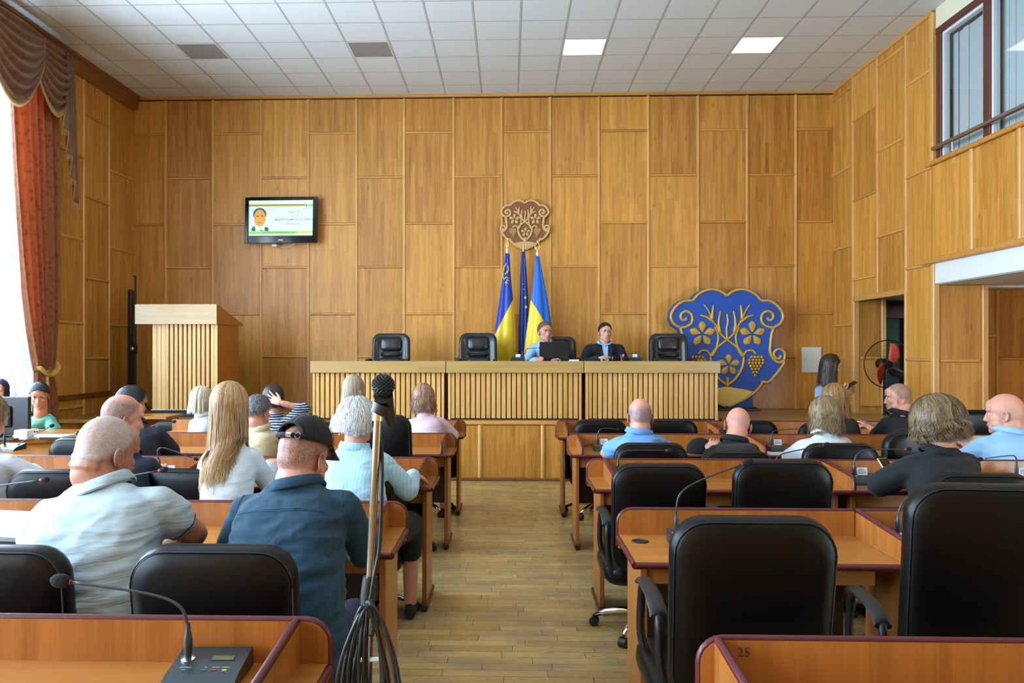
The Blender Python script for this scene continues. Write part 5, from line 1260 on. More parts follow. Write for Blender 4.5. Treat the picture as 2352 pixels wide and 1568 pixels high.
# small desk in front of the stage left of the lectern
q = W(352, 952, 8.75); sd = empty('side_table', (q.x - 0.15, 8.75, 0.0), label='small wooden table at the stage front below the lectern', cat='table')
MB().cbox(-0.4, 0.4, -0.22, 0.22, 0.76, 0.79, 0.003).build('table_top', 'desk_wood_x', sd)
for sx in (-0.36, 0.34): MB().cbox(sx, sx + 0.025, -0.2, 0.2, 0, 0.76, 0.003).build('leg', 'desk_wood_z', sd)
MB().cbox(-0.34, 0.34, 0.14, 0.16, 0.3, 0.76, 0.003).build('modesty_panel', 'desk_wood_x', sd)
# tablet on a slanted holder at the left edge, white paper under the polo arm
mat_plain('tablet_screen', srgb(150, 176, 180), 0.2)
tl = empty('tablet', (-2.06, 3.18, TT), R(0), label='dark tablet with a pale screen lying at the left edge of the second row', cat='tablet')
M_ = R(14); MB().cbox(-0.2, 0.2, -0.13, 0.13, 0.03, 0.062, 0.008).build('case', 'black_plastic', tl, rot=(M_, 0, R(-8))); MB().box(-0.185, 0.185, -0.115, 0.115, 0.062, 0.0635).build('screen', 'tablet_screen', tl, rot=(M_, 0, R(-8)))
MB().cbox(-0.18, 0.18, 0.06, 0.12, 0.0, 0.06, 0.004).build('stand', 'black_plastic', tl, rot=(0, 0, R(-8)))
q = W(338, 1247, 3.0); tag(MB().box(-0.1, 0.1, -0.14, 0.14, 0, 0.003).build('paper_sheet', 'paper', loc=(q.x - 0.06, 3.17, TT)), 'white sheet of paper under the arm of the white polo', 'paper')
q = Wt(1820, 1040); tag(MB().box(-0.12, 0.12, -0.1, 0.08, 0, 0.004).build('paper_sheet', 'paper', loc=(q.x - 0.1, 5.96, TT)), 'white papers beside the white jacket', 'paper')
q = W(1110, 965, 9.12)

# ================================================================== MICROPHONE STAND IN FRONT
Ym = 1.64
mh = W(880, 885, Ym); t0 = W(868, 955, Ym); t1 = W(849, 1345, Ym); dr = (t1 - t0).normalized()
fl0 = t0 + dr * ((t0.z - 0.02) / -dr.z)
ms = empty('microphone_stand', (fl0.x, fl0.y, 0), label='chrome microphone stand with black microphone and coiled cable in the aisle', cat='microphone stand')
Lc = lambda p: Vector(p) - ms.location
MB().tube([Lc(t0), Lc(t1)], 0.0088, 14).build('upper_tube', 'dark_chrome', ms, smooth=40)
MB().tube([Lc(t1 - dr * 0.02), Lc(t1 + dr * 0.02), Lc(t1 + dr * 0.06)], [0.015, 0.019, 0.017], 14).build('clutch', 'black_plastic', ms, smooth=40)
lowt = t1 + dr * 0.27
MB().tube([Lc(t1 + dr * 0.05), Lc(lowt)], 0.0085, 12).build('middle_tube', 'satin_metal', ms, smooth=40)
MB().tube([Lc(lowt), Lc(fl0 + Vector((0, 0, 0.1)))], 0.0165, 14).build('lower_tube', 'black_plastic', ms, smooth=40)
MB().tube([Lc(lowt - dr * 0.02), Lc(lowt + dr * 0.03)], 0.02, 12).build('collar', 'satin_metal', ms, smooth=40)
MB().tube([Lc(lowt - dr * 0.11) - Vector((0.03, 0, 0)), Lc(lowt - dr * 0.11) + Vector((0.035, 0, 0.004))], 0.005, 8).build('clamp_lever', 'white_pvc', ms, smooth=40)
for k in range(3):
    a = R(90 + 120 * k + 60); MB().tube([Lc(fl0 + Vector((0, 0, 0.3))), Lc(fl0 + Vector((0.055 * math.cos(a), 0.055 * math.sin(a), 0.0))) + Vector((0, 0, -0.01))], 0.008, 8).build('leg', 'black_plastic', ms, smooth=40)
hold = Vector((mh.x - 0.002, Ym, mh.z - 0.052))
MB().tube([Lc(t0 - dr * 0.005), Lc(hold + Vector((0, 0, 0.012)))], [0.0165, 0.02], 14).build('mic_clip', 'dark_grey_plastic', ms, smooth=40)
MB().tube([Lc(t0 + dr * 0.01), Lc(t0 - dr * 0.012)], 0.0115, 12).build('thread_adapter', 'chrome', ms, smooth=40)
mi = MB().tube([Lc(mh - Vector((0.0, 0, 0.02))), Lc(mh + Vector((-0.0, 0.05, -0.05))), Lc(mh + Vector((-0.004, 0.13, -0.09)))], [0.021, 0.016, 0.012], 14).build('microphone_body', 'black_plastic', ms, smooth=40)
MB().ball(Lc(mh), 0.0232, 22, 16).build('grille_core', 'foam_black', ms, smooth=True)
gr = MB()
for k in range(14):
    for sgn in (1, -1):
        pts = []
        for i in range(25):
            t = -1 + 2 * i / 24; lat = math.asin(max(-1, min(1, t * 0.985))); lon = 2 * math.pi * k / 14 + sgn * t * 1.5
            pts.append(Lc(mh) + Vector((math.cos(lat) * math.cos(lon), math.cos(lat) * math.sin(lon), math.sin(lat))) * 0.0247)
        gr.tube(pts, 0.0006, 4, cap=False)
tag(gr.build('grille_wire', 'gooseneck_metal', ms), kind='stuff')
MB().tube([(Lc(mh) + Vector((0.0245 * math.cos(R(15 * k)), 0.0245 * math.sin(R(15 * k)), -0.006))) for k in range(25)], 0.0016, 6).build('grille_band', 'black_plastic', ms, smooth=True)
# cable: along the pole, then coils
cab = bez([Lc(mh + Vector((-0.018, 0.03, -0.03))), Lc(mh + Vector((-0.022, 0.0, -0.08))), Lc(t0 + Vector((0.004, 0.014, -0.05))), Lc(t0.lerp(t1, 0.4) + Vector((0.017, -0.01, 0))), Lc(t0.lerp(t1, 0.75) + Vector((0.019, -0.012, 0))), Lc(t1 + Vector((0.012, -0.02, 0.02))), Lc(t1 + Vector((0.0, -0.024, -0.06)))], 6)
MB().tube(cab, 0.0042, 8).build('cable', 'cable_black', ms, smooth=True)
rg = random.Random(5); hook = t1 + Vector((0.0, -0.02, -0.02))
for k in range(8):
    w0 = 0.018 + 0.012 * k * 0.55; hgt = 0.24 + rg.random() * 0.09; cxo = 0.004 + rg.random() * 0.012 - 0.004; yo = -0.02 - 0.004 * k; tw = (rg.random() - 0.3) * 0.03
    pts = []
    for i in range(33):
        a = 2 * math.pi * i / 32; zz = -hgt / 2 + hgt / 2 * math.cos(a); wv = w0 * (0.45 + 0.85 * (-zz / hgt)) * math.sin(a)
        pts.append(Lc(hook) + Vector((cxo + wv + tw * (-zz / hgt), yo + 0.012 * math.sin(a * 2 + k), zz)))
    MB().tube(pts, 0.0040, 7).build('cable_coil', 'cable_black', ms, smooth=True)
MB().tube([Lc(hook) + Vector((0.014, -0.05, -0.02)), Lc(hook) + Vector((0.018, 0.01, -0.01)), Lc(hook) + Vector((0.016, -0.05, -0.06))], 0.006, 6).build('cable_strap', 'cable_black', ms, smooth=True)
# ================================================================== PEOPLE
V = Vector
def remesh(mb, voxel, smooth=3, fac=0.5):
    "union of overlapping closed pieces -> one continuous skin; returns verts, faces as numpy"
    me = bpy.data.meshes.new('tmp'); me.from_pydata(mb.v, [], mb.f)
    bm = bmesh.new(); bm.from_mesh(me); bmesh.ops.recalc_face_normals(bm, faces=bm.faces[:]); bm.to_mesh(me); bm.free()
    o = bpy.data.objects.new('tmp', me); COL.objects.link(o)
    m = o.modifiers.new('r', 'REMESH'); m.mode = 'VOXEL'; m.voxel_size = voxel
    if smooth: s_ = o.modifiers.new('s', 'SMOOTH'); s_.factor = fac; s_.iterations = smooth
    dg = bpy.context.evaluated_depsgraph_get(); ev = o.evaluated_get(dg); mm = ev.to_mesh()
    n = len(mm.vertices); co = np.empty(n * 3, np.float32); mm.vertices.foreach_get('co', co)
    fs = [tuple(p.vertices) for p in mm.polygons]
    ev.to_mesh_clear(); COL.objects.unlink(o); bpy.data.objects.remove(o); bpy.data.meshes.remove(me)
    return co.reshape(-1, 3), fs
class Skin:
    "joined result meshes in world coordinates"
    def __init__(s): s.v = np.zeros((0, 3)); s.f = []
    def add(s, v, f):
        o = len(s.v); s.v = np.vstack([s.v, np.asarray(v, float).reshape(-1, 3)]); s.f += [tuple(i + o for i in q) for q in f]; return s
    def build(s, name, mat, parent, org, attr=None):
        me = bpy.data.meshes.new(name); me.from_pydata((s.v - np.array(org)).tolist(), [], s.f)
        mats = mat if isinstance(mat, (list, tuple)) else [mat]
        for m in mats: me.materials.append(MATS[m])
        me.polygons.foreach_set('use_smooth', [True] * len(me.polygons))
        if attr:
            for k, vals in attr.items(): a = me.attributes.new(k, 'FLOAT', 'POINT'); a.data.foreach_set('value', np.asarray(vals, np.float32))
        me.update(); o = bpy.data.objects.new(name, me); link(o, parent); return o
def ring(c, ax, ay, a, b, n=22, p=2.5):
    out = []
    for k in range(n):
        t = 2 * math.pi * k / n; cc, ss = math.cos(t), math.sin(t)
        out.append(c + ax * (a * math.copysign(abs(cc) ** (2 / p), cc)) + ay * (b * math.copysign(abs(ss) ** (2 / p), ss)))
    return out
SKINS = {'light': srgb(214, 160, 134), 'pink': srgb(212, 150, 128), 'tan': srgb(170, 112, 84), 'mid': srgb(200, 142, 114)}
def head_frame(yaw, pitch, roll=0.0):
    "axes right, forward, up; yaw 0 looks toward the stage, 90 toward the left wall, 180 at the viewer; pitch>0 looks down"
    y, p = R(yaw), R(pitch)
    f = V((-math.sin(y) * math.cos(p), math.cos(y) * math.cos(p), -math.sin(p)))
    r = V((math.cos(y), math.sin(y), 0)); u = r.cross(f)
    q = Matrix.Rotation(R(roll), 3, f); r, u = q @ r, q @ u
    return Matrix((r, f, u)).transposed()
def add_head(mb, C, M, s, female=False, jowl=1.0):
    def B(p, r, q=None): mb.ball(C + M @ (V(p) * s), [x * s for x in r], 18, 12, M @ q if q else M)
    B((0, -0.012, 0.028), (0.077, 0.097, 0.093)); B((0, -0.03, -0.005), (0.07, 0.075, 0.075))
    B((0, 0.022, -0.03), (0.064 * jowl, 0.068, 0.082)); B((0, 0.045, -0.072), (0.05 * jowl, 0.044, 0.042)); B((0, 0.072, -0.098), (0.024, 0.018, 0.018))
    for q in (-1, 1):
        B((q * 0.033, 0.07, 0.03), (0.026, 0.018, 0.012)); B((q * 0.041, 0.054, -0.02), (0.022, 0.024, 0.022)); B((q * 0.011, 0.095, -0.032), (0.009, 0.011, 0.008))
        B((q * 0.045 * jowl, 0.03, -0.056), (0.022, 0.035, 0.032))
    B((0, 0.06, 0.05), (0.058, 0.03, 0.04))
    mb.capsule(C + M @ (V((0, 0.078, 0.018)) * s), C + M @ (V((0, 0.1, -0.03)) * s), 0.008 * s, 0.0115 * s)
    B((0, 0.083, -0.058), (0.024, 0.01, 0.0065)); B((0, 0.08, -0.068), (0.02, 0.01, 0.0075))
def add_ears(sk, C, M, s, n=12):
    for q in (-1, 1):
        m = MB(); tilt = Matrix.Rotation(R(12), 3, 'X'); base = V((q * 0.0715, -0.010, -0.012))
        def E(a, out, r): return C + M @ ((base + tilt @ V((q * out * 0.72, 0.0165 * math.cos(a) * r - 0.002, 0.0285 * math.sin(a) * r))) * s)
        rim = [E(2 * math.pi * k / n, 0.015 + 0.005 * math.cos(2 * math.pi * k / n + math.pi), 1.0) for k in range(n)]
        m.tube(rim + rim[:1], 0.0036 * s, 6, cap=False)
        rings = [[E(2 * math.pi * k / n, 0.004, 0.55) for k in range(n)], [E(2 * math.pi * k / n, 0.016, 1.0) for k in range(n)], [E(2 * math.pi * k / n, 0.011, 0.78) for k in range(n)], [E(2 * math.pi * k / n, 0.008, 0.4) for k in range(n)]]
        m.loft(rings); m.ball(E(-1.4, 0.012, 0.92), 0.0075 * s, 8, 6)
        sk.add(m.v, m.f)
def add_hand(mb, wr, d, n, s=1.0, curl=25, side=1, spread=6, curls=None, thumb=40):
    """hand from the wrist along d, palm facing n; side = +1 thumb on the (d x n) side"""
    d = V(d).normalized(); n = V(n); n = (n - d * n.dot(d)).normalized(); l_ = d.cross(n) * side
    palm = wr + d * 0.045 * s
    rr = []
    for t, a, b in ((0.0, 0.026, 0.018), (0.02, 0.032, 0.017), (0.05, 0.039, 0.015), (0.08, 0.041, 0.013), (0.092, 0.036, 0.009)):
        rr.append(ring(wr + d * t * s, l_, n, a * s, b * s, 14, 2.6))
    mb.loft(rr)
    lens = [(0.03, 0.042, 0.024, 0.02), (0.01, 0.046, 0.029, 0.022), (-0.01, 0.043, 0.027, 0.021), (-0.03, 0.034, 0.02, 0.018)]
    for k, (off, a, b, c) in enumerate(lens):
        cu_ = curls[k] if curls else curl + 4 * k
        p = wr + d * 0.084 * s + l_ * off * s; ang = 0; sp = R(spread * (1.5 - k)); dd = (d * math.cos(sp) + l_ * math.sin(sp)).normalized(); pts = [p]
        for q, ln in enumerate((a, b, c)):
            ang += R(cu_ * (0.8, 1.1, 0.8)[q]); pts.append(pts[-1] + (dd * math.cos(ang) + n * math.sin(ang)) * ln * s)
        mb.chain(pts, [0.0092 * s, 0.0085 * s, 0.0078 * s, 0.0065 * s], 8)
    a = R(thumb); t0 = wr + d * 0.022 * s + l_ * 0.026 * s
    dd = (d * math.cos(a) + l_ * math.sin(a) + n * 0.35).normalized(); d2 = (d * math.cos(a * 0.4) + l_ * math.sin(a * 0.4) + n * 0.45).normalized()
    p1 = t0 + dd * 0.042 * s; p2 = p1 + d2 * 0.032 * s; p3 = p2 + (d2 + n * 0.2).normalized() * 0.024 * s
    mb.chain([t0, p1, p2, p3], [0.013 * s, 0.0105 * s, 0.0095 * s, 0.0075 * s], 8)

# ---- hair
def hair_cap(C, M, s, th=0.012, front=46, side=-8, back=-40, puff=(1, 1, 1), noise=0.004, seed=0, na=44, nr=12, lift=0.0, part=None):
    "closed shell over the skull, from the crown to the hairline"
    c0 = V((0, -0.012, 0.026)); rx, ry, rz = 0.078, 0.098, 0.094
    def line(az):        # hairline elevation by azimuth (0 = face, 180 = nape)
        a = abs(az); return front + (side - front) * (a / 90) ** 1.6 if a < 90 else side + (back - side) * ((a - 90) / 90) ** 0.8
    def P(az, el, t):
        a, e = R(az), R(el); dv = V((math.sin(a) * math.cos(e), math.cos(a) * math.cos(e), math.sin(e)))
        p = V((dv.x * (rx + t) * puff[0], dv.y * (ry + t) * puff[1], dv.z * (rz + t) * puff[2]))
        if noise: 
            nn = mnoise.noise(V((dv.x * 7 + seed, dv.y * 7, dv.z * 3))) + 0.5 * mnoise.noise(V((dv.x * 19 + seed, dv.y * 19, dv.z * 6)))
            p += dv * noise * nn
        return C + M @ ((c0 + p) * s)
    rings = []
    for j in range(nr + 1):
        t = j / nr; row = []
        for k in range(na):
            az = -180 + 360 * k / na; el = 89 + (line(az) - 89) * t; row.append(P(az, el, th * (1 - 0.5 * max(0, t - 0.8) / 0.2)))
        rings.append(row)
    rings.append([P(-180 + 360 * k / na, line(-180 + 360 * k / na) - 2, -0.006) for k in range(na)])
    m = MB(); m.loft(rings, cap=True); return m
def strands(C, M, s, n, length, th=0.014, spread=1.0, az0=55, seed=0, width=0.0015, wave=0.0, freq=9.0, drop=(0, -0.015, 0), puff=1.0, jitter=0.02, nseg=6, down=None, flare=0.0, push=None, clump=16, loose=0.011):
    """fine locks that leave the crown, follow the head and hang, gathered in clumps; az0 = how far round to the face they reach"""
    rg = random.Random(seed); c0 = V((0, -0.012, 0.026)); dn = down or V((0, 0, -1)); out = []
    drop = M @ V(drop)
    for g in range(max(24, n // clump)):
        gaz = rg.uniform(az0, 360 - az0); glay = rg.random(); ge0 = rg.uniform(50, 88); gln = length * rg.uniform(0.84, 1.05); geq = -8 + rg.uniform(-6, 6)
        gj = V((rg.gauss(0, jitter), rg.gauss(0, jitter), 0)); ph = rg.random() * 6.3; gt = rg.random()
        for i in range(clump):
            az = gaz + rg.gauss(0, 5.5); a = R(az); lay = min(1, max(0, glay + rg.gauss(0, 0.25))); t_ = th * (0.6 + 0.55 * lay); e0 = min(89, ge0 + rg.gauss(0, 9)); ln = gln * rg.uniform(0.86, 1.06); pts = []
            for q in range(6):
                a = R(az) + wave * 9 * math.sin(ph * 1.3 + q * 1.25); e = R(e0 + (geq - e0) * q / 5); dv = V((math.sin(a) * math.cos(e), math.cos(a) * math.cos(e), math.sin(e)))
                wv = 1 + (wave * 2.2 * math.sin(ph + q * 1.5) if wave else 0)
                pts.append(C + M @ ((c0 + V((dv.x * (0.078 + t_ * wv) * puff, dv.y * (0.098 + t_ * wv) * puff, dv.z * (0.094 + t_ * wv)))) * s))
            tip = pts[-1]; outd = M @ V((math.sin(a), math.cos(a), 0)); outd.z = 0
            if outd.length > 1e-6: outd.normalize()
            sd = outd.cross(V((0, 0, 1))); lo = V((rg.gauss(0, loose), rg.gauss(0, loose), 0))
            for q in range(1, nseg + 1):
                f = q / nseg
                p = tip + dn * ln * f + drop * f + outd * ((spread - 1) * 0.08 * f + flare * f * f) + gj * f + lo * f * (1.2 - 0.7 * f) + sd * wave * math.sin(ph + f * freq) + outd * wave * math.cos(ph * 1.7 + f * freq * 0.9)
                pts.append(push(p, 0.004 + 0.02 * lay) if push else p)
            out.append((pts, width * rg.uniform(0.7, 1.3), min(1, max(0, 0.65 * gt + 0.35 * rg.random())), C))
    return out
def strands_mesh(sts, cap=None):
    "locks as narrow ribbons lying against the head, over a closed under-shell"
    vs_, fs, tone = [], [], []
    if cap: vs_ += [tuple(p) for p in cap.v]; fs += list(cap.f); tone += [0.25] * len(cap.v)
    for pts, w, tn, C in sts:
        P_ = np.array(bez(pts, 2)); n = len(P_); t = np.gradient(P_, axis=0); o_ = P_ - np.array(C); o_[:, 2] *= 0.4
        sd = np.cross(t, o_); ln = np.linalg.norm(sd, axis=1, keepdims=True) + 1e-9; sd /= ln
        k = np.linspace(0, 1, n); ww = (w * (1 - 0.75 * k ** 3))[:, None]
        b = len(vs_); vs_ += [tuple(x) for x in np.stack([P_ - sd * ww, P_ + sd * ww], 1).reshape(-1, 3)]
        fs += [(b + 2 * i, b + 2 * i + 1, b + 2 * i + 3, b + 2 * i + 2) for i in range(n - 1)]; tone += [tn] * (2 * n)
    return vs_, fs, tone
def build_hair(name, parent, org, mat, vs_, fs, tone):
    sk = Skin(); sk.add(vs_, fs); return sk.build(name, mat, parent, org, {'tone': tone})
HAIR = {}
def hairmat(key, dark, light, rough=0.42):
    if key not in HAIR: mat_hair('hair_' + key, srgb(*dark), srgb(*light), rough); HAIR[key] = 'hair_' + key
    return HAIR[key]
_sk = {}
def skinmat(tone, stub):
    k = 'skin_%s_%s' % (tone, '_'.join(map(str, stub)) if stub else '0')
    if k not in _sk: mat_skin(k, SKINS[tone], srgb(*stub) if stub else (0.1, 0.1, 0.1)); _sk[k] = k
    return k

def person(label, Y, head, sh, hip, top, bottom='trousers_dark', hs=1.0, yaw=0, pitch=8, roll=0, skin='light', bald=None, arms=None, sleeve='long', bulk=1.0, depth=None,
           hips=None, jacket=False, collar=True, female=False, seated=True, legs=True, hand=None, fold=0.5, voxel=0.0125, jowl=1.0, neckr=0.058, hunch=0.05, hands=True, hem=None, face=False, shoes=True, chair_z=0.46, foot=None, waist=None, knee_dir=None, stand_z=0.0, body_yaw=None, nb=0.27, nbg=0.19, extra=()):
    """head (px,py[,dY]) centre of the head; sh ((px,py,dY) screen-left, (px,py,dY) screen-right); hip (px, dY);
    arms (elbowL, wristL, elbowR, wristR), each (px,py,dY) or None"""
    hY = Y + (head[2] if len(head) > 2 else 0.0)
    C = W(head[0], head[1], hY); M = head_frame(yaw, pitch, roll); s = hs
    SL = W(sh[0][0], sh[0][1], Y + sh[0][2]); SR = W(sh[1][0], sh[1][1], Y + sh[1][2]); SM_ = (SL + SR) / 2
    hz = (chair_z + 0.09) if seated else stand_z + 0.9
    hp = W(hip[0], 1000, Y + hip[1]); Hc = V((hp.x, hp.y, hz))
    e = empty('person', (Hc.x, Hc.y, stand_z), label=label, cat='person'); org = e.location
    ax = (SR - SL).normalized(); up = (SM_ - Hc).normalized(); fw = up.cross(ax).normalized()       # fw points where the chest faces
    if body_yaw is not None and abs(body_yaw) > 90: fw = -fw
    hw = (SR - SL).length / 2; dpt = depth or 0.115 * bulk
    NB = C + M @ (V((0, -0.028, -0.075)) * s)               # top of the neck
    NB0 = SM_ + (C - SM_) * nb - fw * 0.008
    NB0.z = max(SM_.z + 0.015, NB0.z)
    NG = SM_ + (C - SM_) * nbg - fw * 0.008; NG.z = max(SM_.z + 0.012, NG.z)
    hipw = hips or hw * 0.86; wst = waist or hw * 0.82
    def torso(mb, inf, to_neck=True, skirt=0.0):
        rings = []
        prof = [(-0.02 - skirt, hipw * 0.9, dpt * 1.0), (0.1, hipw, dpt * 1.08), (0.3, wst, dpt * 1.03), (0.5, (wst + hw * 0.84) / 2, dpt * 1.03), (0.72, hw * 0.86, dpt * 1.0), (0.86, hw * 0.86, dpt * 0.9), (0.95, hw * 0.80, dpt * 0.74), (1.0, hw * 0.68, dpt * 0.6)]
        for t, a, b in prof:
            c = Hc.lerp(SM_, t) - fw * hunch * math.sin(math.pi * min(1, max(0, t))) * 1.2
            ax2 = ax if t > 0.3 else (ax * (t / 0.3 * 0.5 + 0.5) + V((1, 0, 0)) * ax.dot(V((1, 0, 0))) * (0.5 - t / 0.3 * 0.5)).normalized()
            rings.append(ring(c, ax2, fw, a + inf, b + inf))
        if to_neck:
            top_c = SM_ + up * 0.0
            rings.append(ring(top_c.lerp(NG, 0.45) + V((0, 0, 0.014)), ax, fw, hw * 0.48 + inf, dpt * 0.52 + inf))
            rings.append(ring(NG + V((0, 0, 0.014 if collar else -0.004)), ax, fw, neckr * (1.25 if collar else 1.5) + inf, neckr * (1.2 if collar else 1.35) + inf))
        mb.loft(rings)
    ar = 0.046 * bulk ** 0.5
    def default_arm(S, sg):
        el = S + fw * 0.13 + ax * sg * 0.05 - up * 0.25; wr = el + fw * 0.2 - ax * sg * 0.13; wr.z = max(wr.z, TT + 0.05); return el, wr
    J = []
    for i, (S, sg) in enumerate(((SL, -1), (SR, 1))):
        el, wr = default_arm(S, sg)
        if arms and arms[2 * i] is not None: a = arms[2 * i]; el = W(a[0], a[1], Y + a[2])
        if arms and arms[2 * i + 1] is not None: a = arms[2 * i + 1]; wr = W(a[0], a[1], Y + a[2])
        J.append((S - ax * sg * (ar * 0.8) - up * (ar * 0.75), el, wr))
    # --- body: limbs and trunk (mostly under the clothes), then neck+head and hands at a finer grain
    body = Skin(); mb = MB(); torso(mb, -0.012)
    for S, el, wr in J: mb.chain([S, el, wr], [ar * 1.05, ar * 0.86, ar * 0.58], 12)
    kd = knee_dir or 0.0; feet = []
    for sg in (-1, 1):
        h0 = Hc + ax * sg * hipw * 0.5
        if seated:
            kn = h0 + V((sg * 0.04 + kd, 0.42 if fw.y > 0 else -0.42, -0.02)); kn.z = hz - 0.01; an = V((kn.x, kn.y + (0.05 if fw.y > 0 else -0.05), stand_z + 0.09))
        else: kn = h0 + V((0.0, 0.03 * sg, -0.42)); an = V((h0.x, h0.y + 0.07 * sg, stand_z + 0.09))
        if foot and foot[(sg + 1) // 2]: an = V(foot[(sg + 1) // 2]); kn = V((an.x, an.y - 0.03, kn.z))
        mb.chain([h0, kn, an], [0.078 * bulk ** 0.5, 0.055, 0.04], 12); feet.append((h0, kn, an))
    body.add(*remesh(mb, 0.018, 2))
    mb = MB(); add_head(mb, C, M, s, female, jowl); mb.chain([NB, NB0, NB0 - up * 0.08], [neckr * s, neckr * 1.08, neckr * 1.1], 16); mb.capsule(C + M @ (V((0, -0.03, -0.03)) * s), NB0, 0.056 * s, neckr * 1.05, 14)
    for pts, rad in extra: mb.chain([C + M @ (V(q) * s) for q in pts], [rad * s] * len(pts), 8)
    hv, hf = remesh(mb, 0.0048, 6); body.add(hv, hf); add_ears(body, C, M, s)
    if hands:
        for i, (S, el, wr) in enumerate(J):
            spec = (hand or {}).get('LR'[i], {}); mb = MB(); dd = (wr - el).normalized(); dd = V(spec.get('dir', dd)).normalized()
            add_hand(mb, wr, dd, V(spec.get('n', (0, 0, -1))), spec.get('s', 0.95 if female else 1.02), spec.get('curl', 24), spec.get('side', 1 if i == 0 else -1), spec.get('spread', 5), spec.get('curls'), spec.get('thumb', 38))
            mb.capsule(el.lerp(wr, 0.7), wr + dd * 0.015, ar * 0.66, 0.024, 12); body.add(*remesh(mb, 0.0042, 1))
    att = {}
    Mi = M.transposed(); loc = (body.v - np.array(C)) @ np.array(Mi).T / s
    if bald:
        x, y, z = loc[:, 0], loc[:, 1], loc[:, 2]; az = np.degrees(np.arctan2(x, y)); a = np.abs(az); el = np.degrees(np.arctan2(z - 0.026, np.hypot(x / 0.8, y + 0.012)))
        line = np.where(a < 90, 46 + (-10 - 46) * (a / 90) ** 1.6, -10 + (-44 + 10) * ((a - 90) / 90) ** 0.8)
        dens = np.clip((el - line) / 14 + 0.5, 0, 1) * (np.linalg.norm(loc, axis=1) < 0.15)
        if bald[0] == 'sides': dens *= np.clip((bald[1] - el) / 22 + 0.5, 0, 1)
        att['stubble'] = dens * bald[2]
    body.build('body', skinmat(skin, bald[3] if bald else None), e, org, att)
    # --- garment on the upper body
    g = Skin(); mb = MB(); inf = 0.016 if jacket else 0.008; torso(mb, inf, True, 0.06 if jacket else 0.0)
    for S, el, wr in J:
        r0, r1, r2 = ar * 1.05 + inf + (0.004 if jacket else 0.001), ar * 0.9 + inf + 0.003, ar * 0.62 + inf + 0.003
        mb.chain([S - ax * (0.07 if S is J[1][0] else -0.07) + up * 0.012, S], [r0 * 0.9, r0], 14)
        if sleeve == 'long': mb.chain([S, el, el.lerp(wr, 0.95)], [r0, r1 + 0.004, r2 + 0.002], 14)
        elif sleeve == 'half': mb.capsule(S, S.lerp(el, 0.62), r0, r1 + 0.012, 14)
        elif sleeve == 'short': mb.capsule(S, S.lerp(el, 0.46), r0, r1 + 0.01, 14)
        elif sleeve == 'elbow': mb.chain([S, el, el.lerp(wr, 0.18)], [r0, r1 + 0.008, r1 + 0.004], 14)
    gv, gf = remesh(mb, voxel, 4)
    if fold:        # pulled folds: ridges running across the back and round the sleeves
        q = gv - np.array(Hc); t = q @ np.array(up); ctr = np.array(Hc) + np.outer(t, np.array(up)); rad = gv - ctr; ln = np.linalg.norm(rad, axis=1, keepdims=True) + 1e-6
        nn = np.array([mnoise.noise(V((p[0] * 5, p[1] * 4, p[2] * 17 + p[0] * 3))) + 0.6 * mnoise.noise(V((p[0] * 9 + 4, p[1] * 7, p[2] * 34 - p[0] * 8))) for p in gv])
        ridge = 1 - np.abs(nn) * 2.2
        gv = gv + rad / ln * (np.clip(ridge, -0.6, 1)[:, None] * 0.0075 * fold)
    g.add(gv, gf)
    tname = 'jacket' if jacket else ('blouse' if female else 'shirt')
    go = g.build(tname, top, e, org)
    if collar:
        cc = NG + V((0, 0, 0.012)); k = neckr * 1.3 + (0.008 if jacket else 0.0); m = MB(); n_ = 24; rr = []
        axn = (NB - NB0).normalized(); axn = (axn + V((0, 0, 1))).normalized(); x_ = (ax - axn * ax.dot(axn)).normalized(); y_ = axn.cross(x_)
        if y_.dot(fw) < 0: y_ = -y_
        for (dz, kk) in ((-0.012, 1.0), (0.026, 0.96), (0.032, 1.0), (0.029, 1.06), (0.0, 1.2), (-0.006, 1.15)):
            row = []
            for q in range(n_):
                a = 2 * math.pi * q / n_; front = max(0, math.sin(a)) ** 2
                row.append(cc + x_ * (math.cos(a) * k * kk) + y_ * (math.sin(a) * k * kk * 1.05) + axn * (dz * (1 - 0.7 * front) - 0.038 * front))
            rr.append(row)
        m.loft(rr, cap=False); m.build('collar', collar if isinstance(collar, str) else top, go, smooth=60).matrix_parent_inverse = Matrix.Identity(4)
        co = go.children[-1]; co.data.transform(Matrix.Translation(-org))
    if legs:
        mb = MB(); 
        for (h0, kn, an) in feet:
            if bottom.startswith('skirt'): mb.chain([h0, kn, kn.lerp(an, 0.35)], [0.098 * bulk ** 0.5, 0.078, 0.07], 12)
            else: mb.chain([h0, kn, an + V((0, 0, 0.02))], [0.092 * bulk ** 0.5, 0.072, 0.056], 12)
        mb.ball(Hc + V((0, 0, 0.0)), (hipw + 0.012, dpt + 0.02, 0.11)); lo = Skin(); lo.add(*remesh(mb, 0.018, 3)); lo.build('skirt' if bottom.startswith('skirt') else 'trousers', bottom, e, org)
        if shoes:
            for (h0, kn, an) in feet:
                dy = 1 if (fw.y > 0 or not seated) else -1; m = MB(); rr = []
                for t, a, b in ((-0.055, 0.02, 0.02), (-0.05, 0.032, 0.04), (0.0, 0.036, 0.05), (0.06, 0.04, 0.04), (0.13, 0.042, 0.028), (0.175, 0.032, 0.022), (0.19, 0.012, 0.014)):
                    rr.append([V((an.x - org.x + a * math.cos(2 * math.pi * k / 14), an.y - org.y + dy * t, stand_z - org.z + max(0.002, b + b * math.sin(2 * math.pi * k / 14)))) for k in range(14)])
                m.loft(rr); m.build('shoe', 'shoe_black', e, smooth=60)
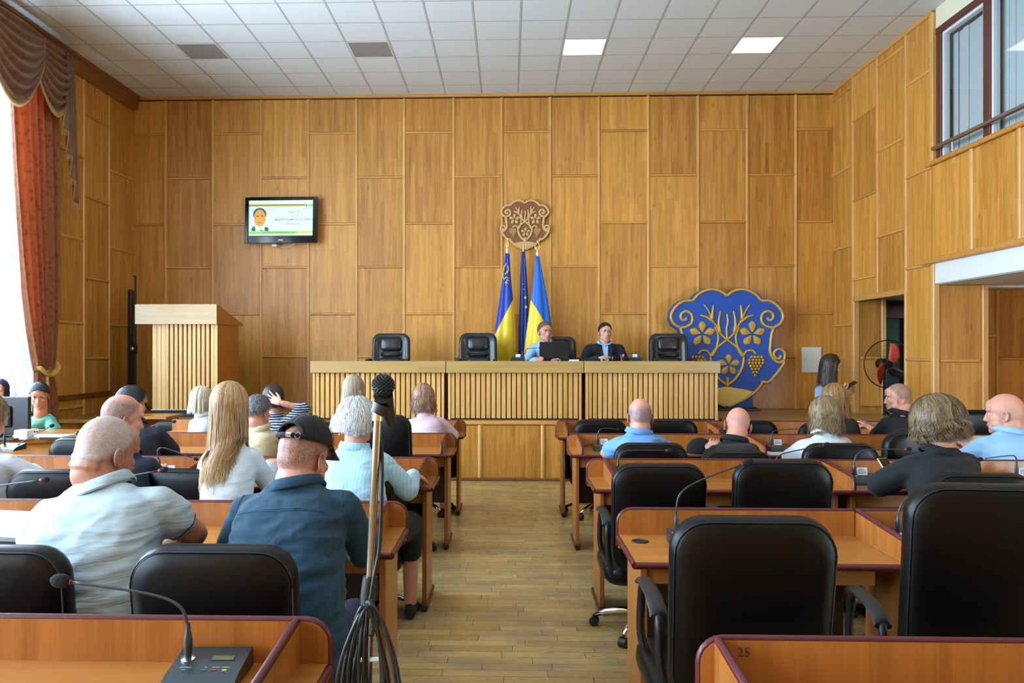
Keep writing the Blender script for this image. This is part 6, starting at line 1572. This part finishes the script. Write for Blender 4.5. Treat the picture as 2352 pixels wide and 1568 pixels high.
    if face:
        for q in (-1, 1):
            c = C + M @ (V((q * 0.032, 0.0705, 0.006)) * s); lo = c - org
            m = MB().ball(lo, 0.0098 * s, 10, 8); o = m.build('eye', 'eye_white', e, smooth=True)
            MB().ball(lo + M @ (V((0, 0.0062, 0)) * s), 0.0052 * s, 8, 6).build('iris', 'eye_dark', o, smooth=True)
            MB().tube([C - org + M @ (V((q * u, v, w)) * s) for u, v, w in ((0.013, 0.089, 0.026), (0.03, 0.088, 0.032), (0.05, 0.075, 0.025))], [0.0035 * s, 0.0042 * s, 0.002 * s], 6).build('eyebrow', face, e, smooth=True)
            MB().tube([C - org + M @ (V((q * u, v, w)) * s) for u, v, w in ((0.02, 0.078, 0.011), (0.032, 0.0805, 0.0145), (0.044, 0.074, 0.011))], 0.0028 * s, 6).build('eyelid', skinmat(skin, bald[3] if bald else None), e, smooth=True)
        MB().tube([C - org + M @ (V((u, v, w)) * s) for u, v, w in ((-0.024, 0.083, -0.063), (-0.01, 0.0925, -0.062), (0, 0.0925, -0.0635), (0.01, 0.0925, -0.062), (0.024, 0.083, -0.063))], [0.0015, 0.0045 * s, 0.005 * s, 0.0045 * s, 0.0015], 6).build('lips', 'lip', e, smooth=True)
    def push(p, gap=0.016):
        "keep a hanging lock outside the back, chest and shoulders"
        L_ = (SM_ - Hc).length; t = (p - Hc).dot(up) / L_
        if not 0 < t < 1.12: return p
        c = Hc.lerp(SM_, min(t, 1)) - fw * hunch * math.sin(math.pi * min(1, t)) * 1.2; c = c + up * ((p - c).dot(up))
        wa = hw * (0.98 if t < 0.95 else 0.98 - 2.2 * (t - 0.95)); wb = dpt * (1.05 if t < 0.8 else 1.05 - 1.1 * (t - 0.8)) + gap + (0.012 if jacket else 0.004)
        a, b = (p - c).dot(ax), (p - c).dot(fw)
        if abs(a) >= wa: return p
        need = wb * math.sqrt(max(0.05, 1 - (a / wa) ** 2))
        if abs(b) < need: p = p + fw * ((need if b > 0.06 else -need) - b)
        return p
    return dict(gv=gv, gf=gf, push=push, e=e, C=C, M=M, s=s, org=org, fw=fw, ax=ax, up=up, SL=SL, SR=SR, NB0=NB0, J=J, body=go)
def short_hair(P, mat, th=0.012, tuft=900, seed=1, ln=18, lift=0.004, curl=0.0, **kw):
    cap = hair_cap(P['C'], P['M'], P['s'], th, seed=seed, **kw)
    rg = random.Random(seed); sts = []; c0 = V((0, -0.012, 0.026)); front, side, back = kw.get('front', 46), kw.get('side', -8), kw.get('back', -40); pf = kw.get('puff', (1, 1, 1))
    for i in range(tuft):
        az = rg.uniform(-180, 180); a = abs(az); line = front + (side - front) * (a / 90) ** 1.6 if a < 90 else side + (back - side) * ((a - 90) / 90) ** 0.8
        e0 = math.degrees(math.asin(rg.uniform(math.sin(R(line + 6)), 0.998))); pts = []; A = R(az); da = R(rg.gauss(0, 3)); ph = mnoise.noise(V((az / 25, e0 / 25, seed))) * 6
        for q in range(5):
            f = q / 4; e_ = R(max(line - 4, e0 - ln * f)); t_ = th + lift * math.sin(math.pi * min(1, 0.2 + f * 0.7)) * rg.uniform(0.7, 1.2); A += da + curl * math.sin(ph + f * 5); dv = V((math.sin(A) * math.cos(e_), math.cos(A) * math.cos(e_), math.sin(e_)))
            pts.append(P['C'] + P['M'] @ ((c0 + V((dv.x * (0.078 + t_) * pf[0], dv.y * (0.098 + t_) * pf[1], dv.z * (0.094 + t_) * pf[2]))) * P['s']))
        sts.append((pts, 0.0016, rg.random(), P['C']))
    build_hair('hair', P['e'], P['org'], mat, *strands_mesh(sts, cap))
def long_hair(P, mat, n, length, cap_kw=None, **kw):
    ck = dict(th=0.012, front=40, side=-5, back=-40); ck.update(cap_kw or {})
    cap = hair_cap(P['C'], P['M'], P['s'], **ck)
    build_hair('hair', P['e'], P['org'], mat, *strands_mesh(strands(P['C'], P['M'], P['s'], n, length, push=P['push'], **kw), cap))
mat_plain('shoe_black', srgb(16, 15, 15), 0.35)
F_ = mat_fabric
F_('trousers_dark', srgb(24, 26, 34)); F_('skirt_black', srgb(16, 16, 19)); F_('jeans_blue', srgb(34, 48, 78), weave=500)
F_('polo_white', srgb(176, 192, 200), folds=(3, 3, 22), fold_s=0.5); F_('denim_teal', srgb(20, 58, 80), folds=(9, 9, 9), fold_s=0.5, weave=420); F_('shirt_white', srgb(212, 216, 222)); F_('lace_white', srgb(222, 222, 220), weave=120)
F_('shirt_sky', srgb(150, 190, 226)); F_('shirt_pale_blue', srgb(176, 212, 226), stripes=(0, 0.018, srgb(160, 196, 222))); F_('polo_blue', srgb(104, 152, 210)); F_('navy_suit', srgb(12, 15, 30)); F_('navy_shirt', srgb(13, 18, 46)); F_('black_cloth', srgb(6, 7, 12)); F_('cream_shirt', srgb(206, 186, 152), stripes=(0, 0.012, srgb(198, 178, 144)))
F_('pink_blouse', srgb(226, 190, 200)); F_('striped_blouse', srgb(28, 34, 60), stripes=(2, 0.022, srgb(190, 196, 210))); F_('green_tee', srgb(104, 168, 146)); F_('denim_pale', srgb(120, 146, 178), weave=420); F_('cap_black', srgb(14, 15, 18), weave=600, fold_s=0.1)

from mathutils.bvhtree import BVHTree
def stitched(P, pts, name, mat, r=0.0022, n=6):
    "a seam laid on the surface of the garment"
    bv = BVHTree.FromPolygons([tuple(map(float, v)) for v in P['gv']], P['gf']); out = []
    for p in bez(pts, n):
        q, nr, _, _ = bv.find_nearest(p)
        if q is not None: out.append(q + nr * 0.0006 - P['org'])
    MB().tube(out, r, 5).build(name, mat, P['body'], smooth=True)
# ------------------------------------------------------------------ the people, near to far
H_ = hairmat
mat_fabric('denim_seam', srgb(34, 72, 94))
# 1 white polo
P = person('heavy man in a white polo shirt with cropped grey hair, seen from behind', 2.62, (246, 1040, 0.06), ((88, 1165, 0), (392, 1130, 0.0)), (215, -0.18), 'polo_white', hs=1.07, yaw=-28, pitch=18, skin='tan', bald=('all', 0, 1.0, (190, 182, 180)), extra=[([(0.066 * math.sin(R(a_)), -0.034 - 0.06 * math.cos(R(a_)), dz_) for a_ in range(-60, 61, 20)], 0.012) for dz_ in (-0.03, -0.056)],
    arms=((66, 1290, 0.02), (180, 1262, 0.32), (446, 1226, 0.06), (340, 1262, 0.30)), sleeve='short', bulk=1.5, depth=0.15, hips=0.2, waist=0.212, neckr=0.068, jowl=1.12, hunch=0.05, fold=1.0, voxel=0.009, hand={'L': {}, 'R': {}})
hem = srgb(30, 34, 46); mat_plain('hem_dark', hem, 0.8)
for (S_, el_, wr_) in P['J']:
    d_ = (el_ - S_).normalized(); u_ = d_.orthogonal().normalized(); v_ = d_.cross(u_); c_ = S_.lerp(el_, 0.46) + d_ * 0.05
    stitched(P, [c_ + (u_ * math.cos(R(30 * k)) + v_ * math.sin(R(30 * k))) * 0.075 for k in range(13)], 'sleeve_trim', 'hem_dark', 0.0025, 3)
# 2 denim jacket with cap
P = person('man in a teal denim shirt and black cap, seen from behind', 2.66, (698, 1052, 0.06), ((548, 1152, 0), (812, 1140, -0.02)), (655, -0.22), 'denim_teal', bottom='jeans_blue', hs=1.04, yaw=-22, pitch=16, skin='pink', bald=('all', 0, 0.85, (70, 56, 48)),
    arms=((520, 1300, 0.1), (600, 1270, 0.34), (832, 1265, 0.06), (850, 1240, 0.28)), bulk=1.25, depth=0.135, hips=0.2, waist=0.19, neckr=0.066, fold=1.1, voxel=0.009, hunch=0.05, hand={'R': {'dir': (-0.6, 0.7, 0.1)}})
C_, M_, s_, og = P['C'], P['M'], P['s'], P['org']
cpm = MB(); c0 = V((0, -0.006, 0.048)); na, nr = 48, 14; rows = []; tilt = 10
for j in range(nr + 1):
    row = []
    for k in range(na + 1):
        az = -180 + 360 * k / na; el = R(89 - (89 - 0) * j / nr); a = R(az)
        row.append(C_ - og + M_ @ ((c0 + V((math.sin(a) * math.cos(el) * 0.086, math.cos(a) * math.cos(el) * 0.107, math.sin(el) * 0.098 + 0.004))) * s_))
    rows.append(row)
vs2 = [p for r in rows for p in r]; fs2 = []
for j in range(nr):
    for k in range(na):
        az = -180 + 360 * (k + 0.5) / na; el = 89 - 89 * (j + 0.5) / nr
        d_ = 180 - abs(az)
        if d_ < 38 and el < 31 * math.sqrt(max(0, 1 - (d_ / 38) ** 2)): continue
        fs2.append((j * (na + 1) + k, (j + 1) * (na + 1) + k, (j + 1) * (na + 1) + k + 1, j * (na + 1) + k + 1))
ch_ = empty('baseball_cap', og, label='black baseball cap with a strap worn by the man in denim', cat='cap'); 
crown = MB().add(vs2, fs2).build('crown', 'cap_black', ch_, smooth=True); crown.modifiers.new('t', 'SOLIDIFY').thickness = 0.004
def onc(az, el, k=1.0): a, e_ = R(az), R(el); return C_ - og + M_ @ ((c0 + V((math.sin(a) * math.cos(e_) * 0.09 * k, math.cos(a) * math.cos(e_) * 0.11 * k, math.sin(e_) * 0.1 + 0.004))) * s_)
MB().tube([onc(az, 5, 0.985) for az in range(138, 223, 6)], 0.0095, 6, ex=1.0).build('strap', 'cap_black', ch_, smooth=True)
MB().tube([onc(180 - d_, 31 * math.sqrt(max(0, 1 - (d_ / 38) ** 2)) + 1, 1.0) for d_ in range(-38, 39, 4)], 0.004, 6).build('opening_binding', 'cap_black', ch_, smooth=True)
MB().ball(onc(0, 90), (0.008, 0.008, 0.005), 10, 6).build('button', 'cap_black', ch_, smooth=True)
MB().tube([onc(178, 5, 1.04), onc(166, 5, 1.04)], 0.0085, 6).build('buckle', 'chrome', ch_, smooth=40)
MB().tube([onc(154 + 5 * math.cos(R(30 * k)), 5 + 6 * math.sin(R(30 * k)), 1.045) for k in range(13)], 0.0012, 5).build('ring', 'chrome', ch_, smooth=True)
for az in (-120, -60, 0, 60, 120): MB().tube([onc(az, el, 1.004) for el in range(2, 90, 8)], 0.0012, 5).build('seam', 'cap_black', crown, smooth=True)
Pb = []
for i in range(7):
    t = i / 6; row = []
    for k in range(13):
        az = -62 + 124 * k / 12; b = onc(az, 0, 1.0); ex = 0.075 * math.cos(R(az * 1.25)) * t
        row.append(b + M_ @ (V((0, ex, -0.03 * t - 0.012 * (az / 62) ** 2 * t)) * s_))
    Pb.append(row)
br = MB().grid(Pb).build('brim', 'cap_black', ch_, smooth=True); br.modifiers.new('t', 'SOLIDIFY').thickness = 0.004
for a_, b_ in ((0.0, 'yoke_seam'), (-0.008, 'yoke_seam')):
    stitched(P, [P['SL'].lerp(P['SR'], t) - P['fw'] * 0.16 - P['up'] * (0.035 + 0.035 * math.sin(math.pi * t) - a_) for t in (0.03, 0.25, 0.5, 0.75, 0.97)], b_, 'denim_seam', 0.0018, 8)
for t in (0.08, 0.92): stitched(P, [P['SL'].lerp(P['SR'], t) - P['fw'] * (0.02 + 0.03 * k) - P['up'] * (0.0 + 0.055 * k) for k in range(5)], 'sleeve_seam', 'denim_seam', 0.0018, 6)
# 3 white haired woman
P = person('white-haired woman in a pale blue shirt, seen from behind', 4.08, (820, 975, 0.05), ((738, 1050, 0), (890, 1045, 0)), (812, -0.15), 'shirt_pale_blue', bottom='skirt_black', hs=1.04, yaw=4, pitch=8, female=True, skin='pink', bulk=1.25, depth=0.13, hips=0.19, waist=0.185, neckr=0.056,
    arms=((748, 1150, 0.1), (800, 1110, 0.3), (936, 1125, 0.05), (948, 1092, 0.3)), hand={'R': {'dir': (0.25, 0.7, -0.2), 'curl': 35}}, foot=(None, (-0.56, 4.42, 0.09)), fold=0.7, voxel=0.010)
P3 = P
short_hair(P, H_('white', (176, 174, 172), (250, 250, 248)), 0.020, 2200, 4, ln=30, lift=0.010, curl=0.035, front=36, side=-10, back=-44, puff=(1.04, 1.02, 1.03), noise=0.010)
for q in (-1, 1): MB().ball(P['C'] - P['org'] + P['M'] @ (V((q * 0.088, -0.008, -0.05)) * P['s']), 0.006, 8, 6).build('earring', 'gold_metal', P['e'], smooth=True)
# 4 long straight hair
P = person('woman with very long straight light brown hair and white shirt', 4.1, (528, 935, 0.06), ((470, 1045, 0), (592, 1035, 0)), (530, -0.15), 'shirt_white', bottom='skirt_black', hs=1.05, yaw=2, pitch=4, female=True, bulk=0.95, neckr=0.05, fold=0.6, arms=((452, 1130, 0.06), None, (612, 1105, 0.06), (622, 1072, 0.22)))
long_hair(P, H_('long_brown', (104, 66, 36), (222, 178, 122)), 2400, 0.47, seed=3, az0=52, th=0.016, drop=(0, -0.03, 0), jitter=0.016, nseg=9, cap_kw=dict(th=0.014, front=40), spread=0.85, width=0.0014)
# 5 bald man navy
P = person('bald man in a navy shirt with his head turned right', 4.12, (282, 962, 0.05), ((208, 1075, 0), (356, 1058, 0)), (290, -0.15), 'navy_shirt', hs=1.1, yaw=-42, pitch=10, skin='pink', bald=('sides', 40, 1.0, (96, 90, 90)), bulk=1.25, depth=0.135, neckr=0.066, arms=((192, 1160, 0.05), None, (384, 1130, 0.06), (372, 1085, 0.25)))
# 6 white shirt at the left edge
P = person('person in a white shirt with light brown hair cut by the left edge', 4.15, (-24, 960, 0.05), ((-110, 1060, 0), (30, 1050, 0)), (-40, -0.15), 'shirt_white', hs=1.0, yaw=14, pitch=10, skin='light', bulk=1.05, arms=(None, None, (88, 1098, 0.06), (70, 1078, 0.26)))
short_hair(P, H_('sandy', (96, 74, 44), (176, 148, 104)), 0.014, 1200, 9)
# 7 dark suit man
P = person('dark-haired man in a navy suit in front of the bald man in navy', 5.5, (304, 928, 0.04), ((240, 992, 0), (372, 990, 0)), (305, -0.15), 'navy_suit', hs=1.03, yaw=-30, pitch=8, skin='mid', bald=('all', 0, 1.0, (40, 36, 36)), jacket=True, bulk=1.1, arms=((232, 1050, 0.05), None, (392, 1035, 0.08), None))
short_hair(P, H_('black', (14, 14, 16), (46, 48, 54)), 0.013, 1200, 2, back=-36)
# 8 cream shirt grey hair
P = person('grey-haired man in a cream striped shirt holding a hand to his face', 5.62, (594, 945, 0.02), ((556, 1000, 0), (640, 998, 0.02)), (590, -0.15), 'cream_shirt', hs=0.98, yaw=-22, pitch=10, skin='pink', bald=('all', 0, 1.0, (96, 92, 92)), bulk=1.1, sleeve='half', arms=(None, None, (632, 1058, 0.1), (596, 1000, 0.12)), hand={'R': {'dir': (-0.2, 0.1, 0.9), 'n': (-1, 0.2, 0), 'curl': 40}})
short_hair(P, H_('grey', (52, 52, 54), (140, 140, 142)), 0.010, 1000, 12, back=-38)
# 9 blond woman by the lectern
P = person('blonde woman in a white top below the lectern', 6.75, (466, 920, 0.03), ((440, 966, 0), (496, 966, 0)), (466, -0.15), 'shirt_white', bottom='skirt_black', hs=0.98, yaw=-25, pitch=4, female=True, bulk=0.9, neckr=0.05, fold=0.4, voxel=0.013)
long_hair(P, H_('blonde', (150, 126, 92), (240, 228, 200)), 900, 0.12, seed=5, az0=48, th=0.018, width=0.0022, jitter=0.008, cap_kw=dict(th=0.016, front=40, side=-20))
# 10 striped blouse, hand on her head
P = person('woman in a navy striped blouse resting a hand on her dark hair', 6.9, (628, 916, 0.03), ((600, 968, 0), (664, 966, 0)), (632, -0.15), 'striped_blouse', bottom='skirt_black', hs=1.0, yaw=18, pitch=8, female=True, bulk=0.9, neckr=0.05, fold=0.4, voxel=0.013, arms=(None, None, (696, 938, -0.05), (645, 925, -0.14)), sleeve='elbow', hand={'R': {'dir': (-0.85, 0.15, 0.35), 'n': (-0.2, 1, 0), 'curl': 10, 'spread': 12, 'side': -1}})
long_hair(P, H_('dark_brown', (22, 14, 12), (62, 40, 32)), 900, 0.10, seed=8, az0=45, th=0.018, width=0.0022, jitter=0.008, cap_kw=dict(th=0.016, front=40, side=-20))
# 11 lace blouse
P = person('woman in a white lace blouse with straight ash blonde hair', 6.75, (812, 895, 0.03), ((766, 955, 0), (858, 957, 0)), (812, -0.15), 'lace_white', bottom='skirt_black', hs=1.0, yaw=6, pitch=2, female=True, bulk=1.0, neckr=0.05, fold=0.6, voxel=0.012)
long_hair(P, H_('ash', (108, 88, 66), (206, 188, 158)), 1000, 0.15, seed=11, az0=45, th=0.016, width=0.0022, jitter=0.008, cap_kw=dict(th=0.014, front=40, side=-18), drop=(0, -0.03, 0))
# 12 pink
P = person('woman in a pink blouse with reddish shoulder-length hair', 6.78, (972, 917, 0.03), ((938, 966, 0), (1022, 964, 0)), (980, -0.15), 'pink_blouse', bottom='skirt_black', hs=1.03, yaw=10, pitch=10, female=True, bulk=1.1, neckr=0.05, fold=0.6, voxel=0.012, sleeve='elbow', arms=(None, None, (1038, 1000, 0.04), (1020, 990, 0.2)))
long_hair(P, H_('reddish', (96, 58, 44), (190, 146, 116)), 1100, 0.14, seed=13, az0=45, th=0.02, width=0.0022, wave=0.006, jitter=0.012, cap_kw=dict(th=0.018, front=40, side=-18, noise=0.006))
# 13 green t-shirt, facing the viewer
P = person('man in a green t-shirt looking down at the secretary table', 7.62, (91, 908, -0.06), ((64, 962, 0), (122, 958, 0)), (92, 0.1), 'green_tee', hs=1.02, yaw=-158, pitch=24, skin='mid', bald=('all', 0, 0.9, (50, 44, 42)), bulk=1.0, sleeve='half', arms=((58, 1005, -0.08), (74, 990, -0.34), (132, 998, -0.06), (86, 992, -0.34)), body_yaw=180, face='hair_black', collar=False, nbg=0.06, fold=0.6, hand={'L': {'n': (0, 0, -1), 'curl': 35, 'side': -1}, 'R': {'n': (0, 0, -1), 'curl': 35, 'side': 1}})
short_hair(P, 'hair_black', 0.011, 900, 21, back=-34)
# 14 woman at the left edge behind the monitor
P = person('dark-haired woman half hidden behind the monitor at the left edge', 7.75, (-2, 898, 0), ((-40, 956, 0), (34, 956, 0)), (0, -0.1), 'black_cloth', hs=0.98, yaw=-165, pitch=4, female=True, bulk=0.9, neckr=0.05, body_yaw=180, face='hair_violet' if 'hair_violet' in MATS else H_('violet', (30, 22, 48), (74, 60, 110)), hands=False, voxel=0.014)
long_hair(P, H_('violet', (30, 22, 48), (74, 60, 110)), 700, 0.14, seed=17, az0=58, th=0.012, width=0.0022)
# right side
# 15 blue polo
P = person('bald man in a blue polo shirt leaning on his desk', 5.46, (1470, 956, 0.05), ((1414, 1010, 0), (1520, 1006, 0)), (1468, -0.2), 'polo_blue', hs=1.05, yaw=-3, pitch=10, skin='pink', bald=('sides', 14, 1.0, (104, 104, 108)), bulk=1.25, depth=0.13, neckr=0.066, sleeve='half', arms=((1392, 1040, 0.12), (1440, 1034, 0.42), (1552, 1050, 0.1), (1510, 1034, 0.4)), fold=0.9)
# 16 bald man in black
P = person('bald man in black bowing his head over the desk', 5.46, (1694, 978, 0.12), ((1632, 1030, 0), (1738, 1024, 0)), (1680, -0.15), 'black_cloth', hs=1.08, yaw=-8, pitch=38, roll=8, skin='pink', bald=('sides', -12, 0.35, (150, 140, 136)), bulk=1.2, depth=0.13, neckr=0.066, hunch=0.09)
# 17 white jacket woman
P = person('woman in a white jacket with shoulder-length brown hair', 5.44, (1893, 955, 0.06), ((1836, 1020, 0), (1946, 1012, 0)), (1900, -0.15), 'shirt_white', bottom='skirt_black', hs=1.03, yaw=16, pitch=14, female=True, bulk=1.1, jacket=True, neckr=0.05, arms=((1818, 1050, 0.1), (1850, 1030, 0.36), None, None), fold=0.7)
long_hair(P, H_('honey', (62, 46, 30), (172, 142, 100)), 1600, 0.16, seed=19, az0=45, th=0.018, width=0.0019, wave=0.006, jitter=0.012, cap_kw=dict(th=0.016, front=40, side=-18, noise=0.006))
# 18 black jacket woman
P = person('woman in a black jacket with long light brown hair, farther ahead', 6.72, (1915, 915, 0.02), ((1872, 975, 0), (1962, 968, 0)), (1925, -0.15), 'black_cloth', bottom='skirt_black', hs=1.0, yaw=28, pitch=8, female=True, jacket=True, bulk=1.0, neckr=0.05, arms=((1852, 1000, 0.05), None, None, None), voxel=0.012)
long_hair(P, H_('auburn', (88, 54, 28), (196, 146, 88)), 1200, 0.20, seed=23, az0=55, th=0.016, width=0.002, jitter=0.012, cap_kw=dict(th=0.014, front=42, side=-12))
# 19 black t-shirt man
P = person('man in a black t-shirt turned to the left with clasped hands', 6.75, (2062, 914, 0.0), ((2026, 965, -0.02), (2104, 958, 0.02)), (2075, -0.12), 'black_cloth', hs=1.05, yaw=76, pitch=6, skin='pink', bald=('all', 0, 0.85, (92, 80, 70)), bulk=1.25, depth=0.13, neckr=0.066, sleeve='elbow', arms=((2018, 1000, 0.06), (1998, 982, 0.3), (2112, 1000, 0.1), (2006, 986, 0.3)), hand={'L': {'dir': (-0.3, 0.5, 0.4), 'curl': 45}, 'R': {'dir': (-0.7, 0.3, 0.3), 'curl': 45}}, face='hair_grey')
# 20 curly brown, dark blazer
P = person('woman with curly brown hair in a dark blazer holding a phone', 4.12, (2152, 978, 0.04), ((2078, 1060, 0), (2232, 1052, 0)), (2160, -0.15), 'black_cloth', bottom='skirt_black', hs=1.1, yaw=12, pitch=12, female=True, jacket=True, bulk=1.2, depth=0.13, neckr=0.055, arms=((2022, 1112, 0.08), (2068, 1094, 0.34), None, None), fold=0.7, hand={'L': {'dir': (0.5, 0.6, 0.25), 'curl': 30}})
long_hair(P, H_('curly', (38, 27, 19), (150, 122, 86), 0.5), 2600, 0.10, seed=29, az0=40, th=0.034, width=0.0017, wave=0.012, freq=6, jitter=0.014, nseg=8, puff=1.03, cap_kw=dict(th=0.026, front=36, side=-22, back=-48, noise=0.012), flare=-0.02, loose=0.014)
ph = W(2040, 1076, 4.42); pt = empty('smartphone', (ph.x, ph.y, ph.z), R(15), label='smartphone held up by the woman in the dark blazer', cat='phone'); pt.rotation_euler = (R(-40), 0, R(20))
MB().cbox(-0.036, 0.036, -0.004, 0.004, -0.04, 0.07, 0.004).build('case', 'white_pvc', pt); MB().box(-0.032, 0.032, -0.0052, -0.004, -0.036, 0.066).build('screen', 'black_gloss', pt)
# 21 bald light blue shirt
P = person('bald man in a light blue shirt at the right edge', 5.36, (2306, 950, 0.02), ((2246, 1012, 0), (2392, 1000, 0)), (2325, -0.15), 'shirt_sky', hs=1.14, yaw=52, pitch=6, skin='pink', bald=('sides', 5, 0.4, (170, 150, 140)), bulk=1.4, depth=0.14, neckr=0.072, jowl=1.1, sleeve='elbow', arms=((2222, 1050, 0.06), (2230, 1040, 0.3), None, None), fold=0.9, face='hair_grey')
# 22 standing woman with a phone
P = person('dark-haired woman standing by the stage looking at her phone', 8.35, (1908, 842, 0), ((1880, 890, -0.06), (1916, 892, 0.09)), (1892, 0.0), 'denim_pale', hs=0.95, yaw=-76, pitch=26, female=True, bulk=0.95, neckr=0.048, seated=False, depth=0.1, hips=0.13, waist=0.115, collar=True, arms=((1884, 938, -0.16), (1932, 902, -0.1), (1920, 940, 0.12), (1940, 905, 0.1)), body_yaw=0, voxel=0.012, face='hair_dark_brown', fold=0.4,
    hand={'L': {'dir': (0.8, 0.1, 0.45), 'n': (0.3, 0.6, 0.6), 'curl': 42, 'side': 1}, 'R': {'dir': (0.8, -0.3, 0.4), 'n': (0, -0.6, 0.6), 'curl': 40, 'side': -1}}, bottom='jeans_blue', hunch=0.03)
long_hair(P, 'hair_dark_brown', 1500, 0.27, seed=31, az0=84, th=0.024, width=0.0022, jitter=0.01, cap_kw=dict(th=0.018, front=44, side=0), drop=(0, -0.03, 0))
ph = W(1951, 886, 8.27); pt = empty('smartphone', (ph.x, ph.y, ph.z), 0, label='dark smartphone in the hands of the standing woman', cat='phone'); pt.rotation_euler = (R(20), R(52), R(20))
MB().cbox(-0.006, 0.006, -0.037, 0.037, -0.08, 0.08, 0.004).build('case', 'black_plastic', pt); MB().box(-0.0075, -0.006, -0.033, 0.033, -0.075, 0.075).build('screen', 'black_gloss', pt)
# 23, 24 at the presidium
P = person('man in a light blue shirt speaking behind the laptop at the presidium', 10.02, (1252, 762, -0.03), ((1219, 794, 0), (1287, 791, 0)), (1256, 0.1), 'shirt_sky', hs=1.06, yaw=-160, pitch=6, skin='pink', bald=('all', 0, 0.8, (120, 92, 76)), body_yaw=180, stand_z=ZS, chair_z=0.44 + ZS, face='hair_ginger' if 'hair_ginger' in MATS else H_('ginger', (84, 58, 44), (150, 116, 92)), bulk=1.1, depth=0.12, arms=((1206, 838, -0.1), (1232, 826, -0.4), (1298, 838, -0.1), (1280, 828, -0.4)), hand={'L': {'curl': 55, 'side': -1, 'n': (0.5, 0, -0.6)}, 'R': {'side': 1}}, fold=0.5)
short_hair(P, H_('ginger', (84, 58, 44), (150, 116, 92)), 0.009, 800, 41, front=50, side=0, back=-34)
P = person('man in a navy suit with clasped hands at the presidium', 10.02, (1390, 763, -0.03), ((1347, 796, 0), (1429, 796, 0)), (1388, 0.1), 'navy_suit', hs=1.0, yaw=-172, pitch=6, skin='light', bald=('all', 0, 0.9, (50, 42, 40)), body_yaw=180, jacket=True, stand_z=ZS, chair_z=0.44 + ZS, face='hair_black', bulk=1.1, depth=0.12, collar='shirt_sky', arms=((1338, 838, -0.08), (1374, 823, -0.42), (1436, 838, -0.08), (1402, 823, -0.42)), hand={'L': {'dir': (0.9, -0.3, 0.25), 'n': (0, -0.2, -1), 'curl': 42, 'side': -1}, 'R': {'dir': (-0.9, -0.3, 0.25), 'n': (0, -0.2, -1), 'curl': 42, 'side': 1}}, fold=0.5)
short_hair(P, 'hair_black', 0.009, 800, 43, front=50, side=0, back=-34)
# open jacket front: shirt panel and lapels
og = P['org']; c1 = P['NB0'] - og; fz = P['fw']
def chest(u, dz, k=0.0): 
    c = P['NB0'].lerp(P['SL'].lerp(P['SR'], 0.5), 0.5) - og
    return V((c.x + u, c.y, c.z + dz)) + fz * (0.115 + k + 0.05 * max(-0.6, min(1, -dz / 0.12)))
MB().add([chest(-0.04, 0.03, -0.03), chest(0.04, 0.03, -0.03), chest(0.026, -0.16), chest(0.0, -0.27), chest(-0.026, -0.16)], [(0, 1, 2, 3, 4)]).build('shirt_front', 'shirt_sky', P['e']).modifiers.new('t', 'SOLIDIFY').thickness = 0.02
for q in (-1, 1):
    MB().add([chest(q * 0.055, 0.05, -0.03), chest(q * 0.10, -0.02, 0.0), chest(q * 0.085, -0.06, 0.01), chest(q * 0.005, -0.28, 0.012), chest(q * 0.03, -0.12, 0.012)], [(0, 1, 2, 3, 4)]).build('lapel', 'navy_suit', P['e']).modifiers.new('t', 'SOLIDIFY').thickness = 0.008
MB().tube([P['J'][1][2] - og + V((0.02, 0, 0)) + V((0.0, 0.03 * math.cos(R(30 * k)), 0.027 * math.sin(R(30 * k)))) for k in range(13)], 0.007, 6).build('wristwatch', 'satin_metal', P['e'], smooth=True)
